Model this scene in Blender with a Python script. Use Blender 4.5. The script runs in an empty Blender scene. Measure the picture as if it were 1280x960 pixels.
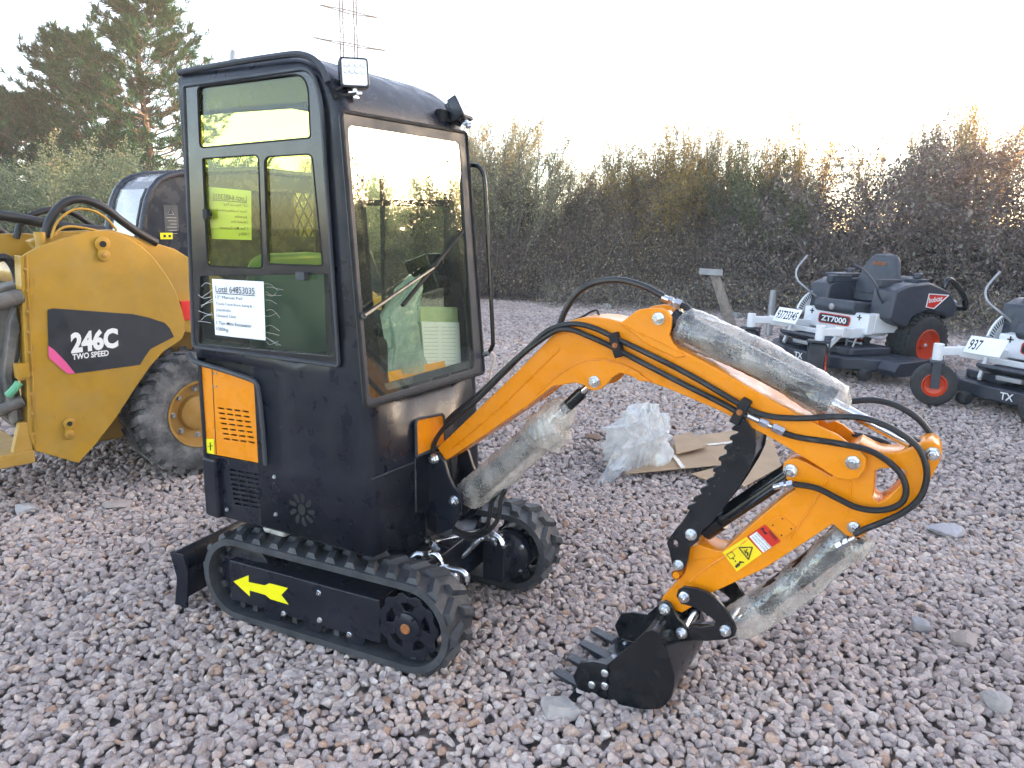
import bpy, bmesh, math, random
import numpy as np
from mathutils import Vector, Matrix
random.seed(7)
rng = np.random.default_rng(7)
C = bpy.context.scene.collection
R = math.radians

# ------------------------------------------------------------------ camera model (a 26 mm phone lens held at eye height)
FPX, HORIZON, ROLL, EYE = 945.0, 278.0, 0.02, 1.6
PITCH = math.atan((480 - HORIZON) / FPX)
_fw = np.array([0, math.cos(PITCH), -math.sin(PITCH)])
_r0 = np.array([1.0, 0, 0]); _u0 = np.cross(_r0, _fw)
_rt = _r0 * math.cos(ROLL) + _u0 * math.sin(ROLL)
_up = _u0 * math.cos(ROLL) - _r0 * math.sin(ROLL)
EYEP = np.array([0, 0, EYE])

def ray(u, v):
    return _rt * ((u - 640) / FPX) + _up * ((480 - v) / FPX) + _fw

def ground(u, v, z=0.0):
    d = ray(u, v)
    return EYEP + d * ((z - EYE) / d[2])

def at(u, v, Y):
    d = ray(u, v)
    return EYEP + d * (Y / d[1])

class Frame:
    """a thing's own axes: F forward, L left, Z up, standing on the ground at O"""
    def __init__(self, O, F):
        self.O = np.array([O[0], O[1], 0.0])
        f = np.array([F[0], F[1], 0.0]); self.F = f / np.linalg.norm(f)
        self.L = np.array([-self.F[1], self.F[0], 0.0]); self.Z = np.array([0, 0, 1.0])
        self.ang = math.atan2(self.F[1], self.F[0])
    def loc(self, p):
        q = np.array(p) - self.O
        return Vector((q @ self.F, q @ self.L, q[2]))
    def hit(self, u, v, p0, n):
        """point where the sight line meets the local plane through p0 with normal n"""
        nw = self.F * n[0] + self.L * n[1] + self.Z * n[2]
        pw = self.O + self.F * p0[0] + self.L * p0[1] + self.Z * p0[2]
        d = ray(u, v); t = ((pw - EYEP) @ nw) / (d @ nw)
        return self.loc(EYEP + d * t)
    def side(self, u, v, y):
        return self.hit(u, v, (0, y, 0), (0, 1, 0))
    def xz(self, pts, y):
        return [(q.x, q.z) for q in (self.side(u, v, y) for u, v in pts)]

# ------------------------------------------------------------------ mesh helpers
class MB:
    def __init__(self):
        self.v = []; self.f = []; self.marks = []
    def cut(self):
        """what follows becomes a piece of its own"""
        self.marks.append((len(self.v), len(self.f))); return self
    def add(self, vs, fs):
        o = len(self.v)
        self.v += [tuple(p) for p in vs]
        self.f += [tuple(i + o for i in f) for f in fs]
        return self
    def box(self, x0, x1, y0, y1, z0, z1):
        vs = [(x, y, z) for x in (x0, x1) for y in (y0, y1) for z in (z0, z1)]
        return self.add(vs, [(0, 1, 3, 2), (4, 6, 7, 5), (0, 4, 5, 1), (2, 3, 7, 6), (0, 2, 6, 4), (1, 5, 7, 3)])
    def obox(self, c, ex, ey, ez):
        c, ex, ey, ez = Vector(c), Vector(ex), Vector(ey), Vector(ez)
        vs = [c + ex * a + ey * b + ez * d for a in (-1, 1) for b in (-1, 1) for d in (-1, 1)]
        return self.add(vs, [(0, 1, 3, 2), (4, 6, 7, 5), (0, 4, 5, 1), (2, 3, 7, 6), (0, 2, 6, 4), (1, 5, 7, 3)])
    def bar(self, a, b, w, h, up=(0, 0, 1)):
        a, b = Vector(a), Vector(b); d = (b - a); L = d.length; d = d / L
        s = d.cross(Vector(up)); s = s.normalized() if s.length > 1e-6 else Vector((1, 0, 0))
        t = s.cross(d)
        return self.obox((a + b) / 2, d * L / 2, s * w / 2, t * h / 2)
    def tube(self, pts, r, seg=8, caps=True):
        P = [Vector(p) for p in pts]; n = len(P)
        rs = r if isinstance(r, (list, tuple)) else [r] * n
        t0 = (P[1] - P[0]).normalized()
        nrm = t0.orthogonal().normalized()
        vs = []
        for i in range(n):
            t = (P[min(i + 1, n - 1)] - P[max(i - 1, 0)])
            t = t.normalized() if t.length > 1e-9 else t0
            nrm = (nrm - t * nrm.dot(t))
            nrm = nrm.normalized() if nrm.length > 1e-6 else t.orthogonal().normalized()
            b = t.cross(nrm)
            for k in range(seg):
                a = 2 * math.pi * k / seg
                vs.append(P[i] + (nrm * math.cos(a) + b * math.sin(a)) * rs[i])
        fs = []
        for i in range(n - 1):
            for k in range(seg):
                k2 = (k + 1) % seg
                fs.append((i * seg + k, i * seg + k2, (i + 1) * seg + k2, (i + 1) * seg + k))
        if caps:
            fs.append(tuple(reversed(range(seg)))); fs.append(tuple((n - 1) * seg + k for k in range(seg)))
        return self.add(vs, fs)
    def lathe(self, prof, o, axis, seg=24, close=False, phase=0.0, caps=True):
        """prof: (radius, height along axis)"""
        o = Vector(o); ax = Vector(axis).normalized(); e1 = ax.orthogonal().normalized(); e2 = ax.cross(e1)
        vs = []
        for r, h in prof:
            for k in range(seg):
                a = 2 * math.pi * k / seg + phase
                vs.append(o + ax * h + (e1 * math.cos(a) + e2 * math.sin(a)) * r)
        fs = []; n = len(prof)
        for i in range(n - 1 if not close else n):
            j = (i + 1) % n
            for k in range(seg):
                k2 = (k + 1) % seg
                fs.append((i * seg + k, i * seg + k2, j * seg + k2, j * seg + k))
        if not close and caps:
            fs.append(tuple(reversed(range(seg)))); fs.append(tuple((n - 1) * seg + k for k in range(seg)))
        return self.add(vs, fs)
    def prism(self, poly, y0, y1):
        """outline in local x,z pushed through y0..y1"""
        n = len(poly)
        vs = [(x, y0, z) for x, z in poly] + [(x, y1, z) for x, z in poly]
        fs = [tuple(range(n)), tuple(reversed(range(n, 2 * n)))]
        fs += [(i, i + n, (i + 1) % n + n, (i + 1) % n) for i in range(n)]
        return self.add(vs, fs)
    def extrude(self, poly3, d):
        """a flat 3D outline pushed along the vector d"""
        d = Vector(d); n = len(poly3); P = [Vector(p) for p in poly3]
        vs = P + [p + d for p in P]
        fs = [tuple(range(n)), tuple(reversed(range(n, 2 * n)))]
        fs += [(i, i + n, (i + 1) % n + n, (i + 1) % n) for i in range(n)]
        return self.add(vs, fs)
    def bolt(self, p, axis, r=0.012, h=0.012, washer=True):
        p = Vector(p); ax = Vector(axis).normalized(); q = p
        if washer:
            self.lathe([(r * 1.35, -0.002), (r * 1.35, 0.003), (r * 1.2, 0.004)], p, ax, 14); q = p + ax * 0.003
        self.lathe([(r, 0), (r, h * 0.8), (r * 0.82, h)], q, ax, 6)
        return self
    def build(self, name, m, parent=None, bevel=0.0, smooth=40, solid=0.0, seg=2):
        if self.marks:
            ms = [(0, 0)] + [k for k in self.marks if 0 < k[0] < len(self.v)] + [(len(self.v), len(self.f))]
            for (v0, f0), (v1, f1) in zip(ms, ms[1:]):
                q = MB(); q.v = self.v[v0:v1]; q.f = [tuple(i - v0 for i in f) for f in self.f[f0:f1]]
                o = q.build(name, m, parent, bevel, smooth, solid, seg)
            return o
        me = bpy.data.meshes.new(name); me.from_pydata(self.v, [], self.f); me.update()
        bm = bmesh.new(); bm.from_mesh(me); bmesh.ops.recalc_face_normals(bm, faces=bm.faces); bm.to_mesh(me); bm.free()
        return finish(name, me, m, parent, bevel, smooth, solid, seg)

def finish(name, me, m, parent=None, bevel=0.0, smooth=40, solid=0.0, seg=2):
    if m is not None: me.materials.append(m)
    if smooth:
        me.polygons.foreach_set('use_smooth', [True] * len(me.polygons)); me.set_sharp_from_angle(angle=R(smooth))
    o = bpy.data.objects.new(name, me); C.objects.link(o)
    if parent is not None: o.parent = parent
    if solid:
        s = o.modifiers.new('thick', 'SOLIDIFY'); s.thickness = solid; s.offset = -1
    if bevel:
        b = o.modifiers.new('edge', 'BEVEL'); b.width = bevel; b.segments = seg; b.limit_method = 'ANGLE'; b.angle_limit = R(38); b.harden_normals = True
    return o

def tri_mesh(name, verts, faces, m, parent=None, smooth=False):
    """fast mesh from numpy arrays; faces (n,k)"""
    verts = np.asarray(verts, np.float32); faces = np.asarray(faces, np.int32); k = faces.shape[1]; n = len(faces)
    me = bpy.data.meshes.new(name)
    me.vertices.add(len(verts)); me.vertices.foreach_set('co', verts.ravel())
    me.loops.add(n * k); me.loops.foreach_set('vertex_index', faces.ravel())
    me.polygons.add(n); me.polygons.foreach_set('loop_start', np.arange(n, dtype=np.int32) * k)
    me.polygons.foreach_set('loop_total', np.full(n, k, np.int32))
    if smooth: me.polygons.foreach_set('use_smooth', np.ones(n, bool))
    me.update(calc_edges=True); me.validate()
    if m is not None: me.materials.append(m)
    o = bpy.data.objects.new(name, me); C.objects.link(o)
    if parent is not None: o.parent = parent
    return o

def rpoly(pts, r, n=4):
    """round the corners of a 2D outline; r one radius or one per corner"""
    out = []; N = len(pts)
    rs = r if isinstance(r, (list, tuple)) else [r] * N
    for i in range(N):
        p = Vector(pts[i]).to_2d(); a = Vector(pts[i - 1]).to_2d(); b = Vector(pts[(i + 1) % N]).to_2d()
        if rs[i] <= 0: out.append((p.x, p.y)); continue
        d1 = (a - p); d2 = (b - p); k = min(rs[i], d1.length * 0.48, d2.length * 0.48)
        q1 = p + d1.normalized() * k; q2 = p + d2.normalized() * k
        for j in range(n + 1):
            t = j / n; q = q1 * (1 - t) ** 2 + p * 2 * t * (1 - t) + q2 * t * t
            out.append((q.x, q.y))
    return out

def smooth_line(pts, n=6):
    """Catmull-Rom through 3D points"""
    P = [Vector(p) for p in pts]; P = [P[0] * 2 - P[1]] + P + [P[-1] * 2 - P[-2]]; out = []
    for i in range(1, len(P) - 2):
        for j in range(n):
            t = j / n
            out.append(0.5 * ((2 * P[i]) + (P[i + 1] - P[i - 1]) * t + (2 * P[i - 1] - 5 * P[i] + 4 * P[i + 1] - P[i + 2]) * t * t + (3 * P[i] - P[i - 1] - 3 * P[i + 1] + P[i + 2]) * t ** 3))
    out.append(P[-2]); return out

def plate_geo(outline, holes, th, bev=0.0):
    """flat plate with holes (2D filled curve): returns verts (a, b, c) and faces, c in -th/2..th/2"""
    cu = bpy.data.curves.new('tmp', 'CURVE'); cu.dimensions = '2D'; cu.fill_mode = 'BOTH'
    cu.extrude = max(th / 2 - bev, 1e-5); cu.bevel_depth = bev; cu.bevel_resolution = 1; cu.offset = -bev
    for ring in [outline] + list(holes):
        s = cu.splines.new('POLY'); s.points.add(len(ring) - 1); s.use_cyclic_u = True
        for i, p in enumerate(ring): s.points[i].co = (p[0], p[1], 0, 1)
    o = bpy.data.objects.new('tmp', cu); C.objects.link(o)
    dg = bpy.context.evaluated_depsgraph_get()
    me = bpy.data.meshes.new_from_object(o.evaluated_get(dg))
    vs = [tuple(v.co) for v in me.vertices]; fs = [tuple(p.vertices) for p in me.polygons]
    bpy.data.objects.remove(o); bpy.data.curves.remove(cu); bpy.data.meshes.remove(me)
    return vs, fs

def plate(mb, outline, holes, y0, y1, bev=0.0):
    """plate with holes standing in the local x,z plane between y0 and y1"""
    vs, fs = plate_geo(outline, holes, abs(y1 - y0), bev); ym = (y0 + y1) / 2
    mb.add([(a, ym + c, b) for a, b, c in vs], fs)

def text_mesh(s, bold=0.0, spacing=1.0):
    cu = bpy.data.curves.new('tmp', 'FONT'); cu.body = s; cu.size = 1; cu.offset = bold; cu.space_character = spacing; cu.resolution_u = 3
    o = bpy.data.objects.new('tmp', cu); C.objects.link(o)
    dg = bpy.context.evaluated_depsgraph_get(); me = bpy.data.meshes.new_from_object(o.evaluated_get(dg))
    vs = np.array([v.co[:] for v in me.vertices]); fs = [tuple(p.vertices) for p in me.polygons]
    bpy.data.objects.remove(o); bpy.data.curves.remove(cu); bpy.data.meshes.remove(me)
    return vs, fs

def lettering(mb, s, bl, br, tl, lift, bold=0.0, cap=0.70, flip=False):
    """letters set between a bottom left, bottom right and top left point, lifted off the surface by a vector"""
    vs, fs = text_mesh(s, bold); bl, br, tl, lift = Vector(bl), Vector(br), Vector(tl), Vector(lift)
    x0, x1 = vs[:, 0].min(), vs[:, 0].max()
    out = []
    for a, b, _ in vs:
        u = (a - x0) / (x1 - x0)
        if flip: u = 1 - u
        out.append(bl + (br - bl) * u + (tl - bl) * (b / cap) + lift)
    mb.add(out, fs)

# ------------------------------------------------------------------ things
def thing(name, label, cat, loc=(0, 0, 0), rz=0.0, group=None):
    o = bpy.data.objects.new(name, None); C.objects.link(o); o.empty_display_size = 0.1
    o.location = loc; o.rotation_euler = (0, 0, rz)
    o['label'] = label; o['category'] = cat
    if group: o['group'] = group
    return o
def tag(o, label, cat, group=None):
    o['label'] = label; o['category'] = cat
    if group: o['group'] = group
    return o
def copy_thing(root, label, group=None):
    r = root.copy(); C.objects.link(r); r['label'] = label
    if group: r['group'] = group
    def rec(src, dst):
        for ch in list(src.children):
            c = ch.copy(); C.objects.link(c); c.parent = dst; rec(ch, c)
    rec(root, r); return r

# ------------------------------------------------------------------ materials
def _new(name):
    m = bpy.data.materials.new(name); m.use_nodes = True; nt = m.node_tree; nt.nodes.clear()
    return m, nt, nt.nodes.new, nt.links.new
def M(name, col, rough=0.5, metal=0.0, var=0.12, scale=6.0, bump=0.0, bscale=60.0, dust=0.0, dcol=(0.22, 0.20, 0.18), rvar=0.12, spec=0.5, coat=0.0, dscale=3.0):
    m, nt, N, Lk = _new(name)
    out = N('ShaderNodeOutputMaterial'); b = N('ShaderNodeBsdfPrincipled'); Lk(b.outputs[0], out.inputs[0])
    tc = N('ShaderNodeTexCoord')
    n1 = N('ShaderNodeTexNoise'); n1.inputs['Scale'].default_value = scale; n1.inputs['Detail'].default_value = 6; n1.inputs['Roughness'].default_value = 0.65
    Lk(tc.outputs['Object'], n1.inputs['Vector'])
    r1 = N('ShaderNodeMapRange'); r1.inputs[1].default_value = 0.3; r1.inputs[2].default_value = 0.7; r1.inputs[3].default_value = 1 - var; r1.inputs[4].default_value = 1 + var
    Lk(n1.outputs[0], r1.inputs[0])
    mul = N('ShaderNodeVectorMath'); mul.operation = 'SCALE'; mul.inputs[0].default_value = col; Lk(r1.outputs[0], mul.inputs['Scale'])
    src = mul.outputs[0]
    if dust:
        n2 = N('ShaderNodeTexNoise'); n2.inputs['Scale'].default_value = dscale; n2.inputs['Detail'].default_value = 9; n2.inputs['Roughness'].default_value = 0.72
        Lk(tc.outputs['Object'], n2.inputs['Vector'])
        r2 = N('ShaderNodeMapRange'); r2.inputs[1].default_value = 0.42; r2.inputs[2].default_value = 0.75; r2.inputs[3].default_value = 0; r2.inputs[4].default_value = dust
        Lk(n2.outputs[0], r2.inputs[0])
        mx = N('ShaderNodeMix'); mx.data_type = 'RGBA'; Lk(r2.outputs[0], mx.inputs['Factor']); Lk(src, mx.inputs['A']); mx.inputs['B'].default_value = (*dcol, 1)
        src = mx.outputs['Result']
    Lk(src, b.inputs['Base Color'])
    r3 = N('ShaderNodeMapRange'); r3.inputs[1].default_value = 0.3; r3.inputs[2].default_value = 0.7; r3.inputs[3].default_value = max(0.02, rough - rvar); r3.inputs[4].default_value = min(1, rough + rvar)
    n3 = N('ShaderNodeTexNoise'); n3.inputs['Scale'].default_value = scale * 2.3; n3.inputs['Detail'].default_value = 5; Lk(tc.outputs['Object'], n3.inputs['Vector'])
    Lk(n3.outputs[0], r3.inputs[0]); Lk(r3.outputs[0], b.inputs['Roughness'])
    b.inputs['Metallic'].default_value = metal; b.inputs['Specular IOR Level'].default_value = spec
    if coat: b.inputs['Coat Weight'].default_value = coat; b.inputs['Coat Roughness'].default_value = 0.08
    if bump:
        n4 = N('ShaderNodeTexNoise'); n4.inputs['Scale'].default_value = bscale; n4.inputs['Detail'].default_value = 4; Lk(tc.outputs['Object'], n4.inputs['Vector'])
        bp = N('ShaderNodeBump'); bp.inputs['Strength'].default_value = bump; bp.inputs['Distance'].default_value = 0.01; Lk(n4.outputs[0], bp.inputs['Height']); Lk(bp.outputs[0], b.inputs['Normal'])
    return m
def schlick(nt, f0, bump=None):
    """reflectance of a thin sheet, the same from both sides"""
    N, Lk = nt.nodes.new, nt.links.new
    lw = N('ShaderNodeLayerWeight'); lw.inputs['Blend'].default_value = 0.5
    if bump is not None: Lk(bump, lw.inputs['Normal'])
    p = N('ShaderNodeMath'); p.operation = 'POWER'; Lk(lw.outputs['Facing'], p.inputs[0]); p.inputs[1].default_value = 5
    q = N('ShaderNodeMath'); q.operation = 'MULTIPLY_ADD'; Lk(p.outputs[0], q.inputs[0]); q.inputs[1].default_value = 1 - f0; q.inputs[2].default_value = f0
    return q.outputs[0]
def glass(name, tint, ior=1.6, rough=0.01, film=0.0, fcol=(0.5, 0.5, 0.4)):
    m, nt, N, Lk = _new(name)
    out = N('ShaderNodeOutputMaterial'); tr = N('ShaderNodeBsdfTransparent'); tr.inputs[0].default_value = (*tint, 1)
    gl = N('ShaderNodeBsdfGlossy'); gl.inputs['Roughness'].default_value = rough; gl.inputs[0].default_value = (0.95, 0.97, 0.97, 1)
    fr = schlick(nt, ((ior - 1) / (ior + 1)) ** 2); mx = N('ShaderNodeMixShader')
    src = tr.outputs[0]
    if film:
        df = N('ShaderNodeBsdfDiffuse'); df.inputs[0].default_value = (*fcol, 1)
        tc = N('ShaderNodeTexCoord'); n = N('ShaderNodeTexNoise'); n.inputs['Scale'].default_value = 5; n.inputs['Detail'].default_value = 8; Lk(tc.outputs['Object'], n.inputs['Vector'])
        r = N('ShaderNodeMapRange'); r.inputs[1].default_value = 0.35; r.inputs[2].default_value = 0.75; r.inputs[3].default_value = film * 0.4; r.inputs[4].default_value = film * 1.8; Lk(n.outputs[0], r.inputs[0])
        m2 = N('ShaderNodeMixShader'); Lk(r.outputs[0], m2.inputs[0]); Lk(tr.outputs[0], m2.inputs[1]); Lk(df.outputs[0], m2.inputs[2]); src = m2.outputs[0]
    Lk(fr, mx.inputs[0]); Lk(src, mx.inputs[1]); Lk(gl.outputs[0], mx.inputs[2]); Lk(mx.outputs[0], out.inputs[0])
    return m
def plastic_film(name, opac, col=(0.8, 0.8, 0.78), bubbles=0.0, bstr=0.6):
    """thin clear plastic: part see-through, part milky, shiny; optionally covered in bubbles"""
    m, nt, N, Lk = _new(name)
    out = N('ShaderNodeOutputMaterial'); tr = N('ShaderNodeBsdfTransparent'); tr.inputs[0].default_value = (0.9, 0.9, 0.88, 1)
    df = N('ShaderNodeBsdfDiffuse'); df.inputs[0].default_value = (*col, 1)
    tl = N('ShaderNodeBsdfTranslucent'); tl.inputs[0].default_value = (*col, 1)
    m0 = N('ShaderNodeMixShader'); m0.inputs[0].default_value = 0.5; Lk(df.outputs[0], m0.inputs[1]); Lk(tl.outputs[0], m0.inputs[2])
    tc = N('ShaderNodeTexCoord'); n = N('ShaderNodeTexNoise'); n.inputs['Scale'].default_value = 12; n.inputs['Detail'].default_value = 6; Lk(tc.outputs['Object'], n.inputs['Vector'])
    r = N('ShaderNodeMapRange'); r.inputs[1].default_value = 0.35; r.inputs[2].default_value = 0.7; r.inputs[3].default_value = max(0, opac - 0.2); r.inputs[4].default_value = min(1, opac + 0.2); Lk(n.outputs[0], r.inputs[0])
    gl = N('ShaderNodeBsdfGlossy'); gl.inputs['Roughness'].default_value = 0.14
    bp = N('ShaderNodeBump'); bp.inputs['Distance'].default_value = 0.01
    if bubbles:
        vo = N('ShaderNodeTexVoronoi'); vo.inputs['Scale'].default_value = bubbles; Lk(tc.outputs['Object'], vo.inputs['Vector'])
        rr = N('ShaderNodeMapRange'); rr.inputs[1].default_value = 0.0; rr.inputs[2].default_value = 0.5; rr.inputs[3].default_value = 1; rr.inputs[4].default_value = 0; Lk(vo.outputs['Distance'], rr.inputs[0])
        Lk(rr.outputs[0], bp.inputs['Height']); bp.inputs['Strength'].default_value = bstr
    else:
        n2 = N('ShaderNodeTexNoise'); n2.inputs['Scale'].default_value = 28; n2.inputs['Detail'].default_value = 5; n2.inputs['Distortion'].default_value = 1.5; Lk(tc.outputs['Object'], n2.inputs['Vector'])
        Lk(n2.outputs[0], bp.inputs['Height']); bp.inputs['Strength'].default_value = bstr
    for s in (df, tl, gl): Lk(bp.outputs[0], s.inputs['Normal'])
    fr = schlick(nt, 0.10, bp.outputs[0])
    op = r.outputs[0]
    lwf = N('ShaderNodeLayerWeight'); lwf.inputs['Blend'].default_value = 0.5; pw = N('ShaderNodeMath'); pw.operation = 'POWER'; Lk(lwf.outputs['Facing'], pw.inputs[0]); pw.inputs[1].default_value = 1.8; pm = N('ShaderNodeMath'); pm.operation = 'MULTIPLY_ADD'; pm.use_clamp = True; Lk(pw.outputs[0], pm.inputs[0]); pm.inputs[1].default_value = 0.6; Lk(op, pm.inputs[2]); op = pm.outputs[0]
    if bubbles:
        vo = N('ShaderNodeTexNoise'); vo.inputs['Scale'].default_value = 170; vo.inputs['Detail'].default_value = 2; Lk(tc.outputs['Object'], vo.inputs['Vector'])
        re_ = N('ShaderNodeMapRange'); re_.inputs[1].default_value = 0.52; re_.inputs[2].default_value = 0.68; re_.inputs[3].default_value = 0.0; re_.inputs[4].default_value = 0.14; Lk(vo.outputs[0], re_.inputs[0])
        ad = N('ShaderNodeMath'); ad.operation = 'ADD'; ad.use_clamp = True; Lk(op, ad.inputs[0]); Lk(re_.outputs[0], ad.inputs[1]); op = ad.outputs[0]
    m1 = N('ShaderNodeMixShader'); Lk(op, m1.inputs[0]); Lk(tr.outputs[0], m1.inputs[1]); Lk(m0.outputs[0], m1.inputs[2])
    m2 = N('ShaderNodeMixShader'); Lk(fr, m2.inputs[0]); Lk(m1.outputs[0], m2.inputs[1]); Lk(gl.outputs[0], m2.inputs[2]); Lk(m2.outputs[0], out.inputs[0])
    return m
def leafmat(name, cols, transl=0.35, rough=0.6):
    """leaf colour differs from leaf to leaf"""
    m, nt, N, Lk = _new(name)
    out = N('ShaderNodeOutputMaterial'); g = N('ShaderNodeNewGeometry'); cr = N('ShaderNodeValToRGB')
    Lk(g.outputs['Random Per Island'], cr.inputs[0]); el = cr.color_ramp.elements
    while len(el) < len(cols): el.new(0.5)
    for i, c in enumerate(cols): el[i].position = i / max(1, len(cols) - 1); el[i].color = (*c, 1)
    df = N('ShaderNodeBsdfDiffuse'); tl = N('ShaderNodeBsdfTranslucent'); mx = N('ShaderNodeMixShader'); mx.inputs[0].default_value = transl
    Lk(cr.outputs[0], df.inputs[0]); Lk(cr.outputs[0], tl.inputs[0]); Lk(df.outputs[0], mx.inputs[1]); Lk(tl.outputs[0], mx.inputs[2]); Lk(mx.outputs[0], out.inputs[0])
    return m

MAT = dict(
    black=M('black_paint', (0.008, 0.010, 0.017), 0.33, spec=0.28, var=0.3, dust=0.20, dcol=(0.07, 0.067, 0.066), bump=0.05, bscale=90, dscale=4),
    blackgloss=M('black_gloss', (0.007, 0.008, 0.010), 0.2, dust=0.07, dcol=(0.10, 0.10, 0.10)),
    doorblack=M('door_black', (0.016, 0.016, 0.018), 0.16, dust=0.15, dcol=(0.12, 0.10, 0.085), rvar=0.05),
    gasket=M('rubber_gasket', (0.03, 0.034, 0.042), 0.55),
    orange=M('orange_paint', (0.78, 0.235, 0.004), 0.30, var=0.06, dust=0.14, dcol=(0.55, 0.24, 0.05), bump=0.05, bscale=28, spec=0.45, dscale=6),
    rubber=M('track_rubber', (0.026, 0.029, 0.034), 0.6, var=0.3, dust=0.45, dcol=(0.11, 0.11, 0.115), bump=0.35, bscale=70, dscale=9),
    hose=M('hose_rubber', (0.010, 0.010, 0.011), 0.45, dust=0.10, dcol=(0.08, 0.08, 0.08)),
    steel=M('zinc_steel', (0.62, 0.64, 0.66), 0.28, metal=1.0, var=0.15, dust=0.10, dcol=(0.35, 0.33, 0.30)),
    chrome=M('chrome_rod', (0.75, 0.76, 0.78), 0.10, metal=1.0, var=0.04, rvar=0.04),
    rust=M('rusty_steel', (0.30, 0.10, 0.03), 0.8, var=0.35, scale=40),
    dark=M('dark_inside', (0.008, 0.008, 0.009), 0.8),
    yellow=M('yellow_sticker', (0.80, 0.72, 0.01), 0.45, var=0.04),
    warnyel=M('warning_yellow', (0.85, 0.62, 0.02), 0.4, var=0.04),
    worn=M('tooth_steel', (0.022, 0.025, 0.030), 0.25, var=0.3, dust=0.2, dcol=(0.09, 0.09, 0.10)),  # bucket teeth, a slightly lighter and bluer black than black_gloss
    red=M('red_sticker', (0.62, 0.025, 0.015), 0.4, var=0.06),
    white=M('white_sticker', (0.75, 0.75, 0.74), 0.5, var=0.04),
    ink=M('black_ink', (0.01, 0.01, 0.012), 0.6),
    paper=M('paper', (0.78, 0.80, 0.83), 0.6, var=0.05, scale=5, bump=0.08, bscale=9),
    catyel=M('machine_yellow', (0.40, 0.215, 0.020), 0.40, var=0.12, dust=0.45, dcol=(0.32, 0.22, 0.09), bump=0.08, bscale=25, dscale=5),
    catdirty=M('machine_yellow_worn', (0.40, 0.22, 0.035), 0.6, var=0.2, dust=0.5, dcol=(0.20, 0.15, 0.09), bump=0.15, bscale=40),
    decal=M('decal_charcoal', (0.022, 0.025, 0.032), 0.42, dust=0.15, dcol=(0.10, 0.10, 0.11)),
    pink=M('decal_pink', (0.75, 0.10, 0.28), 0.45),
    tyre=M('tyre_rubber', (0.045, 0.047, 0.05), 0.8, var=0.3, dust=1.0, dcol=(0.27, 0.26, 0.255), bump=0.3, bscale=45, dscale=6),
    turf=M('turf_tyre', (0.018, 0.018, 0.019), 0.72, var=0.2, dust=0.25, dcol=(0.08, 0.075, 0.07), bump=0.2, bscale=50),
    rimyel=M('rim_yellow', (0.36, 0.18, 0.028), 0.6, var=0.3, dust=0.7, dcol=(0.22, 0.16, 0.09), bump=0.1),
    rimor=M('rim_orange', (0.62, 0.050, 0.008), 0.4, var=0.06),
    cabblue=M('cab_black', (0.02, 0.024, 0.034), 0.25, dust=0.15, dcol=(0.12, 0.12, 0.13)),
    mwhite=M('mower_white', (0.68, 0.69, 0.70), 0.35, var=0.04, dust=0.08, dcol=(0.4, 0.38, 0.35)),
    navy=M('mower_charcoal', (0.026, 0.032, 0.045), 0.42, var=0.12, dust=0.15, dcol=(0.10, 0.10, 0.11)),
    vinyl=M('seat_vinyl', (0.030, 0.036, 0.047), 0.5, var=0.1, bump=0.08, bscale=80),
    tarp=M('dark_tarp', (0.028, 0.034, 0.05), 0.45),
    card=M('cardboard', (0.38, 0.255, 0.155), 0.85, var=0.12, scale=5, dust=0.25, dcol=(0.28, 0.20, 0.13), bump=0.1, bscale=30),
    tape=M('packing_tape', (0.62, 0.55, 0.45), 0.3),
    wood=M('weathered_wood', (0.24, 0.20, 0.165), 0.85, var=0.3, scale=14, bump=0.4, bscale=30),
    pylon=M('pylon_steel', (0.015, 0.016, 0.019), 0.9, spec=0.05),
    galv=M('galvanised', (0.33, 0.34, 0.35), 0.5, metal=0.6, var=0.15),
    bark=M('bark', (0.095, 0.07, 0.055), 0.9, var=0.35, scale=12, bump=0.5, bscale=30),
    twig=M('twig', (0.15, 0.115, 0.095), 0.9, var=0.3),
    twiggrey=M('twig_grey', (0.20, 0.175, 0.15), 0.9, var=0.3),
    led=M('lamp_lens', (0.75, 0.78, 0.80), 0.12, var=0.1, scale=60),
    teal=M('seat_cover_teal', (0.05, 0.15, 0.14), 0.5, var=0.1),
    greenpad=M('pale_green_pad', (0.42, 0.50, 0.30), 0.6),
    gclear=glass('windshield_glass', (0.80, 0.87, 0.74), 2.25, film=0.03, fcol=(0.35, 0.37, 0.33)),
    gyellow=glass('yellow_tint_glass', (0.97, 0.98, 0.30), 1.5, film=0.01, fcol=(0.45, 0.50, 0.12)),
    ggreen=glass('green_tint_glass', (0.92, 0.97, 0.70), 1.5, film=0.01, fcol=(0.30, 0.42, 0.22)),
    gdark=glass('smoked_glass', (0.36, 0.46, 0.36), 1.5, film=0.04),
    gpale=glass('pale_glass', (0.75, 0.8, 0.8), 2.2, film=0.25, fcol=(0.8, 0.82, 0.8)),
    bubble=plastic_film('bubble_wrap', 0.25, (0.94, 0.89, 0.82), bubbles=120, bstr=0.35),
    poly=plastic_film('plastic_sheet', 0.42, (0.92, 0.94, 0.94), bstr=0.12),
)
EXPOSURE = 3.68
WBT = 7900
AIR, DUST, OZ = 0.5, 0.8, 1.0

# ------------------------------------------------------------------ camera, sky, sun
sc = bpy.context.scene
cam = bpy.data.cameras.new('camera'); cam.sensor_width = 36; cam.lens = FPX / 1280 * 36; cam.clip_start = 0.05; cam.clip_end = 4000
co = bpy.data.objects.new('camera', cam); C.objects.link(co)
_m = Matrix((( _rt[0], _up[0], -_fw[0], 0), (_rt[1], _up[1], -_fw[1], 0), (_rt[2], _up[2], -_fw[2], EYE), (0, 0, 0, 1)))
co.matrix_world = _m; sc.camera = co

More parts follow.
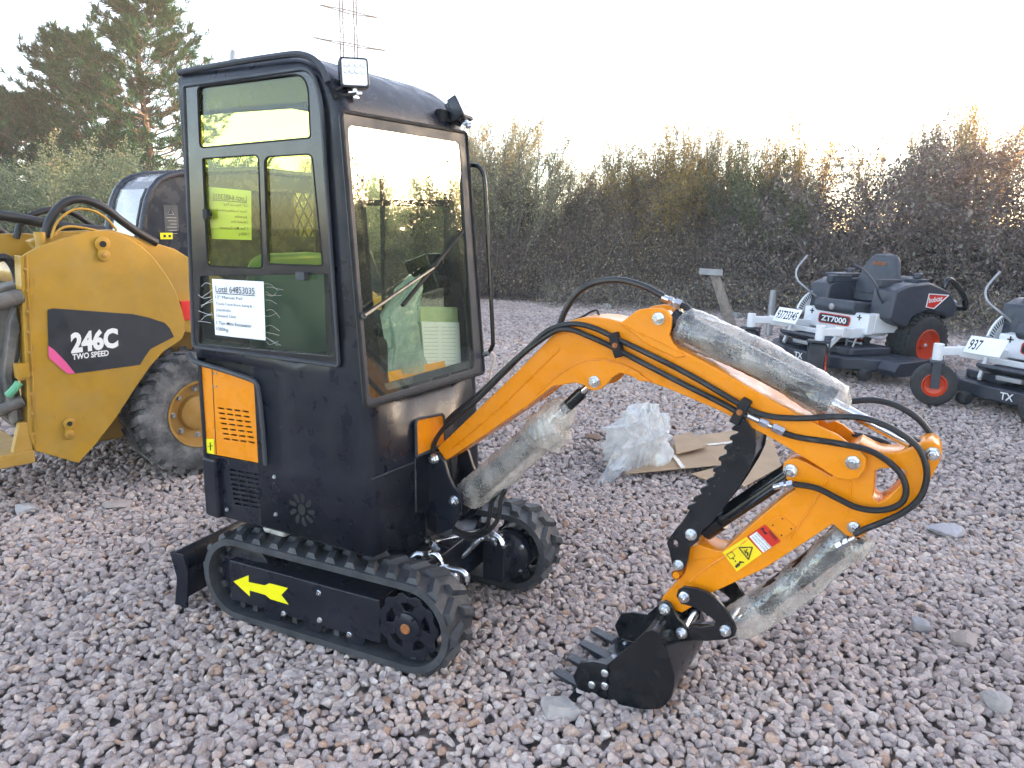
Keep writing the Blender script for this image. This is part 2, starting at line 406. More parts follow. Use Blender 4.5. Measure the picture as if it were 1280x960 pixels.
SUN_AZ, SUN_EL = R(66), R(4.6)      # low evening sun, right of the view and behind the trees there
w = bpy.data.worlds.new('World'); sc.world = w; w.use_nodes = True; nt = w.node_tree; nt.nodes.clear()
bg = nt.nodes.new('ShaderNodeBackground'); wo = nt.nodes.new('ShaderNodeOutputWorld'); sky = nt.nodes.new('ShaderNodeTexSky')
sky.sky_type = 'NISHITA'; sky.sun_disc = False; sky.sun_elevation = SUN_EL; sky.sun_rotation = SUN_AZ
sky.air_density = AIR; sky.dust_density = DUST; sky.ozone_density = OZ
bg.inputs[1].default_value = 0.15
nt.links.new(sky.outputs[0], bg.inputs[0]); nt.links.new(bg.outputs[0], wo.inputs[0])
sl = bpy.data.lights.new('sun', 'SUN'); sl.energy = 2.2; sl.angle = R(0.5); sl.color = (1.0, 0.70, 0.42)
so = bpy.data.objects.new('sun', sl); C.objects.link(so)
sd = Vector((math.sin(SUN_AZ) * math.cos(SUN_EL), math.cos(SUN_AZ) * math.cos(SUN_EL), math.sin(SUN_EL)))
so.rotation_euler = sd.to_track_quat('Z', 'Y').to_euler()
sc.view_settings.view_transform = 'Standard'; sc.view_settings.look = 'None'; sc.view_settings.gamma = 1; sc.view_settings.exposure = EXPOSURE
sc.view_settings.use_curve_mapping = False
sc.view_settings.use_white_balance = True; sc.view_settings.white_balance_temperature = WBT; sc.view_settings.white_balance_tint = 14
sc.cycles.max_bounces = 10; sc.cycles.transparent_max_bounces = 24; sc.cycles.diffuse_bounces = 3; sc.cycles.glossy_bounces = 4
sc.cycles.use_adaptive_sampling = True; sc.cycles.adaptive_threshold = 0.02; sc.cycles.use_denoising = True
sc.cycles.sample_clamp_indirect = 6

# ------------------------------------------------------------------ ground
def ground_mat():
    m, nt, N, Lk = _new('gravel_ground')
    out = N('ShaderNodeOutputMaterial'); b = N('ShaderNodeBsdfPrincipled'); b.inputs['Roughness'].default_value = 0.95; Lk(b.outputs[0], out.inputs[0])
    tc = N('ShaderNodeTexCoord')
    vo = N('ShaderNodeTexVoronoi'); vo.inputs['Scale'].default_value = 16; Lk(tc.outputs['Object'], vo.inputs['Vector'])
    hs = N('ShaderNodeSeparateColor'); Lk(vo.outputs['Color'], hs.inputs[0])
    cr = N('ShaderNodeValToRGB'); e = cr.color_ramp.elements
    e[0].color = (0.22, 0.185, 0.17, 1); e[1].color = (0.40, 0.345, 0.32, 1); Lk(hs.outputs[0], cr.inputs[0])
    no = N('ShaderNodeTexNoise'); no.inputs['Scale'].default_value = 0.35; no.inputs['Detail'].default_value = 8; Lk(tc.outputs['Object'], no.inputs['Vector'])
    mr = N('ShaderNodeMapRange'); mr.inputs[1].default_value = 0.35; mr.inputs[2].default_value = 0.65; mr.inputs[3].default_value = 0.0; mr.inputs[4].default_value = 0.5; Lk(no.outputs[0], mr.inputs[0])
    mx = N('ShaderNodeMix'); mx.data_type = 'RGBA'; Lk(mr.outputs[0], mx.inputs['Factor']); Lk(cr.outputs[0], mx.inputs['A']); mx.inputs['B'].default_value = (0.16, 0.125, 0.10, 1)
    Lk(mx.outputs['Result'], b.inputs['Base Color'])
    rr = N('ShaderNodeMapRange'); rr.inputs[1].default_value = 0; rr.inputs[2].default_value = 0.5; rr.inputs[3].default_value = 1; rr.inputs[4].default_value = 0; Lk(vo.outputs['Distance'], rr.inputs[0])
    bp = N('ShaderNodeBump'); bp.inputs['Strength'].default_value = 0.8; bp.inputs['Distance'].default_value = 0.03; Lk(rr.outputs[0], bp.inputs['Height']); Lk(bp.outputs[0], b.inputs['Normal'])
    return m
g = MB(); S = 115
n = 3
g.add([(-S, -S, -0.045), (S, -S, -0.045), (S, S, -0.045), (-S, S, -0.045)], [(0, 1, 2, 3)])
go = g.build('ground', ground_mat(), smooth=0); go['kind'] = 'structure'

# loose crushed stone: a dozen rough stones scattered over the yard by geometry nodes
def stone_mat():
    m, nt, N, Lk = _new('crushed_stone')
    out = N('ShaderNodeOutputMaterial'); b = N('ShaderNodeBsdfPrincipled'); b.inputs['Roughness'].default_value = 0.85; b.inputs['Specular IOR Level'].default_value = 0.35; Lk(b.outputs[0], out.inputs[0])
    at_ = N('ShaderNodeAttribute'); at_.attribute_type = 'INSTANCER'; at_.attribute_name = 'tone'
    cr = N('ShaderNodeValToRGB'); el = cr.color_ramp.elements
    cols = [(0.0, (0.302, 0.241, 0.222)), (0.25, (0.404, 0.327, 0.300)), (0.5, (0.483, 0.392, 0.359)), (0.72, (0.567, 0.468, 0.419)), (0.86, (0.567, 0.429, 0.355)), (0.93, (0.435, 0.268, 0.188)), (1.0, (0.664, 0.568, 0.502))]
    while len(el) < len(cols): el.new(0.5)
    for i, (p, c) in enumerate(cols): el[i].position = p; el[i].color = (*c, 1)
    Lk(at_.outputs['Fac'], cr.inputs[0])
    tc = N('ShaderNodeTexCoord'); no = N('ShaderNodeTexNoise'); no.inputs['Scale'].default_value = 2.6; no.inputs['Detail'].default_value = 8; no.inputs['Roughness'].default_value = 0.7
    Lk(tc.outputs['Object'], no.inputs['Vector'])
    mr = N('ShaderNodeMapRange'); mr.inputs[1].default_value = 0.3; mr.inputs[2].default_value = 0.7; mr.inputs[3].default_value = 0.72; mr.inputs[4].default_value = 1.25; Lk(no.outputs[0], mr.inputs[0])
    sc_ = N('ShaderNodeVectorMath'); sc_.operation = 'SCALE'; Lk(cr.outputs[0], sc_.inputs[0]); Lk(mr.outputs[0], sc_.inputs['Scale']); Lk(sc_.outputs[0], b.inputs['Base Color'])
    bp = N('ShaderNodeBump'); bp.inputs['Strength'].default_value = 0.35; bp.inputs['Distance'].default_value = 0.15; n2 = N('ShaderNodeTexNoise'); n2.inputs['Scale'].default_value = 7; n2.inputs['Detail'].default_value = 6
    Lk(tc.outputs['Object'], n2.inputs['Vector']); Lk(n2.outputs[0], bp.inputs['Height']); Lk(bp.outputs[0], b.inputs['Normal'])
    return m
MAT['stone'] = stone_mat()
def stone_verts(r, sub=2, cuts=13, flat=0.68):
    bm = bmesh.new(); bmesh.ops.create_icosphere(bm, subdivisions=sub, radius=1.0)
    V = np.array([v.co[:] for v in bm.verts]); F = np.array([[v.index for v in f.verts] for f in bm.faces]); bm.free()
    for _ in range(cuts):
        d = r.normal(size=3); d /= np.linalg.norm(d); lim = r.uniform(0.44, 0.80)
        V = V - np.outer(np.maximum(V @ d - lim, 0), d) * 0.93
    V *= np.array([1.0, r.uniform(0.68, 0.98), r.uniform(flat - 0.1, flat + 0.16)]) * 1.18
    V += r.normal(size=V.shape) * 0.012
    return V, F
scol = bpy.data.collections.new('stone_kinds')
for i in range(14):
    V, F = stone_verts(rng)
    me = bpy.data.meshes.new('stone'); me.from_pydata(V.tolist(), [], F.tolist()); me.update(); me.materials.append(MAT['stone'])
    me.polygons.foreach_set('use_smooth', [True] * len(me.polygons)); me.set_sharp_from_angle(angle=R(22))
    scol.objects.link(bpy.data.objects.new('stone', me))
pts = []
def band(r0, r1, s, a0, a1, rad0, rad1):
    n = int((r1 * 2 / s) + 2)
    gx, gy = np.meshgrid((np.arange(-n, n) * s), (np.arange(0, int(r1 / s / 0.866) + 3) * s * 0.866))
    gx = gx + (np.arange(gx.shape[0]) % 2)[:, None] * s / 2
    x = gx.ravel() + rng.normal(0, s * 0.24, gx.size); y = gy.ravel() + rng.normal(0, s * 0.24, gx.size)
    d = np.hypot(x, y); a = np.degrees(np.arctan2(x, y))
    k = (d >= r0) & (d < r1) & (a > a0) & (a < a1); x, y = x[k], y[k]
    rad = rad0 + (rad1 - rad0) * rng.random(len(x)) ** 2.0
    return np.stack([x, y, rad], 1)
P = np.concatenate([
    band(1.3, 5.2, 0.037, -46, 46, 0.015, 0.032), band(1.3, 4.6, 0.040, -46, 46, 0.015, 0.025), band(5.2, 9.0, 0.043, -44, 44, 0.019, 0.034), band(9.0, 16.8, 0.062, -42, 42, 0.030, 0.048),
    band(1.3, 9.0, 0.21, -46, 46, 0.032, 0.054)])
nP = len(P)
# gentle unevenness of the yard, stones heaped a little against each other
hz = 0.006 * np.sin(P[:, 0] * 1.9 + 0.6) * np.sin(P[:, 1] * 1.5) + 0.003 * np.sin(P[:, 0] * 4.3 + P[:, 1] * 3.1)
z = hz - P[:, 2] * 0.62 + rng.normal(0, 0.005, nP)
me = bpy.data.meshes.new('gravel'); me.vertices.add(nP); me.vertices.foreach_set('co', np.stack([P[:, 0], P[:, 1], z], 1).astype(np.float32).ravel())
def fattr(name, typ, data):
    a = me.attributes.new(name, typ, 'POINT')
    a.data.foreach_set('vector' if typ == 'FLOAT_VECTOR' else 'value', data)
fattr('turn', 'FLOAT_VECTOR', np.stack([rng.normal(0, 0.38, nP), rng.normal(0, 0.38, nP), rng.uniform(0, 6.283, nP)], 1).astype(np.float32).ravel())
fattr('size', 'FLOAT', P[:, 2].astype(np.float32))
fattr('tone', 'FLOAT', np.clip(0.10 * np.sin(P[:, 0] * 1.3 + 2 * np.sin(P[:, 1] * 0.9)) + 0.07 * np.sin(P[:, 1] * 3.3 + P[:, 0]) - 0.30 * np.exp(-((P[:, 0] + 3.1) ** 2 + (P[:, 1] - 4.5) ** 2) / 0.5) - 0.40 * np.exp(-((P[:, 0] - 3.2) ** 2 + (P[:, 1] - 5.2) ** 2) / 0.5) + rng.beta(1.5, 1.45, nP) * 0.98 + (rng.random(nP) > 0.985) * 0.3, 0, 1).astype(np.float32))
fattr('which', 'INT', rng.integers(0, 14, nP).astype(np.int32))
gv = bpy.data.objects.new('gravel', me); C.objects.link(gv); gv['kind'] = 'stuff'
ng = bpy.data.node_groups.new('scatter_stones', 'GeometryNodeTree')
ng.interface.new_socket('Geometry', in_out='INPUT', socket_type='NodeSocketGeometry'); ng.interface.new_socket('Geometry', in_out='OUTPUT', socket_type='NodeSocketGeometry')
gi = ng.nodes.new('NodeGroupInput'); gout = ng.nodes.new('NodeGroupOutput')
m2p = ng.nodes.new('GeometryNodeMeshToPoints'); iop = ng.nodes.new('GeometryNodeInstanceOnPoints'); ci = ng.nodes.new('GeometryNodeCollectionInfo')
ci.inputs['Collection'].default_value = scol; ci.inputs['Separate Children'].default_value = True; ci.inputs['Reset Children'].default_value = True
iop.inputs['Pick Instance'].default_value = True
def na(name, typ):
    q = ng.nodes.new('GeometryNodeInputNamedAttribute'); q.data_type = typ; q.inputs['Name'].default_value = name; return q.outputs['Attribute']
ng.links.new(gi.outputs[0], m2p.inputs['Mesh']); ng.links.new(m2p.outputs[0], iop.inputs['Points']); ng.links.new(ci.outputs[0], iop.inputs['Instance'])
ng.links.new(na('which', 'INT'), iop.inputs['Instance Index'])
e2r = ng.nodes.new('FunctionNodeEulerToRotation'); ng.links.new(na('turn', 'FLOAT_VECTOR'), e2r.inputs[0]); ng.links.new(e2r.outputs[0], iop.inputs['Rotation'])
ng.links.new(na('size', 'FLOAT'), iop.inputs['Scale']); ng.links.new(iop.outputs[0], gout.inputs[0])
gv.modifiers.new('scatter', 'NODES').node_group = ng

# single stones large enough to point at
def big_rock(u, v, r, label, col, flat=0.6, seed=1, rz=0):
    q = np.random.default_rng(seed); V, F = stone_verts(q, 3, 18, flat)
    p = ground(u, v)
    o = tri_mesh('rock', V * r, F, M('rock_stone', col, 0.85, var=0.2, scale=18, bump=0.5, bscale=45), smooth=True)
    o.data.set_sharp_from_angle(angle=R(20)); o.location = (p[0], p[1], r * flat * 0.25); o.rotation_euler = (0, 0, rz); tag(o, label, 'rock'); return o
big_rock(697, 888, 0.080, 'large pale flat rock lying beside the bucket teeth', (0.34, 0.31, 0.29), 0.5, 3)
big_rock(1149, 786, 0.055, 'blocky grey rock alone in the gravel right of the bubble-wrapped bucket ram', (0.30, 0.28, 0.29), 0.66, 5)
big_rock(1205, 802, 0.058, 'pinkish brown rock in the gravel at the right edge', (0.34, 0.27, 0.235), 0.66, 6)
big_rock(742, 548, 0.075, 'small brown rock left of the crumpled plastic sheet', (0.20, 0.12, 0.08), 0.5, 8)
big_rock(1185, 668, 0.10, 'broad flat pale rock in the gravel beyond the arm elbow', (0.36, 0.34, 0.35), 0.30, 9)
big_rock(1247, 882, 0.06, 'large rounded light grey stone in the bottom right corner', (0.33, 0.30, 0.29), 0.7, 12)
big_rock(150, 632, 0.085, 'flat sandy rock in the gravel in front of the loader wheel', (0.36, 0.30, 0.27), 0.32, 14)
big_rock(33, 636, 0.09, 'flat pale grey rock in the gravel below the loader coupler', (0.37, 0.35, 0.35), 0.35, 15)

# ================================================================== mini excavator
EX = Frame((-0.53, 3.03), (math.cos(R(-29)), math.sin(R(-29))))
ex = thing('mini_excavator', 'compact orange and black mini excavator with an enclosed cab amid the gravel yard', 'excavator', (-0.53, 3.03, 0), R(-29))
S = EX.side
YN, YF = -0.43, 0.31                    # near and far side of the cab
FN = Vector((1, 0, 0.0753)).normalized()   # the windscreen leans back
def FP(u, v, off=0.0):
    p = EX.hit(u, v, (0.274 + off, 0, 0.967), tuple(FN)); return p
def xf(z):
    zs = [0.40, 0.44, 0.70, 0.967, 1.936, 1.98, 2.02, 2.06, 2.10, 2.125, 2.14]
    xs = [0.30, 0.297, 0.287, 0.274, 0.201, 0.188, 0.165, 0.128, 0.070, 0.015, -0.04]
    return float(np.interp(z, zs, xs))

# ---- cab shell: one skin with openings for door, windscreen, far window and rear window
zl = [0.42, 0.675, 1.03, 1.055, 1.13, 1.20, 1.30, 1.88, 1.936, 1.96, 1.98, 2.0, 2.02, 2.04, 2.06, 2.08, 2.10, 2.115, 2.127]
def ring(z):
    f = xf(z); ins = 0.0 if z < 2.08 else (z - 2.08) ** 2 * 12
    yn, yf = YN + ins, YF - ins; r = 0.045 + ins
    xs = [-0.58 + ins, -0.545, -0.268, -0.05, 0.10]
    P = [(min(x, f - r - 0.012 * (5 - i)), yn) for i, x in enumerate(xs)]
    for k in range(7): a = -math.pi / 2 + math.pi / 2 * k / 6; P.append((f - r + r * math.cos(a), yn + r + r * math.sin(a)))
    ys = [-0.35, -0.12, 0.10, 0.245]
    P += [(f, y) for y in ys]
    for k in range(7): a = math.pi / 2 * k / 6; P.append((f - r + r * math.cos(a), yf - r + r * math.sin(a)))
    P += [(min(x, f - r - 0.012 * (5 - i)), yf) for i, x in reversed(list(enumerate(xs)))]
    P += [(-0.58 + ins, 0.24), (-0.58 + ins, -0.36)]
    return P
rings = [ring(z) for z in zl]; NP = len(rings[0])
mb = MB(); mb.v = [(x, y, z) for z, Rg in zip(zl, rings) for x, y in Rg]
def mid(i, j):
    a = rings[i][j]; b = rings[i][(j + 1) % NP]; return (a[0] + b[0]) / 2, (a[1] + b[1]) / 2, (zl[i] + zl[i + 1]) / 2
for i in range(len(zl) - 1):
    for j in range(NP):
        x, y, zz = mid(i, j)
        nb = j < 4; fr = 12 <= j - 0 and j <= 14; 
        if j in (1, 2, 3) and y < YN + 0.01 and 1.13 < zz < 1.96: continue          # door opening
        if j == 0 and False: continue
        if j in (0, 1) and zz < 1.055 : continue                       # engine bay
        if 12 <= j <= 14 and 1.03 < zz < 1.88: continue                              # windscreen opening
        if y > YF - 0.01 and -0.545 < x < 0.10 and 1.20 < zz < 2.02: continue       # far window
        if x < -0.57 and -0.36 < y < 0.24 and 1.20 < zz < 2.06: continue             # rear window
        mb.f.append((i * NP + j, i * NP + (j + 1) % NP, (i + 1) * NP + (j + 1) % NP, (i + 1) * NP + j))
top = len(zl) - 1
mb.f.append(tuple(top * NP + j for j in range(NP)))
shell = mb.build('cab_shell', MAT['black'], ex, smooth=32, solid=0.014)
# roof lip along the near eave and the trim edge above the engine door
e = MB()
eave = [S(u, v, YN) for u, v in [(225, 91), (260, 84.5), (300, 77.5), (340, 71.5), (366, 68.2), (380, 69), (393, 74.5), (404, 86), (411, 103)]]
e.tube(smooth_line([p + Vector((0, -0.004, 0)) for p in eave], 4), 0.011, 8)
e.build('roof_gutter', MAT['gasket'], ex)
t = MB()
trim = [S(u, v, YN) for u, v in [(237, 442), (246, 452), (280, 462.5), (314, 474), (322, 480), (325, 492), (330, 540), (333, 581)]]
for a, b in zip(trim, trim[1:]): pass
t.tube(smooth_line([p + Vector((0, -0.003, 0)) for p in trim], 4), 0.010, 8)
t.build('cab_trim', MAT['gasket'], ex)

# ---- door with four panes
def px(pts, y): return EX.xz(pts, y)
yd = YN - 0.008
door_out = rpoly(px([(231.5, 108), (392, 85), (403, 128), (425, 457), (243.5, 433)], yd), [0.015, 0.075, 0.03, 0.012, 0.02], 6)
h_top = rpoly(px([(248.5, 109), (386, 91), (389.5, 172.5), (251.5, 185)], yd), [0.02, 0.07, 0.012, 0.02], 6)
h_l = rpoly(px([(255, 198.5), (324.5, 194), (329.5, 335.5), (261, 332.5)], yd), [0.006, 0.02, 0.02, 0.02])
h_r = rpoly(px([(332, 196.5), (391.5, 192.5), (405, 332.5), (336.5, 330)], yd), [0.025, 0.025, 0.015, 0.008])
h_b = rpoly(px([(252, 345), (412, 342.5), (417, 445), (250, 430)], yd), [0.01, 0.01, 0.01, 0.01])
d = MB(); plate(d, door_out, [h_top, h_l, h_r, h_b], yd - 0.006, yd + 0.006, 0.0015)
door = d.build('door', MAT['doorblack'], ex, smooth=30)
def pane(name, poly, y, m, par):
    q = MB(); q.add([(x, y, z) for x, z in poly], [tuple(range(len(poly)))]); return q.build(name, m, par, smooth=0)
pane('window_pane', h_top, yd + 0.003, MAT['gyellow'], door); pane('window_pane', h_l, yd + 0.003, MAT['gyellow'], door)
pane('window_pane', h_r, yd + 0.003, MAT['gyellow'], door); pane('window_pane', h_b, yd + 0.003, MAT['gdark'], door)
def loop3(poly, y): P = [Vector((x, y, z)) for x, z in poly]; return P + [P[0]]
gk = MB(); gk.tube(loop3(door_out, yd - 0.006), 0.0075, 6, False); gk.build('door_seal', MAT['gasket'], door)
gk = MB()
for h in (h_l, h_r, h_top): gk.tube(loop3(h, yd - 0.006), 0.003, 5, False)
gk.build('pane_seal', MAT['dark'], door)
hd = MB(); hd.box(*sorted((S(380, 345, yd).x - 0.012, S(388, 345, yd).x)), yd - 0.03, yd - 0.006, S(383, 350, yd).z, S(383, 342, yd).z + 0.006); hd.build('door_handle', MAT['gasket'], door, 0.003)
hd = MB(); a = S(262, 268, yd); hd.box(a.x - 0.012, a.x + 0.012, yd - 0.022, yd - 0.006, a.z - 0.018, a.z + 0.018); hd.box(a.x - 0.002, a.x + 0.02, yd - 0.016, yd - 0.006, a.z - 0.008, a.z + 0.008); hd.build('window_latch', MAT['dark'], door, 0.002)

# ---- sale notice taped to the lower pane, and a second one inside the sliding pane
def notice(corners, y, name, m, mirror=False, lab=None):
    q = MB(); P = [S(u, v, y) for u, v in corners]
    n_ = 10; vs = []
    for j in range(n_ + 1):
        for i in range(n_ + 1):
            s_, t_ = i / n_, j / n_
            p = (P[0] * (1 - s_) + P[1] * s_) * (1 - t_) + (P[3] * (1 - s_) + P[2] * s_) * t_
            p.y -= 0.0035 * abs(math.sin(5 * s_ + 3 * t_)) * (math.sin(3.1 * s_) ** 2)
            vs.append(p)
    q.add(vs, [(j * (n_ + 1) + i, j * (n_ + 1) + i + 1, (j + 1) * (n_ + 1) + i + 1, (j + 1) * (n_ + 1) + i) for j in range(n_) for i in range(n_)])
    o = q.build(name, m, door, smooth=60)
    if lab: o['label'] = lab
    ink = MB()
    def L(s, x0, x1, y0, h, bold=0.0):
        def at_(s_, t_): return (P[0] * (1 - s_) + P[1] * s_) * (1 - t_) + (P[3] * (1 - s_) + P[2] * s_) * t_
        if mirror: x0, x1 = 1 - x0, 1 - x1
        lettering(ink, s, at_(x0, y0), at_(x1, y0), at_(x0, y0 - h), (0, -0.0048, 0), bold)
        return at_(x0, y0 + 0.02), at_(x1, y0 + 0.02)
    a, b = L('Lot# 64853035', 0.08, 0.84, 0.225, 0.115, 0.0)
    ink.obox((a + b) / 2 + Vector((0, -0.0048, 0)), (b - a) / 2, (0, 0.0003, 0), (0, 0, 0.0013))
    L('12" Manual Pad', 0.07, 0.60, 0.335, 0.05); L('Thumb Travel Boom Swing &', 0.07, 0.78, 0.45, 0.045); L('Joysticks', 0.07, 0.36, 0.56, 0.05)
    L('Unused Unit', 0.07, 0.46, 0.665, 0.055); L('1 Ton Mini Excavator', 0.06, 0.76, 0.80, 0.06, 0.004); L('1080kg', 0.05, 0.29, 0.91, 0.06)
    ink.build('printed_text', MAT['ink'], o, smooth=0)
    return o
nt1 = notice([(265, 348.5), (329.5, 352), (332, 425.5), (269, 418.5)], yd - 0.0075, 'sale_notice', MAT['paper'])
nt2 = notice([(257, 233), (314, 238.5), (314.5, 300), (265, 298.5)], yd + 0.02, 'sale_notice', M('notice_back', (0.36, 0.46, 0.42), 0.6, var=0.05), True, 'green-tinted back of a sale notice stuck inside the window')
# clear tape fringes round the notice
tp = MB(); q = random.Random(3)
for i in range(20):
    tp.cut()
    u0, v0 = (q.uniform(328, 334), q.uniform(352, 428)) if i < 12 else (q.uniform(262, 269), q.uniform(350, 420))
    sg = 1 if i < 12 else -1
    pts_ = [S(u0, v0, yd - 0.009), S(u0 + sg * q.uniform(4, 9), v0 + q.uniform(-2, 5), yd - 0.010), S(u0 + sg * q.uniform(10, 21), v0 + q.uniform(-3, 11), yd - 0.009)]
    tp.tube(smooth_line(pts_, 4), 0.0008, 3)
tp.build('tape_strip', M('clear_tape', (0.45, 0.45, 0.43), 0.25, var=0.2), nt1)

# ---- engine door, louvres, rear counterweight
yo = YN + 0.012
od = MB(); oo = px([(253, 457), (271, 462), (318, 478), (328, 579), (259, 566)], yo)
slots = []
for r_ in range(7):
    for c_ in range(4):
        u0 = 273 + c_ * 10.3 + r_ * 1.25; v0 = 508.6 + r_ * 6.4 + c_ * 1.35
        slots.append(px([(u0, v0), (u0 + 7.6, v0 + 1.0), (u0 + 7.8, v0 + 3.2), (u0 + 0.2, v0 + 2.2)], yo))
plate(od, oo, slots, yo - 0.004, yo + 0.004, 0.0008)
edo = od.build('engine_door', MAT['orange'], ex, smooth=30)
sp = MB(); a, b = S(265, 461, yo - 0.0045), S(270.5, 568, yo - 0.0045); sp.tube([a, b], 0.0016, 4); sp.build('panel_gap', MAT['dark'], edo)
hg = MB()
for v in (467, 483):
    for u in (267, 271): hg.cut().lathe([(0.004, 0), (0.003, 0.004)], S(u, v, yo - 0.004), (0, -1, 0), 6)
hg.build('hinge_screw', MAT['galv'], edo)
st = MB(); st.add([S(u, v, yo - 0.006) for u, v in [(257.5, 548.5), (267.5, 549), (268, 568), (258, 566)]], [(0, 1, 2, 3)]); o = st.build('sticker', MAT['yellow'], edo, smooth=0)
st = MB(); st.bar(S(262.5, 553, yo - 0.008), S(263, 563, yo - 0.008), 0.003, 0.002); st.bar(S(260, 558, yo - 0.008), S(265.5, 557, yo - 0.008), 0.003, 0.002); st.build('pictogram', MAT['ink'], o, smooth=0)
lv = MB(); lo = px([(258, 567.5), (331, 580.5), (372, 588), (374, 670), (262, 641)], yo)
slots = []
for r_ in range(8):
    for c_ in range(4):
        u0 = 288 + c_ * 10.4 + r_ * 0.9; v0 = 585.5 + r_ * 6.0 + c_ * 1.9
        slots.append(px([(u0, v0), (u0 + 8.0, v0 + 1.5), (u0 + 8.2, v0 + 4.2), (u0 + 0.2, v0 + 2.7)], yo))
plate(lv, lo, slots, yo - 0.004, yo + 0.004, 0.0008)
lvo = lv.build('louvre_panel', MAT['black'], ex, smooth=30)
bv = MB(); bv.box(-0.575, -0.262, YN + 0.03, YN + 0.05, 0.43, 1.075); bv.build('engine_bay', MAT['dark'], ex)
b_ = MB()
for u, v in [(343, 596), (345, 643), (284, 637)]: b_.cut().bolt(S(u, v, YN - 0.001), (0, -1, 0), 0.006, 0.005)
b_.build('panel_bolt', MAT['galv'], lvo)
# spiral fan grille: flat black pieces painted in for the shaded slots
fv = MB(); cc = S(377.5, 637, YN); fan = []
def rot2(x, z, a): return (cc.x + x * math.cos(a) - z * math.sin(a), cc.z + x * math.sin(a) + z * math.cos(a))
for k in range(9):
    a = 2 * math.pi * k / 9
    fan.append([rot2(x, z, a) for x, z in [(0.028, -0.006), (0.045, -0.010), (0.060, -0.006), (0.067, 0.004), (0.060, 0.012), (0.045, 0.008), (0.030, 0.005)]])
fan.append([(cc.x + 0.019 * math.cos(t_), cc.z + 0.022 * math.sin(t_)) for t_ in np.linspace(0, 2 * math.pi, 14, endpoint=False)])
for f_ in fan:
    fv.cut(); fv.add([(x, YN - 0.0012, z) for x, z in f_], [tuple(range(len(f_)))])
fv.build('vent_shade', MAT['dark'], ex, smooth=0)
# counterweight wrapping the rear corner
cw = MB(); cwp = [(-0.575, YN - 0.004), (-0.495, YN - 0.016), (-0.485, YN - 0.010), (-0.485, YN + 0.03), (-0.56, YN + 0.04), (-0.60, -0.30), (-0.645, -0.10), (-0.65, 0.0), (-0.60, 0.22), (-0.56, 0.30), (-0.54, 0.315), (-0.54, 0.28), (-0.60, 0.18), (-0.62, 0.0), (-0.60, -0.12), (-0.585, -0.30)]
cwp = [(-0.49, YN - 0.020), (-0.49, YN + 0.02), (-0.56, YN + 0.03), (-0.60, -0.25), (-0.61, -0.05), (-0.60, 0.14), (-0.56, 0.29), (-0.52, 0.325), (-0.56, 0.335), (-0.62, 0.24), (-0.65, 0.05), (-0.65, -0.16), (-0.62, -0.34), (-0.59, -0.425), (-0.57, YN - 0.017)]
cw.extrude([(x, y, 0.40) for x, y in cwp], (0, 0, 0.25)); cw.build('counterweight', MAT['black'], ex, 0.012, smooth=40)
# floor plate and underside
fl = MB(); fl.box(-0.56, 0.27, YN + 0.02, YF - 0.02, 0.40, 0.44); fl.build('base_plate', MAT['black'], ex, 0.004)
hl = MB(); a = S(443, 669, YN + 0.06); hl.box(-0.29, -0.17, YN + 0.02, YN + 0.08, 0.375, 0.41); hl.build('frayed_pad', M('frayed_pad', (0.42, 0.40, 0.36), 0.95, var=0.4, scale=50, bump=1.0, bscale=90), ex, 0.015)

# ---- windscreen
def fpoly(pts, off): return [FP(u, v, off) for u, v in pts]
def round3(P3, r, n=5):
    o = P3[0]; e1 = (P3[1] - P3[0]).normalized(); nn = (P3[1] - P3[0]).cross(P3[-1] - P3[0]).normalized(); e2 = nn.cross(e1)
    q2 = rpoly([((p - o).dot(e1), (p - o).dot(e2)) for p in P3], r, n)
    return q2, (o, e1, e2, nn)
Wout = fpoly([(424, 139), (581, 166), (603, 466), (455, 509)], 0.004)
q2, fr_ = round3(Wout, 0.02); o0, e1, e2, nn = fr_
def to2(P): return [((p - o0).dot(e1), (p - o0).dot(e2)) for p in P]
Wgl = rpoly(to2(fpoly([(433, 156), (573, 178), (592, 461), (461, 500)], 0.004)), 0.03, 5)
Wsee = rpoly(to2(fpoly([(434.5, 158), (562, 176.5), (589, 459), (482, 489)], 0.004)), [0.03, 0.03, 0.03, 0.03], 5)
def plane_plate(mb, out, holes, th, bev=0.0, lift=0.0):
    vs, fs = plate_geo(out, holes, th, bev); mb.add([o0 + e1 * a + e2 * b + nn * (c + lift) for a, b, c in vs], fs)
if nn.x < 0: nn = -nn
wf = MB(); plane_plate(wf, q2, [Wgl], 0.012, 0.002); wfo = wf.build('windscreen_frame', MAT['gasket'], ex, smooth=30)
wb = MB(); plane_plate(wb, Wgl, [Wsee], 0.004, 0, -0.004); wb.build('glass_border', MAT['blackgloss'], wfo, smooth=30)
wg = MB(); wg.add([o0 + e1 * a + e2 * b + nn * 0.0035 for a, b in Wgl], [tuple(range(len(Wgl)))]); wg.build('windscreen', MAT['gclear'], wfo, smooth=0)
gs = MB()
P_ = [o0 + e1 * a + e2 * b + nn * 0.007 for a, b in q2]; gs.tube(P_ + [P_[0]], 0.007, 6, False); gs.build('windscreen_seal', MAT['dark'], wfo)
# wiper
wp = MB(); a, b = FP(455, 394.5, 0.03), FP(542, 335, 0.035)
wp.tube([FP(455, 394.5, 0.0), a], 0.011, 10); wp.tube([a, b], [0.008, 0.005], 6)
wp.build('wiper_arm', MAT['blackgloss'], ex)
wp = MB(); wp.bar(FP(503, 382, 0.018), FP(578, 289, 0.018), 0.010, 0.014, nn); wp.bar(b, b - nn * 0.02, 0.012, 0.012); wp.build('wiper_blade', MAT['dark'], ex)
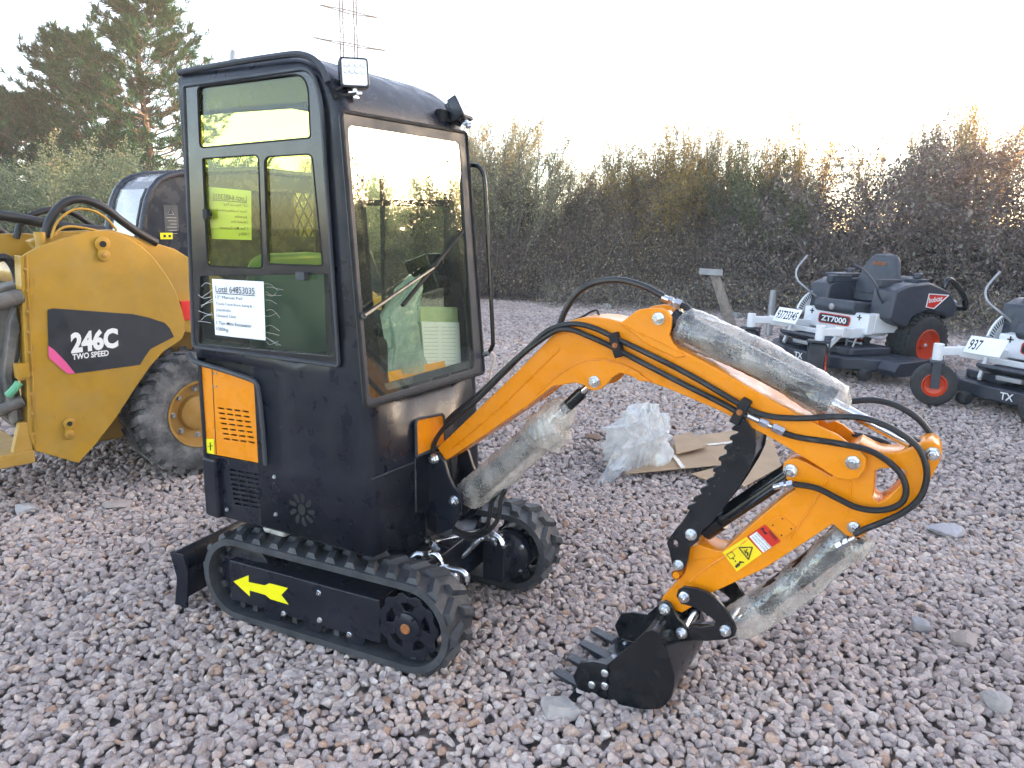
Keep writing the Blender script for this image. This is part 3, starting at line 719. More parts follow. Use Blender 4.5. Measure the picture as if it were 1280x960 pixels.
# orange square panel and seams low on the front
op = MB(); Wp = fpoly([(518, 524), (553, 517), (555, 555), (519, 571)], 0.004); qq = rpoly(to2(Wp), [0.02, 0.02, 0.004, 0.004]); plane_plate(op, qq, [], 0.006, 0.001, 0.002); opo = op.build('front_panel', MAT['orange'], ex, smooth=30)
sm = MB(); P_ = [o0 + e1 * a_ + e2 * b_2 + nn * 0.006 for a_, b_2 in qq]; sm.tube(P_ + [P_[0]], 0.006, 6, False); sm.build('panel_seal', MAT['gasket'], opo)
sm = MB(); sm.tube([FP(465, 599, 0.003), FP(517, 578, 0.003)], 0.0035, 5); sm.tube([FP(519, 574, 0.003), FP(520, 640, 0.003)], 0.003, 5); sm.build('front_seam', MAT['gasket'], ex)
tg = MB(); tg.tube([S(449, 520, YN + 0.02) + Vector((0.012, -0.006, 0)), S(450, 533, YN + 0.02) + Vector((0.012, -0.006, 0))], 0.008, 6); tg.build('retroreflector', M('amber', (0.5, 0.2, 0.06), 0.4), ex)

# ---- far window, rear window
fw_ = MB(); fw_.add([(-0.545, YF - 0.005, 1.20), (0.10, YF - 0.005, 1.20), (0.10, YF - 0.005, 2.02), (-0.545, YF - 0.005, 2.02)], [(0, 1, 2, 3)]); fw_.build('window_pane', MAT['ggreen'], ex, smooth=0)
fw_ = MB(); fw_.box(-0.235, -0.215, YF - 0.018, YF - 0.008, 1.20, 2.02); fw_.cut(); fw_.box(-0.54, 0.10, YF - 0.018, YF - 0.008, 1.66, 1.685); fw_.build('window_bar', MAT['dark'], ex)
fw_ = MB(); fw_.add([(-0.575, -0.36, 1.20), (-0.575, 0.24, 1.20), (-0.575, 0.24, 2.06), (-0.575, -0.36, 2.06)], [(0, 1, 2, 3)]); fw_.build('rear_window', MAT['ggreen'], ex, smooth=0)

# ---- inside the cab: seat, console, levers, dash
se = MB(); se.extrude([(-0.44, y, z) for y, z in rpoly([(-0.30, 1.02), (0.13, 1.02), (0.13, 1.46), (-0.30, 1.46)], 0.10, 6)], (0.085, 0, 0))
so_ = se.build('seat_back', MAT['teal'], ex, 0.025)
se = MB(); se.box(-0.42, 0.0, -0.28, 0.14, 0.92, 1.02); se.build('seat_cushion', MAT['vinyl'], ex, 0.03)
se = MB(); se.box(-0.54, -0.46, YN + 0.03, YF - 0.03, 0.46, 1.14); se.box(-0.46, -0.02, -0.27, 0.13, 0.46, 0.90); se.box(-0.46, -0.05, 0.17, 0.28, 0.46, 1.10); se.box(0.02, 0.20, -0.40, -0.34, 0.46, 1.10); se.build('seat_box', MAT['dark'], ex, 0.01)
dp = MB(); dp.obox((0.06, 0.235, 1.38), (0.06, 0, 0.02), (0, 0.05, 0), (-0.03, 0, 0.07)); dpo = dp.build('control_panel', MAT['doorblack'], ex, 0.008)
kn = MB()
for i in range(4):
    for j in range(3): kn.cut().lathe([(0.007, 0), (0.006, 0.01)], Vector((0.11 - 0.006 * j, 0.21 + i * 0.02, 1.335 + j * 0.036)), (1, 0, 0.3), 8)
kn.build('knob', MAT['steel'], dpo)
lvv = MB()
for y in (-0.10, -0.03): lvv.cut().tube(smooth_line([(0.10, y, 0.5), (0.10, y, 0.95), (0.06, y, 1.14)], 5), 0.008, 8); lvv.lathe([(0.012, -0.03), (0.018, 0), (0.016, 0.03), (0.004, 0.045)], (0.06, y, 1.16), (0, 0, 1), 10)
lvv.build('control_lever', MAT['blackgloss'], ex)
dsh = MB(); dsh.box(0.05, 0.235, -0.37, -0.24, 0.95, 1.19); dsh.build('dash_box', MAT['dark'], ex, 0.03)

# ---- work lamps, hand rail, lifting eye, aerial
def lamp(c, fwd, up, lab):
    c = Vector(c); f = Vector(fwd).normalized(); s = Vector(up).cross(f).normalized(); u = f.cross(s)
    q = MB(); q.extrude([c + s * a + u * b - f * 0.022 for a, b in rpoly([(-0.047, -0.047), (0.047, -0.047), (0.047, 0.047), (-0.047, 0.047)], 0.012)], f * 0.04)
    for k in range(5): q.obox(c - f * 0.03 + s * (k - 2) * 0.017, s * 0.003, f * 0.012, u * 0.04)
    o = q.build('work_lamp', MAT['blackgloss'], ex, 0.003); o['label'] = lab
    q = MB(); q.extrude([c + s * a + u * b + f * 0.019 for a, b in rpoly([(-0.040, -0.040), (0.040, -0.040), (0.040, 0.040), (-0.040, 0.040)], 0.008)], f * 0.002); lens = q.build('lens', MAT['led'], o, smooth=0)
    q = MB()
    for r_ in range(2):
        for k in range(4): q.cut().lathe([(0.008, 0), (0.006, 0.003)], c + s * (-0.027 + 0.018 * k) + u * (0.022 - 0.02 * r_) + f * 0.0215, f, 8)
    q.build('led', MAT['chrome'], lens)
    q = MB(); q.tube([c - u * 0.045, c - u * 0.075], 0.008, 8); q.obox(c - u * 0.062, s * 0.022, f * 0.012, u * 0.004); q.lathe([(0.013, 0), (0.013, 0.006)], c - u * 0.078, u, 6); q.build('lamp_bracket', MAT['steel'], o)
    return o
c1 = S(442, 92, -0.36); lamp(c1, (0.72, -0.62, 0.05), (-0.05, 0, 1), 'square work lamp with a bright lens facing forward')
br = MB(); a = S(417, 118, -0.43); br.add([S(409, 106, -0.435), S(432, 122, -0.41), S(418, 126, -0.425)], [(0, 1, 2), (2, 1, 0)]); br.bar(S(417, 121, -0.425), S(445, 117, -0.36), 0.018, 0.008); br.tube([S(420, 113, -0.42), S(428, 108, -0.40), S(432, 101, -0.38)], 0.004, 6)
br.build('lamp_arm', MAT['dark'], ex)
c2 = S(576, 137, 0.235); lamp(c2, (0.80, 0.1, 0.45), (-0.4, 0, 0.9), 'work lamp tilted up over the far corner of the windscreen')
br = MB(); br.obox(S(558, 146, 0.20), (0.012, 0, 0), (0, 0.055, 0), (0, 0, 0.022)); br.bar(S(560, 150, 0.20), c2 + Vector((0.0, 0, -0.06)), 0.02, 0.008); br.build('lamp_arm', MAT['dark'], ex)
hr = MB(); hr.tube(smooth_line([S(u, v, 0.33) for u, v in [(584, 209), (591, 206.5), (600, 210), (605.5, 224), (608, 260), (612, 340), (616, 420), (615, 434), (609, 442), (602, 444)]], 5), 0.009, 10); hr.build('hand_rail', MAT['blackgloss'], ex)
hr = MB(); hr.tube([S(600, 444, 0.33), S(612, 440, 0.33)], 0.011, 8); hr.build('rail_clamp', MAT['galv'], ex)
sw = MB(); sw.tube(smooth_line([S(u, v, 0.33) for u, v in [(614, 440), (618, 446), (616, 456), (613, 466), (612, 482)]], 4), 0.005, 5); sw.build('strap_end', M('webbing', (0.55, 0.48, 0.40), 0.8), ex)
ey = MB(); p = S(292, 77, -0.3); ey.tube([p + Vector((0, 0, -0.03)), p + Vector((0, 0, 0.04))], 0.009, 8); ey.lathe([(0.014, 0), (0.012, 0.03), (0.005, 0.04)], p, (0, 0, 1), 8); ey.build('lifting_eye', MAT['galv'], ex)

# ---- swing bracket
BY = 0.085
k = MB()
brk = px([(520, 573), (538, 562), (549, 566), (557, 578), (562, 595), (568, 608), (577, 617), (579, 628), (576, 643), (566, 660), (549, 668), (527, 665), (519, 650)], -BY)
k.prism(brk, -BY - 0.008, -BY + 0.008); k.prism([(x, z) for x, z in brk], BY - 0.008, BY + 0.008)
k.build('swing_bracket', MAT['black'], ex, 0.003)
k = MB(); k.lathe([(0.075, 0), (0.075, 0.30)], (0.285, 0, 0.42), (0, 0, 1), 20); k.box(0.20, 0.33, -0.16, 0.16, 0.40, 0.47); k.build('swing_post', MAT['blackgloss'], ex, 0.005)
# ---- boom
bo = MB()
body_top = [(546.5, 560), (600, 509), (645, 466), (690, 420), (700, 408), (712, 401), (727, 397), (745, 396.5), (762, 398.5), (776, 402.5), (800, 413), (851, 437), (900, 463), (950, 492), (994, 517), (1014, 526)]
body_bot = [(1026, 583), (965, 546), (922, 525.5), (900, 514), (860, 496.5), (830, 484), (800, 474), (775, 466.5), (760, 464), (735, 465), (716, 469), (692, 481), (656, 509), (610, 541), (557, 576)]
bp_ = px(body_top + body_bot, -0.066)
bo.prism(bp_, -0.066, 0.066)
boom = bo.build('boom', MAT['orange'], ex, 0.004, smooth=30)
def twin(pts, y, th, name, holes=(), bev=0.0025, m='orange', par=None):
    q = MB(); out = px(pts, -y)
    for s in (-1, 1): plate(q, out, holes, s * y - th / 2, s * y + th / 2, bev)
    return q.build(name, MAT[m], par or boom, smooth=30)
twin([(776, 404), (795, 389), (800, 386.6), (812, 385), (828, 385.5), (836, 389), (840, 397), (839.5, 408), (837, 419), (842, 429), (850, 437), (857, 445), (846, 447), (810, 430)], 0.066, 0.016, 'ram_bracket')
twin([(655, 511), (676, 489), (700, 468), (717, 457), (735, 450.5), (757, 450), (777, 456), (800, 467), (815, 477), (800, 476), (787, 468), (776, 466), (767, 471), (759, 480), (752, 486), (744, 488), (736, 486), (731, 481), (720, 478), (692, 482.5)], 0.068, 0.014, 'lug_plate')
# forked boom end round the elbow pin
twin([(905, 492), (960, 521), (985, 519), (1012, 525), (1030, 535), (1047, 543), (1060, 553), (1075, 563), (1083, 573), (1082, 586), (1073, 597), (1060, 600), (1046, 597), (1026, 584), (965, 547), (925, 527)], 0.068, 0.012, 'boom_end')
def weld(pts, y, par, name='weld_bead'):
    q = MB(); P = smooth_line([S(u, v, y) for u, v in pts], 6); rs_ = [0.0028 + 0.0007 * math.sin(i * 2.3) for i in range(len(P))]; q.tube(P, rs_, 6); return q.build(name, MAT['orange'], par)
weld([(655, 511), (676, 489), (700, 468), (717, 457), (735, 450.5), (757, 450), (777, 456), (800, 467)], -0.0745, boom)
weld([(776, 404), (800, 416), (830, 430), (851, 441)], -0.074, boom)
weld([(564, 562), (620, 514), (660, 476), (700, 436)], -0.0665, boom)
def pin(u, v, y, r=0.016, name='pivot_pin', par=None, both=True):
    q = MB(); p = S(u, v, -y)
    for s in ((-1, 1) if both else (-1,)): q.lathe([(r * 1.28, 0), (r * 1.28, 0.0035)], (p.x, s * y, p.z), (0, s, 0), 22); q.lathe([(r * 1.05, 0), (r * 1.05, 0.013), (r * 0.85, 0.0155)], (p.x, s * (y + 0.0035), p.z), (0, s, 0), 6, phase=0.3 + p.x * 9); q.lathe([(r * 0.58, 0), (r * 0.58, 0.021), (r * 0.45, 0.024)], (p.x, s * (y + 0.004), p.z), (0, s, 0), 14)
    q.tube([(p.x, -y, p.z), (p.x, y, p.z)], r * 1.1, 14)
    return q.build(name, MAT['steel'], par or boom, smooth=28)
pin(543, 573, 0.094, 0.017); pin(568, 626, 0.094, 0.017); pin(743, 477, 0.076); pin(823, 398, 0.076); pin(1066, 578, 0.076)
# ---- stick
sk_out = [(978, 587), (980, 578), (985, 574.5), (994, 573), (1008, 578), (1040, 596), (1058, 588), (1060, 560), (1075, 553), (1086, 559), (1097, 564), (1107, 566), (1116, 566), (1126, 565.5), (1137, 562), (1146, 558), (1153, 553.5), (1160, 551.5), (1167, 552), (1174, 557), (1177.5, 566), (1176, 574), (1171, 584), (1165, 596), (1158, 612), (1148, 627), (1136, 638), (1112, 652), (1090, 661), (1076, 671), (1066, 674), (1056, 668), (1041, 655), (1000, 682), (955, 711), (890, 741), (868, 757), (852, 766), (842, 762), (829, 756), (827, 748), (845, 729), (856, 716), (860, 700), (862, 684), (872, 680.5), (893, 688), (903, 689), (940, 655), (979, 622), (994, 612), (983, 600)]
hole = [(1094, 588), (1101, 585.5), (1125, 585), (1133, 591), (1132, 599), (1120, 612), (1106, 625), (1098, 628.5), (1091, 622)]
sk = MB(); plate(sk, px(sk_out, -0.052), [px(hole, -0.052)], -0.052, 0.052, 0.003)
stick = sk.build('stick', MAT['orange'], ex, smooth=30)
q = MB(); q.tube([S(845, 719, -0.07), Vector((S(845, 719, -0.07).x, 0.07, S(845, 719, -0.07).z))], 0.016, 14, False); q.tube([S(845, 719, -0.0705), Vector((S(845, 719, -0.0705).x, 0.07, S(845, 719, -0.0705).z))], 0.012, 14); q.build('pin_sleeve', MAT['orange'], stick)
pin(1166, 567, 0.056, 0.015, par=stick); pin(1067, 659, 0.056, 0.014, par=stick); pin(988, 588, 0.058, 0.016, par=stick)
weld([(1034, 600), (1010, 640), (985, 676)], -0.053, stick); weld([(868, 700), (890, 697), (915, 690)], -0.053, stick); weld([(862, 728), (880, 712), (905, 696), (935, 674)], -0.053, stick); weld([(1060, 553), (1064, 605), (1060, 640)], -0.0522, stick)
# raised boss plate on the stick
q = MB(); bs = px(rpoly([(958, 655), (975, 643), (996, 660), (978, 674)], 4), -0.0545); q.prism(bs, -0.0565, -0.050); q.build('boss_plate', MAT['orange'], stick, 0.0015)
q = MB()
for u, v in [(966, 656.5), (978, 648.5), (989, 661), (977, 669)]: q.cut().lathe([(0.003, 0), (0.002, 0.001)], S(u, v, -0.0572), (0, -1, 0), 6)
q.build('boss_hole', MAT['dark'], stick)
# stickers on the stick
ys = -0.0535
def flat(pts, m, name, par, off=0.0):
    q = MB(); q.add([S(u, v, ys - 0.0015 - off) for u, v in pts], [tuple(range(len(pts)))]); return q.build(name, m, par, smooth=0)
w1 = flat([(903, 690.5), (933, 671), (953, 692), (921, 714.5)], MAT['warnyel'], 'warning_sticker', stick); w1['label'] = 'yellow warning sticker with a triangle and pictograms'
fr1 = MB()
def seg(a, b, w, y=-0.003): fr1.bar(S(*a, ys + y), S(*b, ys + y), w, 0.0006, (0, 1, 0))
T1 = [(923.5, 684.5), (940.5, 684), (935.5, 699.5)]
for a, b in zip(T1, T1[1:] + T1[:1]): seg(a, b, 0.0035)
for a, b in [((930, 688), (936, 693)), ((934, 686.5), (931, 692)), ((935, 690), (934, 695))]: seg(a, b, 0.003)
B1 = [(908.5, 693.5), (914.5, 689.5), (919, 695), (913, 699)]
for a, b in zip(B1, B1[1:] + B1[:1]): seg(a, b, 0.0016)
for a, b in [((915.5, 697.5), (917.5, 699)), ((918.5, 701), (920, 702)), ((919, 708.5), (927, 702)), ((921, 705), (925, 706.5)), ((924, 702), (930, 703)), ((920, 709.5), (924, 706))]: seg(a, b, 0.0045)
fr1.build('pictogram', MAT['ink'], w1, smooth=0)
w2 = flat([(933.5, 670.5), (956, 655.5), (976, 676.5), (952.5, 692)], MAT['red'], 'warning_sticker', stick); w2['label'] = 'red and white warning sticker'
w3 = flat([(936.5, 670.8), (946, 664.5), (964.5, 684), (954, 691)], MAT['white'], 'text_field', w2, 0.001)
fr1 = MB()
for a, b in [((951, 662), (955, 660)), ((954, 665), (959, 667)), ((953, 661), (957, 668))]: seg(a, b, 0.004)
lettering(fr1, 'WARNING', S(959.5, 665.5, ys - 0.003), S(969.5, 676, ys - 0.003), S(962.5, 662.8, ys - 0.003), (0, 0, 0), 0.01)
for i in range(3): lettering(fr1, ['Keep clear of boom', 'and swing area when', 'machine is working'][i], S(945.5 - i * 3.0, 667.2 + i * 2.0, ys - 0.004), S(962.5 - i * 3.0, 685 + i * 2.0, ys - 0.004), S(947.3 - i * 3.0, 666 + i * 2.0, ys - 0.004), (0, 0, 0))
fr1.build('printed_text', MAT['ink'], w2, smooth=0)

# ---- thumb with serrated edge
tout = [(927, 521)]
ser = [(924, 529), (921, 541), (914, 553), (907, 567), (900, 581), (892, 595), (884, 606), (876, 617), (868, 628), (860, 640)]
for (u, v), (u2, v2) in zip(ser, ser[1:]):
    tout += [(u + 1.5, v), (u - 3.5, v + 1.8), (u - 7.0, v + 3.2), (u - 8.6, v + 5.6), (u - 8.2, v + 8.0), (u - 5.5, v + 9.0), (u2 + 2.0, v2 - 2.0)]
tout += [(853, 652), (846, 660), (837, 672), (834, 678), (837, 687), (840, 702), (843, 711), (851, 714), (857, 709), (860, 700), (863, 684), (873, 676), (878, 662), (889, 654), (898, 643), (907, 632), (920, 613), (935, 589), (943, 572), (945.5, 556), (942, 538), (934, 526)]
TY = 0.082
hole_t = px([(841.5, 676), (844, 673), (848, 677), (848, 682), (845, 684), (842, 681)], -TY)
th_ = MB(); out_t = px(tout, -TY)
for s in (-1, 1): plate(th_, out_t, [hole_t], s * TY - 0.006, s * TY + 0.006, 0.001)
web = px([(918, 556), (930, 528), (944, 552), (941, 572), (930, 590), (912, 618), (896, 640), (889, 642)], -TY)
th_.prism(web, -TY + 0.006, TY - 0.006)
thumb = th_.build('thumb', MAT['blackgloss'], ex, smooth=30)
pin(848, 706, TY + 0.006, 0.014, par=thumb); pin(864, 668, TY + 0.006, 0.015, par=thumb)
q = MB(); p = S(913, 577, -TY - 0.006); q.lathe([(0.016, 0), (0.016, 0.008), (0.008, 0.009)], p, (0, -1, 0), 16); q.build('stop_pin', MAT['blackgloss'], thumb)
q = MB()
for i in range(7): q.cut().lathe([(0.003, 0), (0.002, 0.001)], S(923 - i * 6.0, 560 + i * 9.5, -TY - 0.007), (0, -1, 0), 6)
q.build('punch_mark', MAT['gasket'], thumb)
tl_ = MB(); a, b = S(987, 590, 0.0), S(880, 662, 0.0)
tl_.tube([a, b], 0.030, 18); tl_.tube([a + Vector((0, -0.045, -0.012)), a * 0.35 + b * 0.65 + Vector((0, -0.045, -0.014))], 0.009, 8); tl_.tube([a + Vector((0, -0.045, 0.006)), a * 0.25 + b * 0.75 + Vector((0, -0.045, 0.004))], 0.009, 8)
tl_.tube([a * 0.2 + b * 0.8, b], 0.038, 18)
tl_.build('thumb_ram', MAT['blackgloss'], ex)

# ---- bucket
BW = 0.19; yb = -BW
side = [(816, 787), (824, 791), (829, 803), (838, 828), (843, 845), (842.5, 858), (839, 872), (833, 880), (825, 886), (806, 887), (778, 881.5), (754, 873), (759, 831), (792, 803), (806, 790)]
sp_ = px(side, yb)
bk = MB(); bk.prism(sp_, -BW, -BW + 0.010); bk.prism(sp_, BW - 0.010, BW)
curve = px([(722, 862.5), (738, 868), (754, 873), (778, 881.5), (806, 887), (825, 886), (833, 880), (839, 872), (842.5, 858), (843, 845), (838, 828), (829, 803), (824, 791), (816, 787), (806, 790)], yb)
n = len(curve); vs = [(x, y, z) for y in (-BW, BW) for x, z in curve]; bk.add(vs, [(i, i + 1, n + i + 1, n + i) for i in range(n - 1)])
bucket = bk.build('bucket', MAT['blackgloss'], ex, 0.002, smooth=45, solid=0.0)
cu_ = MB(); vs_ = []
cp = [Vector((x, 0, z)) for x, z in curve]
for i in range(n - 1):
    a, b = cp[i], cp[i + 1]; m_ = (a + b) / 2; d_ = (b - a); nr = Vector((-d_.z, 0, d_.x)).normalized()
    cu_.obox(m_ + nr * 0.006, d_ / 2, (0, BW - 0.002, 0), nr * 0.005)
cu_.build('bucket_lining', MAT['blackgloss'], bucket)
sc_ = MB(); cutp = px([(722, 862), (716, 845), (725, 828), (742, 827), (759, 831), (758, 868), (754, 873)], yb - 0.012)
sc_.prism(cutp, yb - 0.012, yb - 0.001); sc_.cut(); sc_.prism(cutp, BW + 0.001, BW + 0.012); sc_.build('side_cutter', MAT['blackgloss'], bucket, 0.002)
sb = MB()
for u, v in [(756, 841.5), (740, 856), (756, 857.5)]:
    p = S(u, v, yb - 0.012); sb.cut().bolt(p, (0, -1, 0), 0.010, 0.008); sb.cut().bolt((p.x, BW + 0.012, p.z), (0, 1, 0), 0.010, 0.008)
sb.build('bucket_bolt', MAT['steel'], bucket)
lip = S(722, 862, yb); tip = S(689, 841, yb); dT = (tip - lip); upv = Vector((-dT.z, 0, dT.x)).normalized()
if upv.z < 0: upv = -upv
wdg = MB(); wdg.obox(lip - dT * 0.08, dT * 0.14, (0, BW, 0), upv * 0.007); wdg.build('cutting_edge', MAT['blackgloss'], bucket, 0.002)
dn = dT.normalized()
for i in range(4):
    y = -BW + 0.025 + i * (2 * BW - 0.05) / 3; q = MB(); base = Vector((lip.x, y, lip.z)); w0, w1_ = 0.027, 0.019
    A = base - dn * 0.05; B = base + dn * (dT.length * 0.95)
    q.add([A + Vector((0, -w0, 0)) + upv * 0.018, A + Vector((0, w0, 0)) + upv * 0.018, A + Vector((0, w0, 0)) - upv * 0.018, A + Vector((0, -w0, 0)) - upv * 0.018,
           B + Vector((0, -w1_, 0)) + upv * 0.004, B + Vector((0, w1_, 0)) + upv * 0.004, B + Vector((0, w1_, 0)) - upv * 0.004, B + Vector((0, -w1_, 0)) - upv * 0.004],
          [(0, 1, 2, 3), (7, 6, 5, 4), (0, 4, 5, 1), (1, 5, 6, 2), (2, 6, 7, 3), (3, 7, 4, 0)])
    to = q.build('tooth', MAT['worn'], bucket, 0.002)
    q = MB(); q.bolt(A + upv * 0.018 + dn * 0.012, upv, 0.009, 0.008); q.build('tooth_bolt', MAT['steel'], to)
# ears carrying the bucket pins
ear = px([(831, 750), (838, 753), (842, 760), (848, 772), (857, 781), (861, 789), (860, 797), (854, 801), (846, 800), (838, 812), (829, 806), (815, 788), (806, 786), (818, 770), (823, 757)], -0.075)
q = MB()
for s in (-1, 1): plate(q, ear, [], s * 0.075 - 0.006, s * 0.075 + 0.006, 0.0015)
q.build('bucket_ear', MAT['blackgloss'], bucket, smooth=30)
pin(831, 761, 0.082, 0.0155, par=bucket); pin(852, 791, 0.082, 0.0155, par=bucket)
# rocker and link to the bucket ram
rk = px([(846, 744), (848, 737), (855, 732.5), (870, 734.5), (884, 739), (895, 747), (905, 757), (912, 768), (918, 778), (921, 787), (919, 794), (912, 797.5), (900, 799), (883, 800.5), (865, 799), (861, 790), (862, 781), (878, 783), (892, 780.5), (896, 777), (888, 770), (876, 762), (864, 757), (852, 754)], -0.092)
q = MB()
for s in (-1, 1): plate(q, rk, [], s * 0.092 - 0.006, s * 0.092 + 0.006, 0.0015)
q.build('bucket_rocker', MAT['blackgloss'], ex, smooth=30)
pin(855, 746, 0.10, 0.015, par=stick); pin(907, 788, 0.10, 0.015, par=stick)
q = MB(); a = S(862, 770, -0.05); q.tube([S(853, 790, 0), S(905, 788, 0)], 0.03, 14); q.build('bucket_link', MAT['blackgloss'], ex)

# ---- rams in bubble wrap
def axis_px(a, b, y=0.0): return S(*a, y), S(*b, y)
def ram(body, rod, rb, rr, name):
    q = MB(); q.tube([body[0], body[1]], rb, 20); q.lathe([(rb * 1.12, 0), (rb * 1.12, 0.03)], body[1], body[0] - body[1], 20)
    o = q.build(name, MAT['blackgloss'], ex, 0.003)
    q = MB(); q.tube([rod[0], rod[1]], rr, 16); q.build('piston_rod', MAT['chrome'], o)
    return o
def wrap(a, b, prof, par, seed, lab=None, squash=1.0, sag=(0, 0, 0)):
    """loose wrap: lumpy tube round the line a-b, prof = [(t, radius)]"""
    q = np.random.default_rng(seed); a, b = Vector(a), Vector(b); ax = (b - a).normalized(); e1 = Vector((0, 1, 0)); e2 = ax.cross(e1).normalized(); e1 = e2.cross(ax)
    nt_, ns = 60, 44; ph = q.uniform(0, 6.28, 12); fr = q.integers(2, 7, 12); ft = q.uniform(3, 16, 12)
    vs = []
    for i in range(nt_ + 1):
        t_ = i / nt_; r0 = float(np.interp(t_, [p[0] for p in prof], [p[1] for p in prof]))
        for k2 in range(ns):
            th = 2 * math.pi * k2 / ns
            w_ = sum(math.sin(fr[m_] * th + ft[m_] * t_ * 2 + ph[m_]) for m_ in range(12)) / 12
            rr_ = r0 * (1 + 0.16 * w_) + 0.0022 * math.sin(th * 19 + 40 * t_ + ph[0]) * (1 if r0 > 0.03 else 0.4)
            sg = Vector(sag) * math.sin(math.pi * t_)
            vs.append(a.lerp(b, t_) + (e1 * math.cos(th) * squash + e2 * math.sin(th)) * rr_ + sg)
    m_ = MB(); m_.add(vs, [(i * ns + k2, i * ns + (k2 + 1) % ns, (i + 1) * ns + (k2 + 1) % ns, (i + 1) * ns + k2) for i in range(nt_) for k2 in range(ns)])
    return m_.build('bubble_wrap', MAT['bubble'], par, smooth=80)
# boom ram
A, B = axis_px((572, 632), (743, 477)); r1 = ram((A, A.lerp(B, 0.66)), (A.lerp(B, 0.6), B), 0.045, 0.016, 'boom_ram')
q = MB(); q.tube([A.lerp(B, 0.80), A.lerp(B, 0.93)], 0.022, 14); q.build('rod_end', MAT['blackgloss'], r1)
wrap(A.lerp(B, 0.06), A.lerp(B, 0.84), [(0, 0.035), (0.05, 0.062), (0.3, 0.066), (0.72, 0.064), (0.8, 0.066), (0.93, 0.058), (1, 0.030)], r1, 5, sag=(0.008, 0, -0.012))
wrap(A.lerp(B, 0.58), A.lerp(B, 0.78), [(0, 0.05), (0.3, 0.085), (0.7, 0.075), (1, 0.03)], r1, 15, sag=(0.02, 0, -0.012))
# stick ram above the boom
A, B = axis_px((830, 396), (1164, 567)); r2 = ram((A.lerp(B, 0.03), A.lerp(B, 0.66)), (A.lerp(B, 0.6), B), 0.043, 0.0165, 'stick_ram')
q = MB(); q.tube([A.lerp(B, 0.93), B], 0.024, 14); q.build('rod_end', MAT['blackgloss'], r2)
wrap(A.lerp(B, 0.05), A.lerp(B, 0.715), [(0, 0.03), (0.04, 0.058), (0.3, 0.062), (0.65, 0.056), (0.82, 0.062), (0.95, 0.060), (1, 0.026)], r2, 21, sag=(0.004, 0, 0.018))
# bucket ram under the stick
A, B = axis_px((1072, 662), (908, 786), -0.005); r3 = ram((A, A.lerp(B, 0.74)), (A.lerp(B, 0.7), B), 0.041, 0.016, 'bucket_ram')
wrap(A.lerp(B, 0.02), A.lerp(B, 0.985), [(0, 0.035), (0.05, 0.055), (0.4, 0.060), (0.8, 0.062), (0.93, 0.060), (1, 0.035)], r3, 33, sag=(0.016, 0, -0.014))
wrap(S(1058, 690, -0.03), S(1092, 676, -0.03), [(0, 0.03), (0.4, 0.038), (0.8, 0.02), (1, 0.008)], r3, 35)

# ---- hoses
def hose(pts, y, r=0.0092, name='hose', m='hose', par=None, y2=None):
    n_ = len(pts); P = [S(u, v, y if y2 is None else y + (y2 - y) * i / (n_ - 1)) for i, (u, v) in enumerate(pts)]
    q = MB(); q.tube(smooth_line(P, 6), r, 9); return q.build(name, MAT[m], par or ex)
def fitting(a, b, y, r=0.011):
    A, B = S(*a, y), S(*b, y); q = MB(); L_ = (B - A); q.tube([A, A + L_ * 0.32], r * 0.8, 10); q.lathe([(r * 1.15, 0), (r * 1.15, L_.length * 0.22)], A + L_ * 0.34, L_, 6); q.tube([A + L_ * 0.55, A + L_ * 0.66], r * 0.7, 10); q.lathe([(r * 1.25, 0), (r * 1.25, L_.length * 0.3)], A + L_ * 0.68, L_, 6)
    return q.build('hose_fitting', MAT['steel'], ex)
yh = -0.082
hose([(541, 566), (543, 553), (556, 535), (590, 506), (640, 456), (676, 420), (697, 408), (720, 405), (745, 411), (772, 424), (820, 447), (870, 473), (930, 508), (960, 520), (1000, 523), (1040, 521), (1075, 522), (1105, 531), (1130, 545), (1148, 560), (1157, 580), (1158, 600), (1150, 622), (1130, 640), (1105, 652), (1082, 661), (1068, 668)], yh)
hose([(540, 569), (545, 550), (560, 530), (600, 496), (645, 450), (690, 416), (712, 412), (735, 420), (766, 434), (800, 452), (850, 478), (900, 503), (922, 515), (934, 521)], yh - 0.004)
hose([(978, 541), (1000, 547), (1040, 553), (1080, 561), (1105, 573), (1124, 590), (1132, 608), (1130, 624), (1118, 634), (1096, 638), (1070, 634), (1045, 622), (1020, 610), (992, 605)], yh)
fitting((934, 519), (981, 541), yh, 0.0115); fitting((967, 609), (992, 605), yh + 0.0, 0.011)
hose([(1062, 502), (1090, 500), (1118, 506), (1142, 519), (1158, 535), (1165, 548)], 0.07, 0.0095)
hose([(1065, 543), (1085, 547), (1105, 553), (1112, 557)], 0.07, 0.0095)
hose([(700, 406), (707, 388), (722, 366), (745, 353), (775, 350), (805, 358), (830, 371)], 0.0, 0.011)
fitting((828, 372), (852, 382), 0.0, 0.015)
hose([(850, 381), (858, 384), (864, 392), (863, 400)], 0.0, 0.011)
hose([(718, 400), (728, 396), (738, 390), (746, 388), (749, 394)], 0.03, 0.004)
hose([(538, 572), (541, 556), (550, 540), (566, 520), (600, 492), (650, 445), (690, 412)], 0.02, 0.012)
fitting((1069, 672), (1046, 684), -0.07, 0.011)
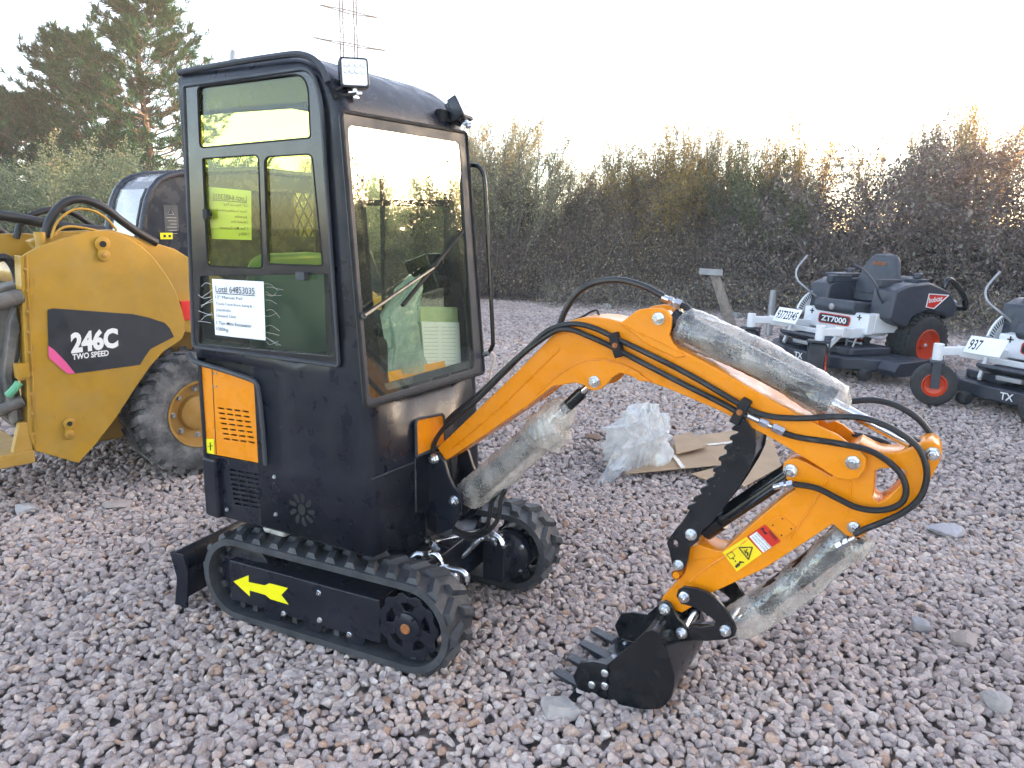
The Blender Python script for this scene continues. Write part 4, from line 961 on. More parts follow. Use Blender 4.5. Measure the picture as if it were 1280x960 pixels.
# hose clamps bolted to the boom
for (u, v), (u2, v2) in [((769, 424), (773, 438)), ((930, 507), (922, 521))]:
    a, b = S(u, v, yh), S(u2, v2, yh); q = MB(); d_ = (b - a).normalized(); q.bar(a - d_ * 0.022, b + d_ * 0.022, 0.03, 0.034, (0, 1, 0)); co_ = q.build('hose_clamp', MAT['dark'], boom, 0.004)
    q = MB(); q.bolt((a + b) / 2 + Vector((0, -0.018, 0)), (0, -1, 0), 0.007, 0.006); q.build('clamp_bolt', MAT['rust'], co_)
# supply hoses drooping from the boom ram into the frame
hose([(632, 613), (622, 617), (614, 630), (612, 645), (606, 660), (590, 668), (572, 663), (560, 652)], 0.0, 0.009)
hose([(632, 612), (626, 625), (624, 642), (618, 656), (604, 668), (585, 672), (566, 664)], -0.02, 0.009)

# ================================================================== undercarriage (turned a little from the cab)
UC = Frame((-0.53, 3.03), (math.cos(R(-25)), math.sin(R(-25))))
T = UC.side; UR = Matrix.Rotation(R(4), 4, 'Z')
def uc(o): o.rotation_euler = (0, 0, R(4)); return o
TX0, TX1, TZ, TR = -0.395, 0.405, 0.184, 0.172
def track_path(r, n=18):
    P = []
    for i in range(n + 1): a = -math.pi / 2 + math.pi * i / n; P.append((TX1 + r * math.cos(a), TZ + r * math.sin(a)))
    for i in range(n + 1): a = math.pi / 2 + math.pi * i / n; P.append((TX0 + r * math.cos(a), TZ + r * math.sin(a)))
    return P
def point_on(s, r):
    """arc-length walk round the stadium"""
    L1 = TX1 - TX0; arc = math.pi * r; per = 2 * L1 + 2 * arc; s = s % per
    if s < arc: a = -math.pi / 2 + s / r; return Vector((TX1 + r * math.cos(a), 0, TZ + r * math.sin(a))), Vector((-math.sin(a), 0, math.cos(a)))
    s -= arc
    if s < L1: return Vector((TX1 - s, 0, TZ + r)), Vector((-1, 0, 0))
    s -= L1
    if s < arc: a = math.pi / 2 + s / r; return Vector((TX0 + r * math.cos(a), 0, TZ + r * math.sin(a))), Vector((-math.sin(a), 0, math.cos(a)))
    s -= arc
    return Vector((TX0 + s, 0, TZ - r)), Vector((1, 0, 0))
X0A, X1A = TX0, TX1
def make_track(y0, y1, out):
    """out = -1 near track (outer face at y0), +1 far track (outer face at y1)"""
    m_ = MB(); po, pi_ = track_path(TR), track_path(TR - 0.026); n_ = len(po)
    vs = [(x, y0, z) for x, z in po] + [(x, y1, z) for x, z in po] + [(x, y1, z) for x, z in pi_] + [(x, y0, z) for x, z in pi_]
    fs = []
    for i in range(n_):
        j = (i + 1) % n_
        for a in range(4): b = (a + 1) % 4; fs.append((a * n_ + i, a * n_ + j, b * n_ + j, b * n_ + i))
    m_.add(vs, fs)
    per = 2 * (TX1 - TX0) + 2 * math.pi * TR; npitch = 30; w = y1 - y0
    for i in range(npitch):
        for half in (0, 1):
            p, tn = point_on((i + 0.5 * half) * per / npitch, TR); nr = Vector((tn.z, 0, -tn.x))
            ya, yb_ = (y0 + 0.010, y0 + w * 0.47) if half == 0 else (y0 + w * 0.53, y1 - 0.010)
            sk_ = 0.016 if half == 0 else -0.016
            h0, h1 = 0.024, 0.013; H_ = 0.019
            A_ = [p + tn * (-h0 - sk_) + Vector((0, ya, 0)), p + tn * (h0 - sk_) + Vector((0, ya, 0)), p + tn * (h0 + sk_) + Vector((0, yb_, 0)), p + tn * (-h0 + sk_) + Vector((0, yb_, 0))]
            B_ = [p + tn * (-h1 - sk_) + nr * H_ + Vector((0, ya + 0.006, 0)), p + tn * (h1 - sk_) + nr * H_ + Vector((0, ya + 0.006, 0)), p + tn * (h1 + sk_) + nr * H_ + Vector((0, yb_ - 0.006, 0)), p + tn * (-h1 + sk_) + nr * H_ + Vector((0, yb_ - 0.006, 0))]
            m_.add(A_ + B_, [(4, 5, 6, 7), (0, 1, 5, 4), (1, 2, 6, 5), (2, 3, 7, 6), (3, 0, 4, 7)])
    for i in range(34):   # guide cleats inside
        p, tn = point_on(i * (per * 0.86) / 34 * 1.0, TR - 0.026); nr = Vector((tn.z, 0, -tn.x)); m_.obox(p - nr * 0.012 + Vector((0, (y0 + y1) / 2 - 0.03 * 1, 0)), tn * 0.012, (0, 0.012, 0), nr * 0.014); m_.obox(p - nr * 0.012 + Vector((0, (y0 + y1) / 2 + 0.03, 0)), tn * 0.012, (0, 0.012, 0), nr * 0.014)
    return uc(m_.build('rubber_track', MAT['rubber'], ex, smooth=30))
YT0, YT1 = -0.464, -0.284
for out, y0, y1 in ((-1, YT0, YT1), (1, 0.276, 0.456)):
    TX0, TX1 = (X0A, X1A) if out < 0 else (X0A + 0.05, X1A + 0.05)
    tk = make_track(y0, y1, out); yo_ = y0 if out < 0 else y1; ym = (y0 + y1) / 2
    def sub(mb_, name, m, bev=0.0): o = mb_.build(name, MAT[m], tk, bev); return o
    # drive sprocket with spoke holes
    q = MB(); ring_ = []
    for i in range(44):
        a = 2 * math.pi * i / 44; rr_ = 0.128 if (i % 4) < 2 else 0.116; ring_.append((TX1 + rr_ * math.cos(a), TZ + rr_ * math.sin(a)))
    holes = []
    for i in range(5):
        a0 = 2 * math.pi * i / 5 + 0.3; holes.append([(TX1 + rr_ * math.cos(a0 + da), TZ + rr_ * math.sin(a0 + da)) for rr_, da in [(0.062, -0.26), (0.090, -0.36), (0.094, 0), (0.090, 0.36), (0.062, 0.26)]])
    plate(q, ring_, holes, yo_ - out * 0.020 - 0.008, yo_ - out * 0.020 + 0.008, 0.002)
    q.lathe([(0.055, 0), (0.055, 0.012), (0.042, 0.018), (0.022, 0.02)], (TX1, yo_ - out * 0.016, TZ), (0, out, 0), 22)
    q.lathe([(0.10, 0), (0.10, 0.09)], (TX1, yo_ - out * 0.045, TZ), (0, -out, 0), 22)
    spk = q.build('sprocket', MAT['black'], tk, smooth=30)
    q = MB(); q.lathe([(0.020, 0), (0.016, 0.006)], (TX1, yo_ + out * 0.004, TZ), (0, out, 0), 14); q.build('axle_stub', MAT['rust'], spk)
    q = MB()
    for i in range(5): a = 2 * math.pi * i / 5 + 0.93; q.cut().bolt((TX1 + 0.048 * math.cos(a), yo_ - out * 0.004, TZ + 0.048 * math.sin(a)), (0, out, 0), 0.006, 0.006)
    q.build('sprocket_bolt', MAT['black'], spk)
    # idler
    q = MB(); q.lathe([(0.134, -0.05), (0.136, -0.012), (0.10, 0.0), (0.045, 0.0), (0.045, 0.02), (0.03, 0.024)], (TX0, yo_ - out * 0.05, TZ), (0, out, 0), 26); q.build('idler_wheel', MAT['black'], tk)
    # side beam with plate
    q = MB(); x0_, x1_ = -0.44, 0.285; q.box(x0_, x1_, min(yo_ - out * 0.012, yo_ - out * 0.13), max(yo_ - out * 0.012, yo_ - out * 0.13), 0.085, 0.258); bm_ = q.build('side_beam', MAT['black'], tk, 0.006)
    q = MB()
    for xr in (-0.24, -0.04, 0.16): q.cut().lathe([(0.045, -0.06), (0.045, 0.06)], (xr, ym, 0.075), (0, 1, 0), 18)
    q.build('track_roller', MAT['black'], tk)
    if out < 0:
        q = MB(); arrow = [(291.7, 726.7), (310.8, 719), (310.8, 727.5), (330.8, 731.7), (336.7, 729), (360, 735), (351.7, 743.7), (361, 755.8), (338, 749), (331.7, 743.7), (312, 738), (312.5, 745.8)]
        q.add([T(u, v, YT0 + 0.0105) for u, v in arrow], [tuple(range(len(arrow)))]); q.build('arrow_sticker', MAT['yellow'], bm_, smooth=0)
        q = MB()
        for u, v in [(399, 741), (400, 775), (355, 767), (437, 793)]: q.cut().bolt(T(u, v, YT0 + 0.012), (0, -1, 0), 0.008, 0.008)
        q.build('beam_bolt', MAT['steel'], bm_)
# centre frame, slew ring, motors
q = MB(); q.box(-0.34, 0.36, -0.29, 0.28, 0.14, 0.30); q.extrude([(x, y, 0.24) for x, y in [(-0.3, -0.33), (0.3, -0.33), (0.36, -0.12), (0.36, 0.12), (0.3, 0.32), (-0.3, 0.32)]], (0, 0, 0.08)); q.lathe([(0.25, 0.28), (0.25, 0.41)], (0, 0, 0), (0, 0, 1), 36); uc(q.build('centre_frame', MAT['black'], ex, 0.006))
for out, yi in ((-1, YT1), (1, 0.276)):
    TX0, TX1 = (X0A, X1A) if out < 0 else (X0A + 0.05, X1A + 0.05)
    q = MB(); q.lathe([(0.105, 0.02), (0.105, -0.02), (0.085, -0.035), (0.06, -0.04), (0.055, -0.13)], (TX1 + 0.0, yi, TZ - 0.005), (0, out, 0), 24); q.box(TX1 - 0.05, TX1 + 0.05, min(yi - out * 0.05, yi - out * 0.15), max(yi - out * 0.05, yi - out * 0.15), TZ - 0.07, TZ + 0.09)
    mo = uc(q.build('drive_motor', MAT['black'], ex, 0.006))
    q = MB()
    for i in range(5): a = 2 * math.pi * i / 5 + 0.6; q.cut().bolt((TX1 + 0.088 * math.cos(a), yi - out * 0.024, TZ + 0.088 * math.sin(a)), (0, -out, 0), 0.009, 0.008)
    q.build('motor_bolt', MAT['steel'], mo)
    # pipes and coil-guarded hoses from the motor up into the frame
    near = out < 0; yy = -0.235 if near else 0.155
    pipes = [[(583, 730), (582, 719), (576, 714), (566, 712), (554, 708), (549, 698), (543, 692), (531, 694)], [(570, 731), (568, 720), (560, 717), (548, 718), (536, 719)]] if near else [[(630, 704), (629, 690), (628, 680), (622, 671), (612, 666)], [(616, 704), (616, 690), (619, 680), (616, 673), (606, 671)]]
    coils = [[(531, 694), (521, 693), (514, 699), (513, 707), (519, 714), (530, 720)]] if near else [[(612, 666), (600, 665), (585, 668), (565, 673), (546, 678), (530, 676)], [(606, 671), (598, 675), (588, 685), (576, 695), (562, 695), (548, 688), (538, 679)]]
    for pth in pipes:
        q = MB(); Pp = smooth_line([T(u, v, yy) for u, v in pth], 5); q.tube(Pp, 0.0115, 10)
        for k_ in (2, len(Pp) // 2, len(Pp) - 4): q.lathe([(0.0165, 0), (0.0165, 0.022)], Pp[k_], Pp[k_ + 1] - Pp[k_], 6)
        q.build('elbow_fitting', MAT['steel'], mo)
    for pth in coils:
        pth = smooth_line([T(u, v, yy - out * 0.06 * max(0, i_ - 1) * (0 if near else 1)) for i_, (u, v) in enumerate(pth)], 12)
        gq = MB(); gq.tube(pth, 0.009, 8); ho = gq.build('motor_hose', MAT['hose'], mo)
        cl = []
        for ii in range((len(pth) - 1) * 16):
            i0 = ii // 16; f_ = (ii % 16) / 16; p = pth[i0].lerp(pth[i0 + 1], f_); tn = (pth[i0 + 1] - pth[i0]).normalized(); e1_ = tn.cross(Vector((0.1, 1, 0))).normalized(); e2_ = tn.cross(e1_); a = ii * 2 * math.pi / 16; cl.append(p + (e1_ * math.cos(a) + e2_ * math.sin(a)) * 0.0122)
        spr = MB(); spr.tube(cl, 0.0022, 4); spr.build('hose_spring', MAT['steel'], ho)
# dozer blade behind the tracks
bl = MB(); prof = [(-0.045, 0.245), (-0.030, 0.225), (-0.018, 0.19), (-0.016, 0.15), (-0.022, 0.08), (-0.040, 0.02), (-0.052, 0.025), (-0.036, 0.085), (-0.030, 0.15), (-0.032, 0.19), (-0.044, 0.22), (-0.060, 0.24)]
a = T(221, 692, -0.50); b2 = T(218, 748, -0.50)
P0 = Vector((-0.665, -0.475, 0)); dr = Vector((-0.10, 0.93, -0.035))
bl.extrude([P0 + Vector((x, 0, z)) for x, z in prof], dr)
blo = uc(bl.build('dozer_blade', MAT['black'], ex, 0.003, smooth=30))
bl = MB(); bl.extrude([P0 + Vector((x, -0.004, z)) for x, z in [(-0.075, 0.238), (0.0, 0.238), (0.02, 0.17), (0.0, 0.0), (-0.07, 0.0), (-0.045, 0.13)]], (0, 0.010, 0)); bl.build('blade_end', MAT['black'], blo, 0.002)
bl = MB()
for y in (-0.20, 0.20): bl.cut().bar((-0.70, y, 0.15), (-0.25, y, 0.20), 0.05, 0.07)
bl.build('blade_arm', MAT['black'], blo, 0.005)

# ================================================================== things left inside the cab behind the windscreen
def inside(mb_, name, m, bev=0.0):
    o = mb_.build(name, m, None, bev); o.location = (-0.53, 3.03, 0); o.rotation_euler = (0, 0, R(-29)); return o
def FPo(u, v, off): return FP(u, v, off)
q = MB(); q.extrude(fpoly([(525, 383), (572, 384), (577, 470), (530, 478)], -0.06), (-0.015, 0, 0)); tag(inside(q, 'foam_board', MAT['greenpad'], 0.004), 'pale green padded board standing behind the windscreen glass', 'board')
q = MB(); q.extrude(fpoly([(527, 402), (574, 403), (577, 466), (532, 474)], -0.045), (-0.004, 0, 0)); dc = tag(inside(q, 'document_sheet', MAT['paper'], 0), 'white printed sheet leaning on the green board in the cab', 'paper')
q = MB()
for i in range(12):
    for j in range(2):
        u0 = 530 + j * 22; q.obox((FP(u0, 409 + i * 4.7, -0.0445) + FP(u0 + 18, 409 + i * 4.7, -0.0445)) / 2, (FP(u0 + 18, 409 + i * 4.7, -0.0445) - FP(u0, 409 + i * 4.7, -0.0445)) / 2, (0.0004, 0, 0), (0, 0, 0.0008))
q.build('printed_lines', M('faint_ink', (0.35, 0.37, 0.40), 0.7), dc, smooth=0)
q = MB(); q.extrude(fpoly([(485, 465), (556, 451), (559, 471), (488, 488)], -0.022), (-0.004, 0, 0)); tag(inside(q, 'orange_card', M('orange_card', (0.85, 0.34, 0.03), 0.6, var=0.06), 0.001), 'orange card lying along the bottom of the windscreen inside', 'card')
def crumple(name, centre, rx, ry, rz, m, seed, n1=48, n2=30, amp=0.35, zmin=None):
    q = np.random.default_rng(seed); V = []; k_ = [(q.normal(size=3) * s, q.uniform(0, 6.28), a_) for s, a_ in [(3, 1), (5, .8), (8, .6), (13, .42), (20, .28), (30, .18)] for _ in range(4)]
    for i in range(n2 + 1):
        ph = math.pi * i / n2
        for j in range(n1):
            th = 2 * math.pi * j / n1; d_ = np.array([math.sin(ph) * math.cos(th), math.sin(ph) * math.sin(th), math.cos(ph)])
            w_ = sum(a_ * (1 - 2 * abs(math.sin(float(kv @ d_) + p0))) for kv, p0, a_ in k_) / 8
            r_ = 1 + amp * w_; V.append((d_[0] * r_ * rx, d_[1] * r_ * ry, d_[2] * r_ * rz))
    F_ = [(i * n1 + j, i * n1 + (j + 1) % n1, (i + 1) * n1 + (j + 1) % n1, (i + 1) * n1 + j) for i in range(n2) for j in range(n1)]
    V = np.array(V)
    if zmin is not None: V[:, 2] = np.maximum(V[:, 2], zmin)
    o = tri_mesh(name, V + np.array(centre), F_, m, smooth=True); o.data.set_sharp_from_angle(angle=R(50)); return o
def bagline():
    q = np.random.default_rng(5); rows = [(519, 345, 3), (512, 360, 12), (506, 376, 18), (500, 392, 20), (502, 410, 17), (504, 430, 20), (505, 450, 24), (505, 466, 25)]; V = []; n1 = 34
    for (u, v, w_) in rows:
        c_ = FP(u, v, -0.05); e = FP(u + w_, v, -0.05); r_ = (e - c_).length
        for j in range(n1): th = 2 * math.pi * j / n1; k_ = 1 + 0.22 * math.sin(3 * th + v) * math.sin(5 * th) + q.normal() * 0.05; V.append(c_ + Vector((math.sin(th) * 0.035 * k_, math.cos(th) * r_ * k_, 0.006 * math.sin(4 * th))))
    m_ = MB(); m_.add(V, [(i * n1 + j, i * n1 + (j + 1) % n1, (i + 1) * n1 + (j + 1) % n1, (i + 1) * n1 + j) for i in range(len(rows) - 1) for j in range(n1)])
    return m_
tag(inside(bagline(), 'plastic_bag', plastic_film('bag_film', 0.55, (0.62, 0.80, 0.76)), 0), 'clear plastic bag of parts propped behind the windscreen wiper', 'bag')

# ================================================================== yellow skid steer loader
K = Frame((-2.056, 4.474), (-0.66, -0.75))
sk_root = thing('skid_steer', 'large worn yellow skid steer loader parked behind the excavator at the left edge', 'loader', (K.O[0], K.O[1], 0), K.ang)
KS = K.side
wc = KS(234, 536, 0.0); WR = 0.385
def kz(pts, y): return [(p.x, p.z) for p in (KS(u, v, y) for u, v in pts)]
# near lift arm panel
YA = -0.03
arm_out = rpoly(kz([(27, 321), (34, 316), (48, 308.5), (75, 299), (109, 289.5), (130, 288), (147, 291), (162, 298), (178, 308), (193, 323), (207, 342), (219, 362), (226, 382), (231, 401), (231, 416), (228, 424), (219, 430), (204, 440), (188, 458), (166, 490), (144, 524), (120, 555), (98, 579), (46, 564), (38, 542)], YA), 0.01, 2)
a_ = MB(); plate(a_, arm_out, [], YA - 0.02, YA, 0.004)
ap = a_.build('lift_arm', MAT['catyel'], sk_root, smooth=30)
fl_ = MB(); P = [KS(u, v, YA) for u, v in [(27, 320), (38, 542), (46, 564)]]
for a, b in zip(P, P[1:]): fl_.obox((a + b) / 2 + Vector((0, -0.045, 0)), (b - a) / 2, (0, 0.05, 0), (0.008, 0, 0))
fl_.tube([KS(33, 318, YA + 0.004), KS(45, 562, YA + 0.004)], 0.006, 6); fl_.build('arm_flange', MAT['catyel'], ap, 0.003)
def lugp(u, v, u2, v2, r):
    q = MB(); a, b = KS(u, v, YA + 0.002), KS(u2, v2, YA + 0.002); q.lathe([(r, 0), (r, 0.012), (r * .8, 0.014)], a, (0, 1, 0), 20); q.lathe([(r * .8, 0), (r * .8, 0.012), (r * .6, 0.014)], b, (0, 1, 0), 18); q.bar(a + Vector((0, 0.006, 0)), b + Vector((0, 0.006, 0)), r * 1.3, 0.012, (0, 1, 0)); o = q.build('pin_keeper', MAT['catyel'], ap, 0.002)
    q = MB(); q.lathe([(r * .42, 0), (r * .42, 0.004)], a + Vector((0, 0.014, 0)), (0, 1, 0), 14); q.build('pin_hole', MAT['dark'], o)
    q = MB(); q.bolt(b + Vector((0, 0.013, 0)), (0, 1, 0), r * .35, 0.008, False); q.build('keeper_bolt', MAT['rimyel'], o)
lugp(127.5, 305, 129, 319, 0.042); lugp(86, 529, 86, 543, 0.032)
q = MB(); q.extrude([KS(u, v, YA + 0.0022) for u, v in [(59.2, 387), (66, 385.3), (166, 392.6), (186, 397), (205.7, 403.5), (212, 410), (217.5, 421), (188, 436.3), (181, 446), (175, 456), (94, 467), (60.4, 432)]], (0, 0.001, 0)); dcl = q.build('decal', MAT['decal'], ap, smooth=0)
q = MB(); q.extrude([KS(u, v, YA + 0.004) for u, v in [(60.4, 432), (68, 437.5), (82, 452), (94, 467), (84, 467), (61, 447)]], (0, 0.0006, 0)); q.build('pink_flash', MAT['pink'], dcl, smooth=0)
q = MB(); lettering(q, '246C', KS(89, 440.3, YA + 0.0045), KS(148, 432.6, YA + 0.0045), KS(88, 417.5, YA + 0.0045), (0, 0, 0), 0.05)
lettering(q, 'TWO SPEED', KS(90.6, 449.7, YA + 0.0045), KS(136, 444.2, YA + 0.0045), KS(90.3, 442.9, YA + 0.0045), (0, 0, 0), 0.03); q.build('printed_text', MAT['white'], dcl, smooth=0)
# scratches and bolt holes
q = MB(); r_ = random.Random(4)
for u, v in [(69, 521), (105, 522), (131, 511)]: q.cut().lathe([(0.008, 0), (0.006, 0.003)], KS(u, v, YA + 0.001), (0, 1, 0), 8)
for i in range(10):
    u, v = r_.uniform(35, 44), r_.uniform(330, 530); q.cut().bar(KS(u, v, YA + 0.0015), KS(u + 1, v + r_.uniform(4, 14), YA + 0.0015), 0.006, 0.002, (0, 1, 0))
for i in range(0):
    u, v = r_.uniform(60, 78), r_.uniform(420, 445); q.bar(KS(u, v, YA + 0.006), KS(u + r_.uniform(4, 9), v - 2, YA + 0.006), 0.002, 0.001, (0, 1, 0))
for i in range(22):
    u = r_.uniform(50, 180); v = r_.uniform(330, 380) if i % 3 else r_.uniform(475, 545)
    if u < 60 + (580 - v) * 1.4: a_s = r_.uniform(-0.6, 0.6); l_s = r_.uniform(2, 10); q.cut().bar(KS(u, v, YA + 0.0015), KS(u + l_s * math.cos(a_s), v + l_s * math.sin(a_s), YA + 0.0015), 0.0022, 0.001, (0, 1, 0))
q.build('paint_chip', MAT['catdirty'], ap)
q = MB()
for t_ in np.linspace(0.06, 0.94, 9): q.cut().bolt(KS(31, 322, YA + 0.002).lerp(KS(42.5, 556, YA + 0.002), float(t_)), (0, 1, 0), 0.008, 0.006)
q.build('flange_bolt', MAT['catdirty'], ap)
# rear half of the arm running back past the cab
YB = -0.10
ra = MB(); top = KS(150, 289.5, YB); mid_ = KS(236, 318, YB)
ra.prism([(wc.x + 0.72, top.z - 0.05), (wc.x + 0.55, top.z + 0.0), (wc.x + 0.30, top.z + 0.01), (wc.x - 0.05, top.z - 0.10), (wc.x - 0.55, top.z - 0.42), (wc.x - 1.6, top.z - 0.62), (wc.x - 1.7, top.z - 0.75), (wc.x - 1.5, top.z - 0.80), (wc.x - 0.3, top.z - 0.66), (wc.x + 0.25, top.z - 0.55), (wc.x + 0.45, top.z - 0.45)], YB - 0.09, YB)
ra.build('lift_arm', MAT['catyel'], sk_root, 0.01, smooth=30)
tw = MB(); tw.prism([(wc.x - 1.1, 0.55), (wc.x - 1.3, 0.98), (wc.x - 1.5, 1.02), (wc.x - 1.85, 1.0), (wc.x - 1.95, 0.55)], YB - 0.22, YB - 0.11); tw.cut(); tw.prism([(wc.x - 1.1, 0.55), (wc.x - 1.3, 0.98), (wc.x - 1.5, 1.02), (wc.x - 1.85, 1.0), (wc.x - 1.95, 0.55)], -1.56, -1.45); tw.build('rear_tower', MAT['catyel'], sk_root, 0.01)
rl = MB(); p = KS(232, 388, YB + 0.004); rl.obox(p, (0.035, 0, 0), (0, 0.012, 0), (0, 0, 0.06)); rl.build('red_marker', MAT['red'], sk_root, 0.006)
# chassis
ch = MB(); YC = -0.36
ch.prism([(wc.x + 0.50, 0.22), (wc.x + 0.62, 0.36), (wc.x + 0.58, 0.75), (wc.x + 0.30, 1.0), (wc.x - 1.75, 1.05), (wc.x - 1.95, 0.9), (wc.x - 1.9, 0.3), (wc.x - 1.6, 0.2)], -1.32, YC)
ch.build('chassis', MAT['catdirty'], sk_root, 0.03)
fe = MB(); fe.prism([(wc.x + 0.60, 0.30), (wc.x + 0.66, 0.62), (wc.x + 0.45, 0.92), (wc.x + 0.42, 0.86), (wc.x + 0.57, 0.6), (wc.x + 0.52, 0.30)], YC, YC + 0.18); fe.build('mud_guard', MAT['catdirty'], sk_root, 0.02)
hd_ = MB(); hd_.prism([(wc.x - 0.95, 1.05), (wc.x - 1.0, 1.42), (wc.x - 1.8, 1.36), (wc.x - 1.95, 1.0)], -1.25, -0.42); hd_.build('engine_hood', MAT['cabblue'], sk_root, 0.03)
# wheels
def loader_wheel(x, yo2, sgn, label=None):
    q = MB(); W_ = 0.27
    prof = [(0.215, 0.0), (0.25, 0.012), (0.31, 0.020), (WR * 0.93, 0.004), (WR - 0.018, -0.03), (WR - 0.012, -W_ / 2), (WR - 0.018, -W_ + 0.03), (WR * 0.93, -W_ - 0.004), (0.31, -W_ - 0.02), (0.215, -W_)]
    q.lathe(prof, (x, yo2, WR), (0, sgn, 0), 56, close=True)
    for i in range(26):
        a = 2 * math.pi * i / 26
        for h in (0, 1):
            a2 = a + h * math.pi / 26; er = Vector((math.cos(a2), 0, math.sin(a2))); et = Vector((-math.sin(a2), 0, math.cos(a2)))
            c_ = Vector((x, yo2 - sgn * (0.075 if h == 0 else W_ - 0.075), WR)) + er * (WR - 0.012)
            dy = Vector((0, 0.085, 0)) + et * (0.035 if h == 0 else -0.035) * sgn
            q.obox(c_, et * 0.026, dy, er * 0.018)
    w_ = q.build('wheel', MAT['tyre'], sk_root, smooth=40)
    q = MB(); q.lathe([(0.217, -0.02), (0.213, 0.006), (0.200, 0.004), (0.188, -0.055), (0.175, -0.075), (0.115, -0.080), (0.105, -0.045), (0.085, -0.035), (0.0, -0.035)], (x, yo2, WR), (0, sgn, 0), 36, caps=False); ri = q.build('rim', MAT['rimyel'], w_, smooth=40)
    q = MB()
    for i in range(8): a = 2 * math.pi * i / 8; q.cut().bolt((x + 0.15 * math.cos(a), yo2 - sgn * 0.078, WR + 0.15 * math.sin(a)), (0, sgn, 0), 0.014, 0.016)
    q.build('wheel_nut', MAT['galv'], ri)
    return w_
loader_wheel(wc.x - 0.10, 0.0, 1); loader_wheel(wc.x - 1.15, 0.0, 1); loader_wheel(wc.x - 0.10, -1.68, -1); loader_wheel(wc.x - 1.12, -1.68, -1)
# cab
YK = -0.42; YK2 = -0.94
cabp = kz([(176, 300), (179, 275), (184, 250), (190, 236), (198, 226), (210, 219.5), (226, 216)], YK)
zt = cabp[-1][1] + 0.03; xr = cabp[-1][0] - 1.15
cabp = [(cabp[0][0] + 0.01, cabp[0][1] - 0.25)] + cabp + [(cabp[-1][0] - 0.5, zt + 0.02), (xr + 0.1, zt), (xr, zt - 0.08), (xr - 0.05, cabp[0][1] - 0.25)]
x0c, z0c = cabp[1][0], cabp[1][1]
hole_c = rpoly([(x0c - 0.30, z0c + 0.02), (x0c - 0.44, zt - 0.12), (xr + 0.14, zt - 0.12), (xr + 0.10, z0c + 0.02)], 0.05, 4)
q = MB(); plate(q, cabp, [hole_c], YK - 0.03, YK, 0.004); plate(q, cabp, [hole_c], YK2, YK2 + 0.03, 0.004)
n_ = len(cabp); 
for (xa, za), (xb, zb) in zip(cabp[4:], cabp[5:-1]):
    q.add([(xa, YK - 0.015, za), (xb, YK - 0.015, zb), (xb, YK2 + 0.015, zb), (xa, YK2 + 0.015, za)], [(0, 1, 2, 3)])
cabo = q.build('cab', MAT['cabblue'], sk_root, smooth=35)
q = MB(); q.tube([Vector((x, YK + 0.004, z)) for x, z in cabp[1:-1]], 0.024, 10); q.cut(); q.tube([Vector((x, YK2 - 0.004, z)) for x, z in cabp[1:-1]], 0.024, 10); q.build('roll_bar', MAT['cabblue'], cabo)
q = MB(); F_ = [(x, z) for x, z in cabp[0:5]]
q.add([(x + 0.006, y, z) for x, z in F_ for y in (YK - 0.06, YK2 + 0.06)], [(2 * i, 2 * i + 1, 2 * i + 3, 2 * i + 2) for i in range(len(F_) - 1)]); q.build('front_glass', MAT['gpale'], cabo, smooth=60)
q = MB()
for y in (YK - 0.045, YK2 + 0.045): q.cut().tube([Vector((x + 0.01, y, z)) for x, z in F_], 0.014, 8)
q.build('glass_edge', MAT['gasket'], cabo)
q = MB(); gx0, gx1, gz0, gz1 = xr + 0.05, x0c - 0.25, z0c, zt - 0.10
for y in (YK - 0.022, YK2 + 0.022):
    k0 = -14
    for i in range(-14, 24):
        for sg in (1, -1):
            # slanted bars clipped to the opening
            xs = gx0 + i * 0.075; 
            pts2 = []
            for t_ in np.linspace(0, 1, 24):
                x = xs + sg * t_ * (gz1 - gz0) * 0.55 + (0 if sg > 0 else 0.3); z = gz0 + t_ * (gz1 - gz0)
                if gx0 < x < gx1: pts2.append(Vector((x, y, z)))
            if len(pts2) > 2: q.tube([pts2[0], pts2[-1]], 0.006, 4)
q.build('side_screen', MAT['dark'], cabo)
q = MB(); a, b = KS(204, 256, YK + 0.003), KS(224, 288, YK + 0.003); q.box(b.x, a.x, YK + 0.001, YK + 0.003, b.z, a.z); lb = q.build('instruction_label', M('label_grey', (0.05, 0.055, 0.06), 0.5), cabo)
q = MB(); c_ = KS(213, 264, YK + 0.004); q.tube([c_ + Vector((-0.02, 0, -0.02)), c_ + Vector((0.02, 0, -0.02)), c_ + Vector((0.0, 0, 0.02)), c_ + Vector((-0.02, 0, -0.02))], 0.003, 4)
for i in range(6): z = c_.z - 0.04 - i * 0.02; q.bar((c_.x - 0.035, c_.y, z), (c_.x + 0.03 - 0.01 * (i % 3), c_.y, z), 0.004, 0.001, (0, 1, 0))
q.build('printed_lines', MAT['galv'], lb)
q = MB(); a, b = KS(200, 291, YK + 0.004), KS(216, 299, YK + 0.004); q.box(b.x, a.x, YK + 0.002, YK + 0.005, b.z, a.z); yl = q.build('warning_sticker', MAT['yellow'], cabo)
q = MB(); c_ = (a + b) / 2
for dx in (-0.02, 0.012): q.obox((c_.x + dx, YK + 0.006, c_.z), (0.008, 0, 0), (0, 0.0006, 0), (0, 0, 0.008))
q.build('pictogram', MAT['ink'], yl)
q = MB(); q.box(xr + 0.15, x0c - 0.15, YK2 + 0.2, YK - 0.2, z0c - 0.3, z0c + 0.35); q.build('operator_seat', MAT['vinyl'], cabo, 0.08)
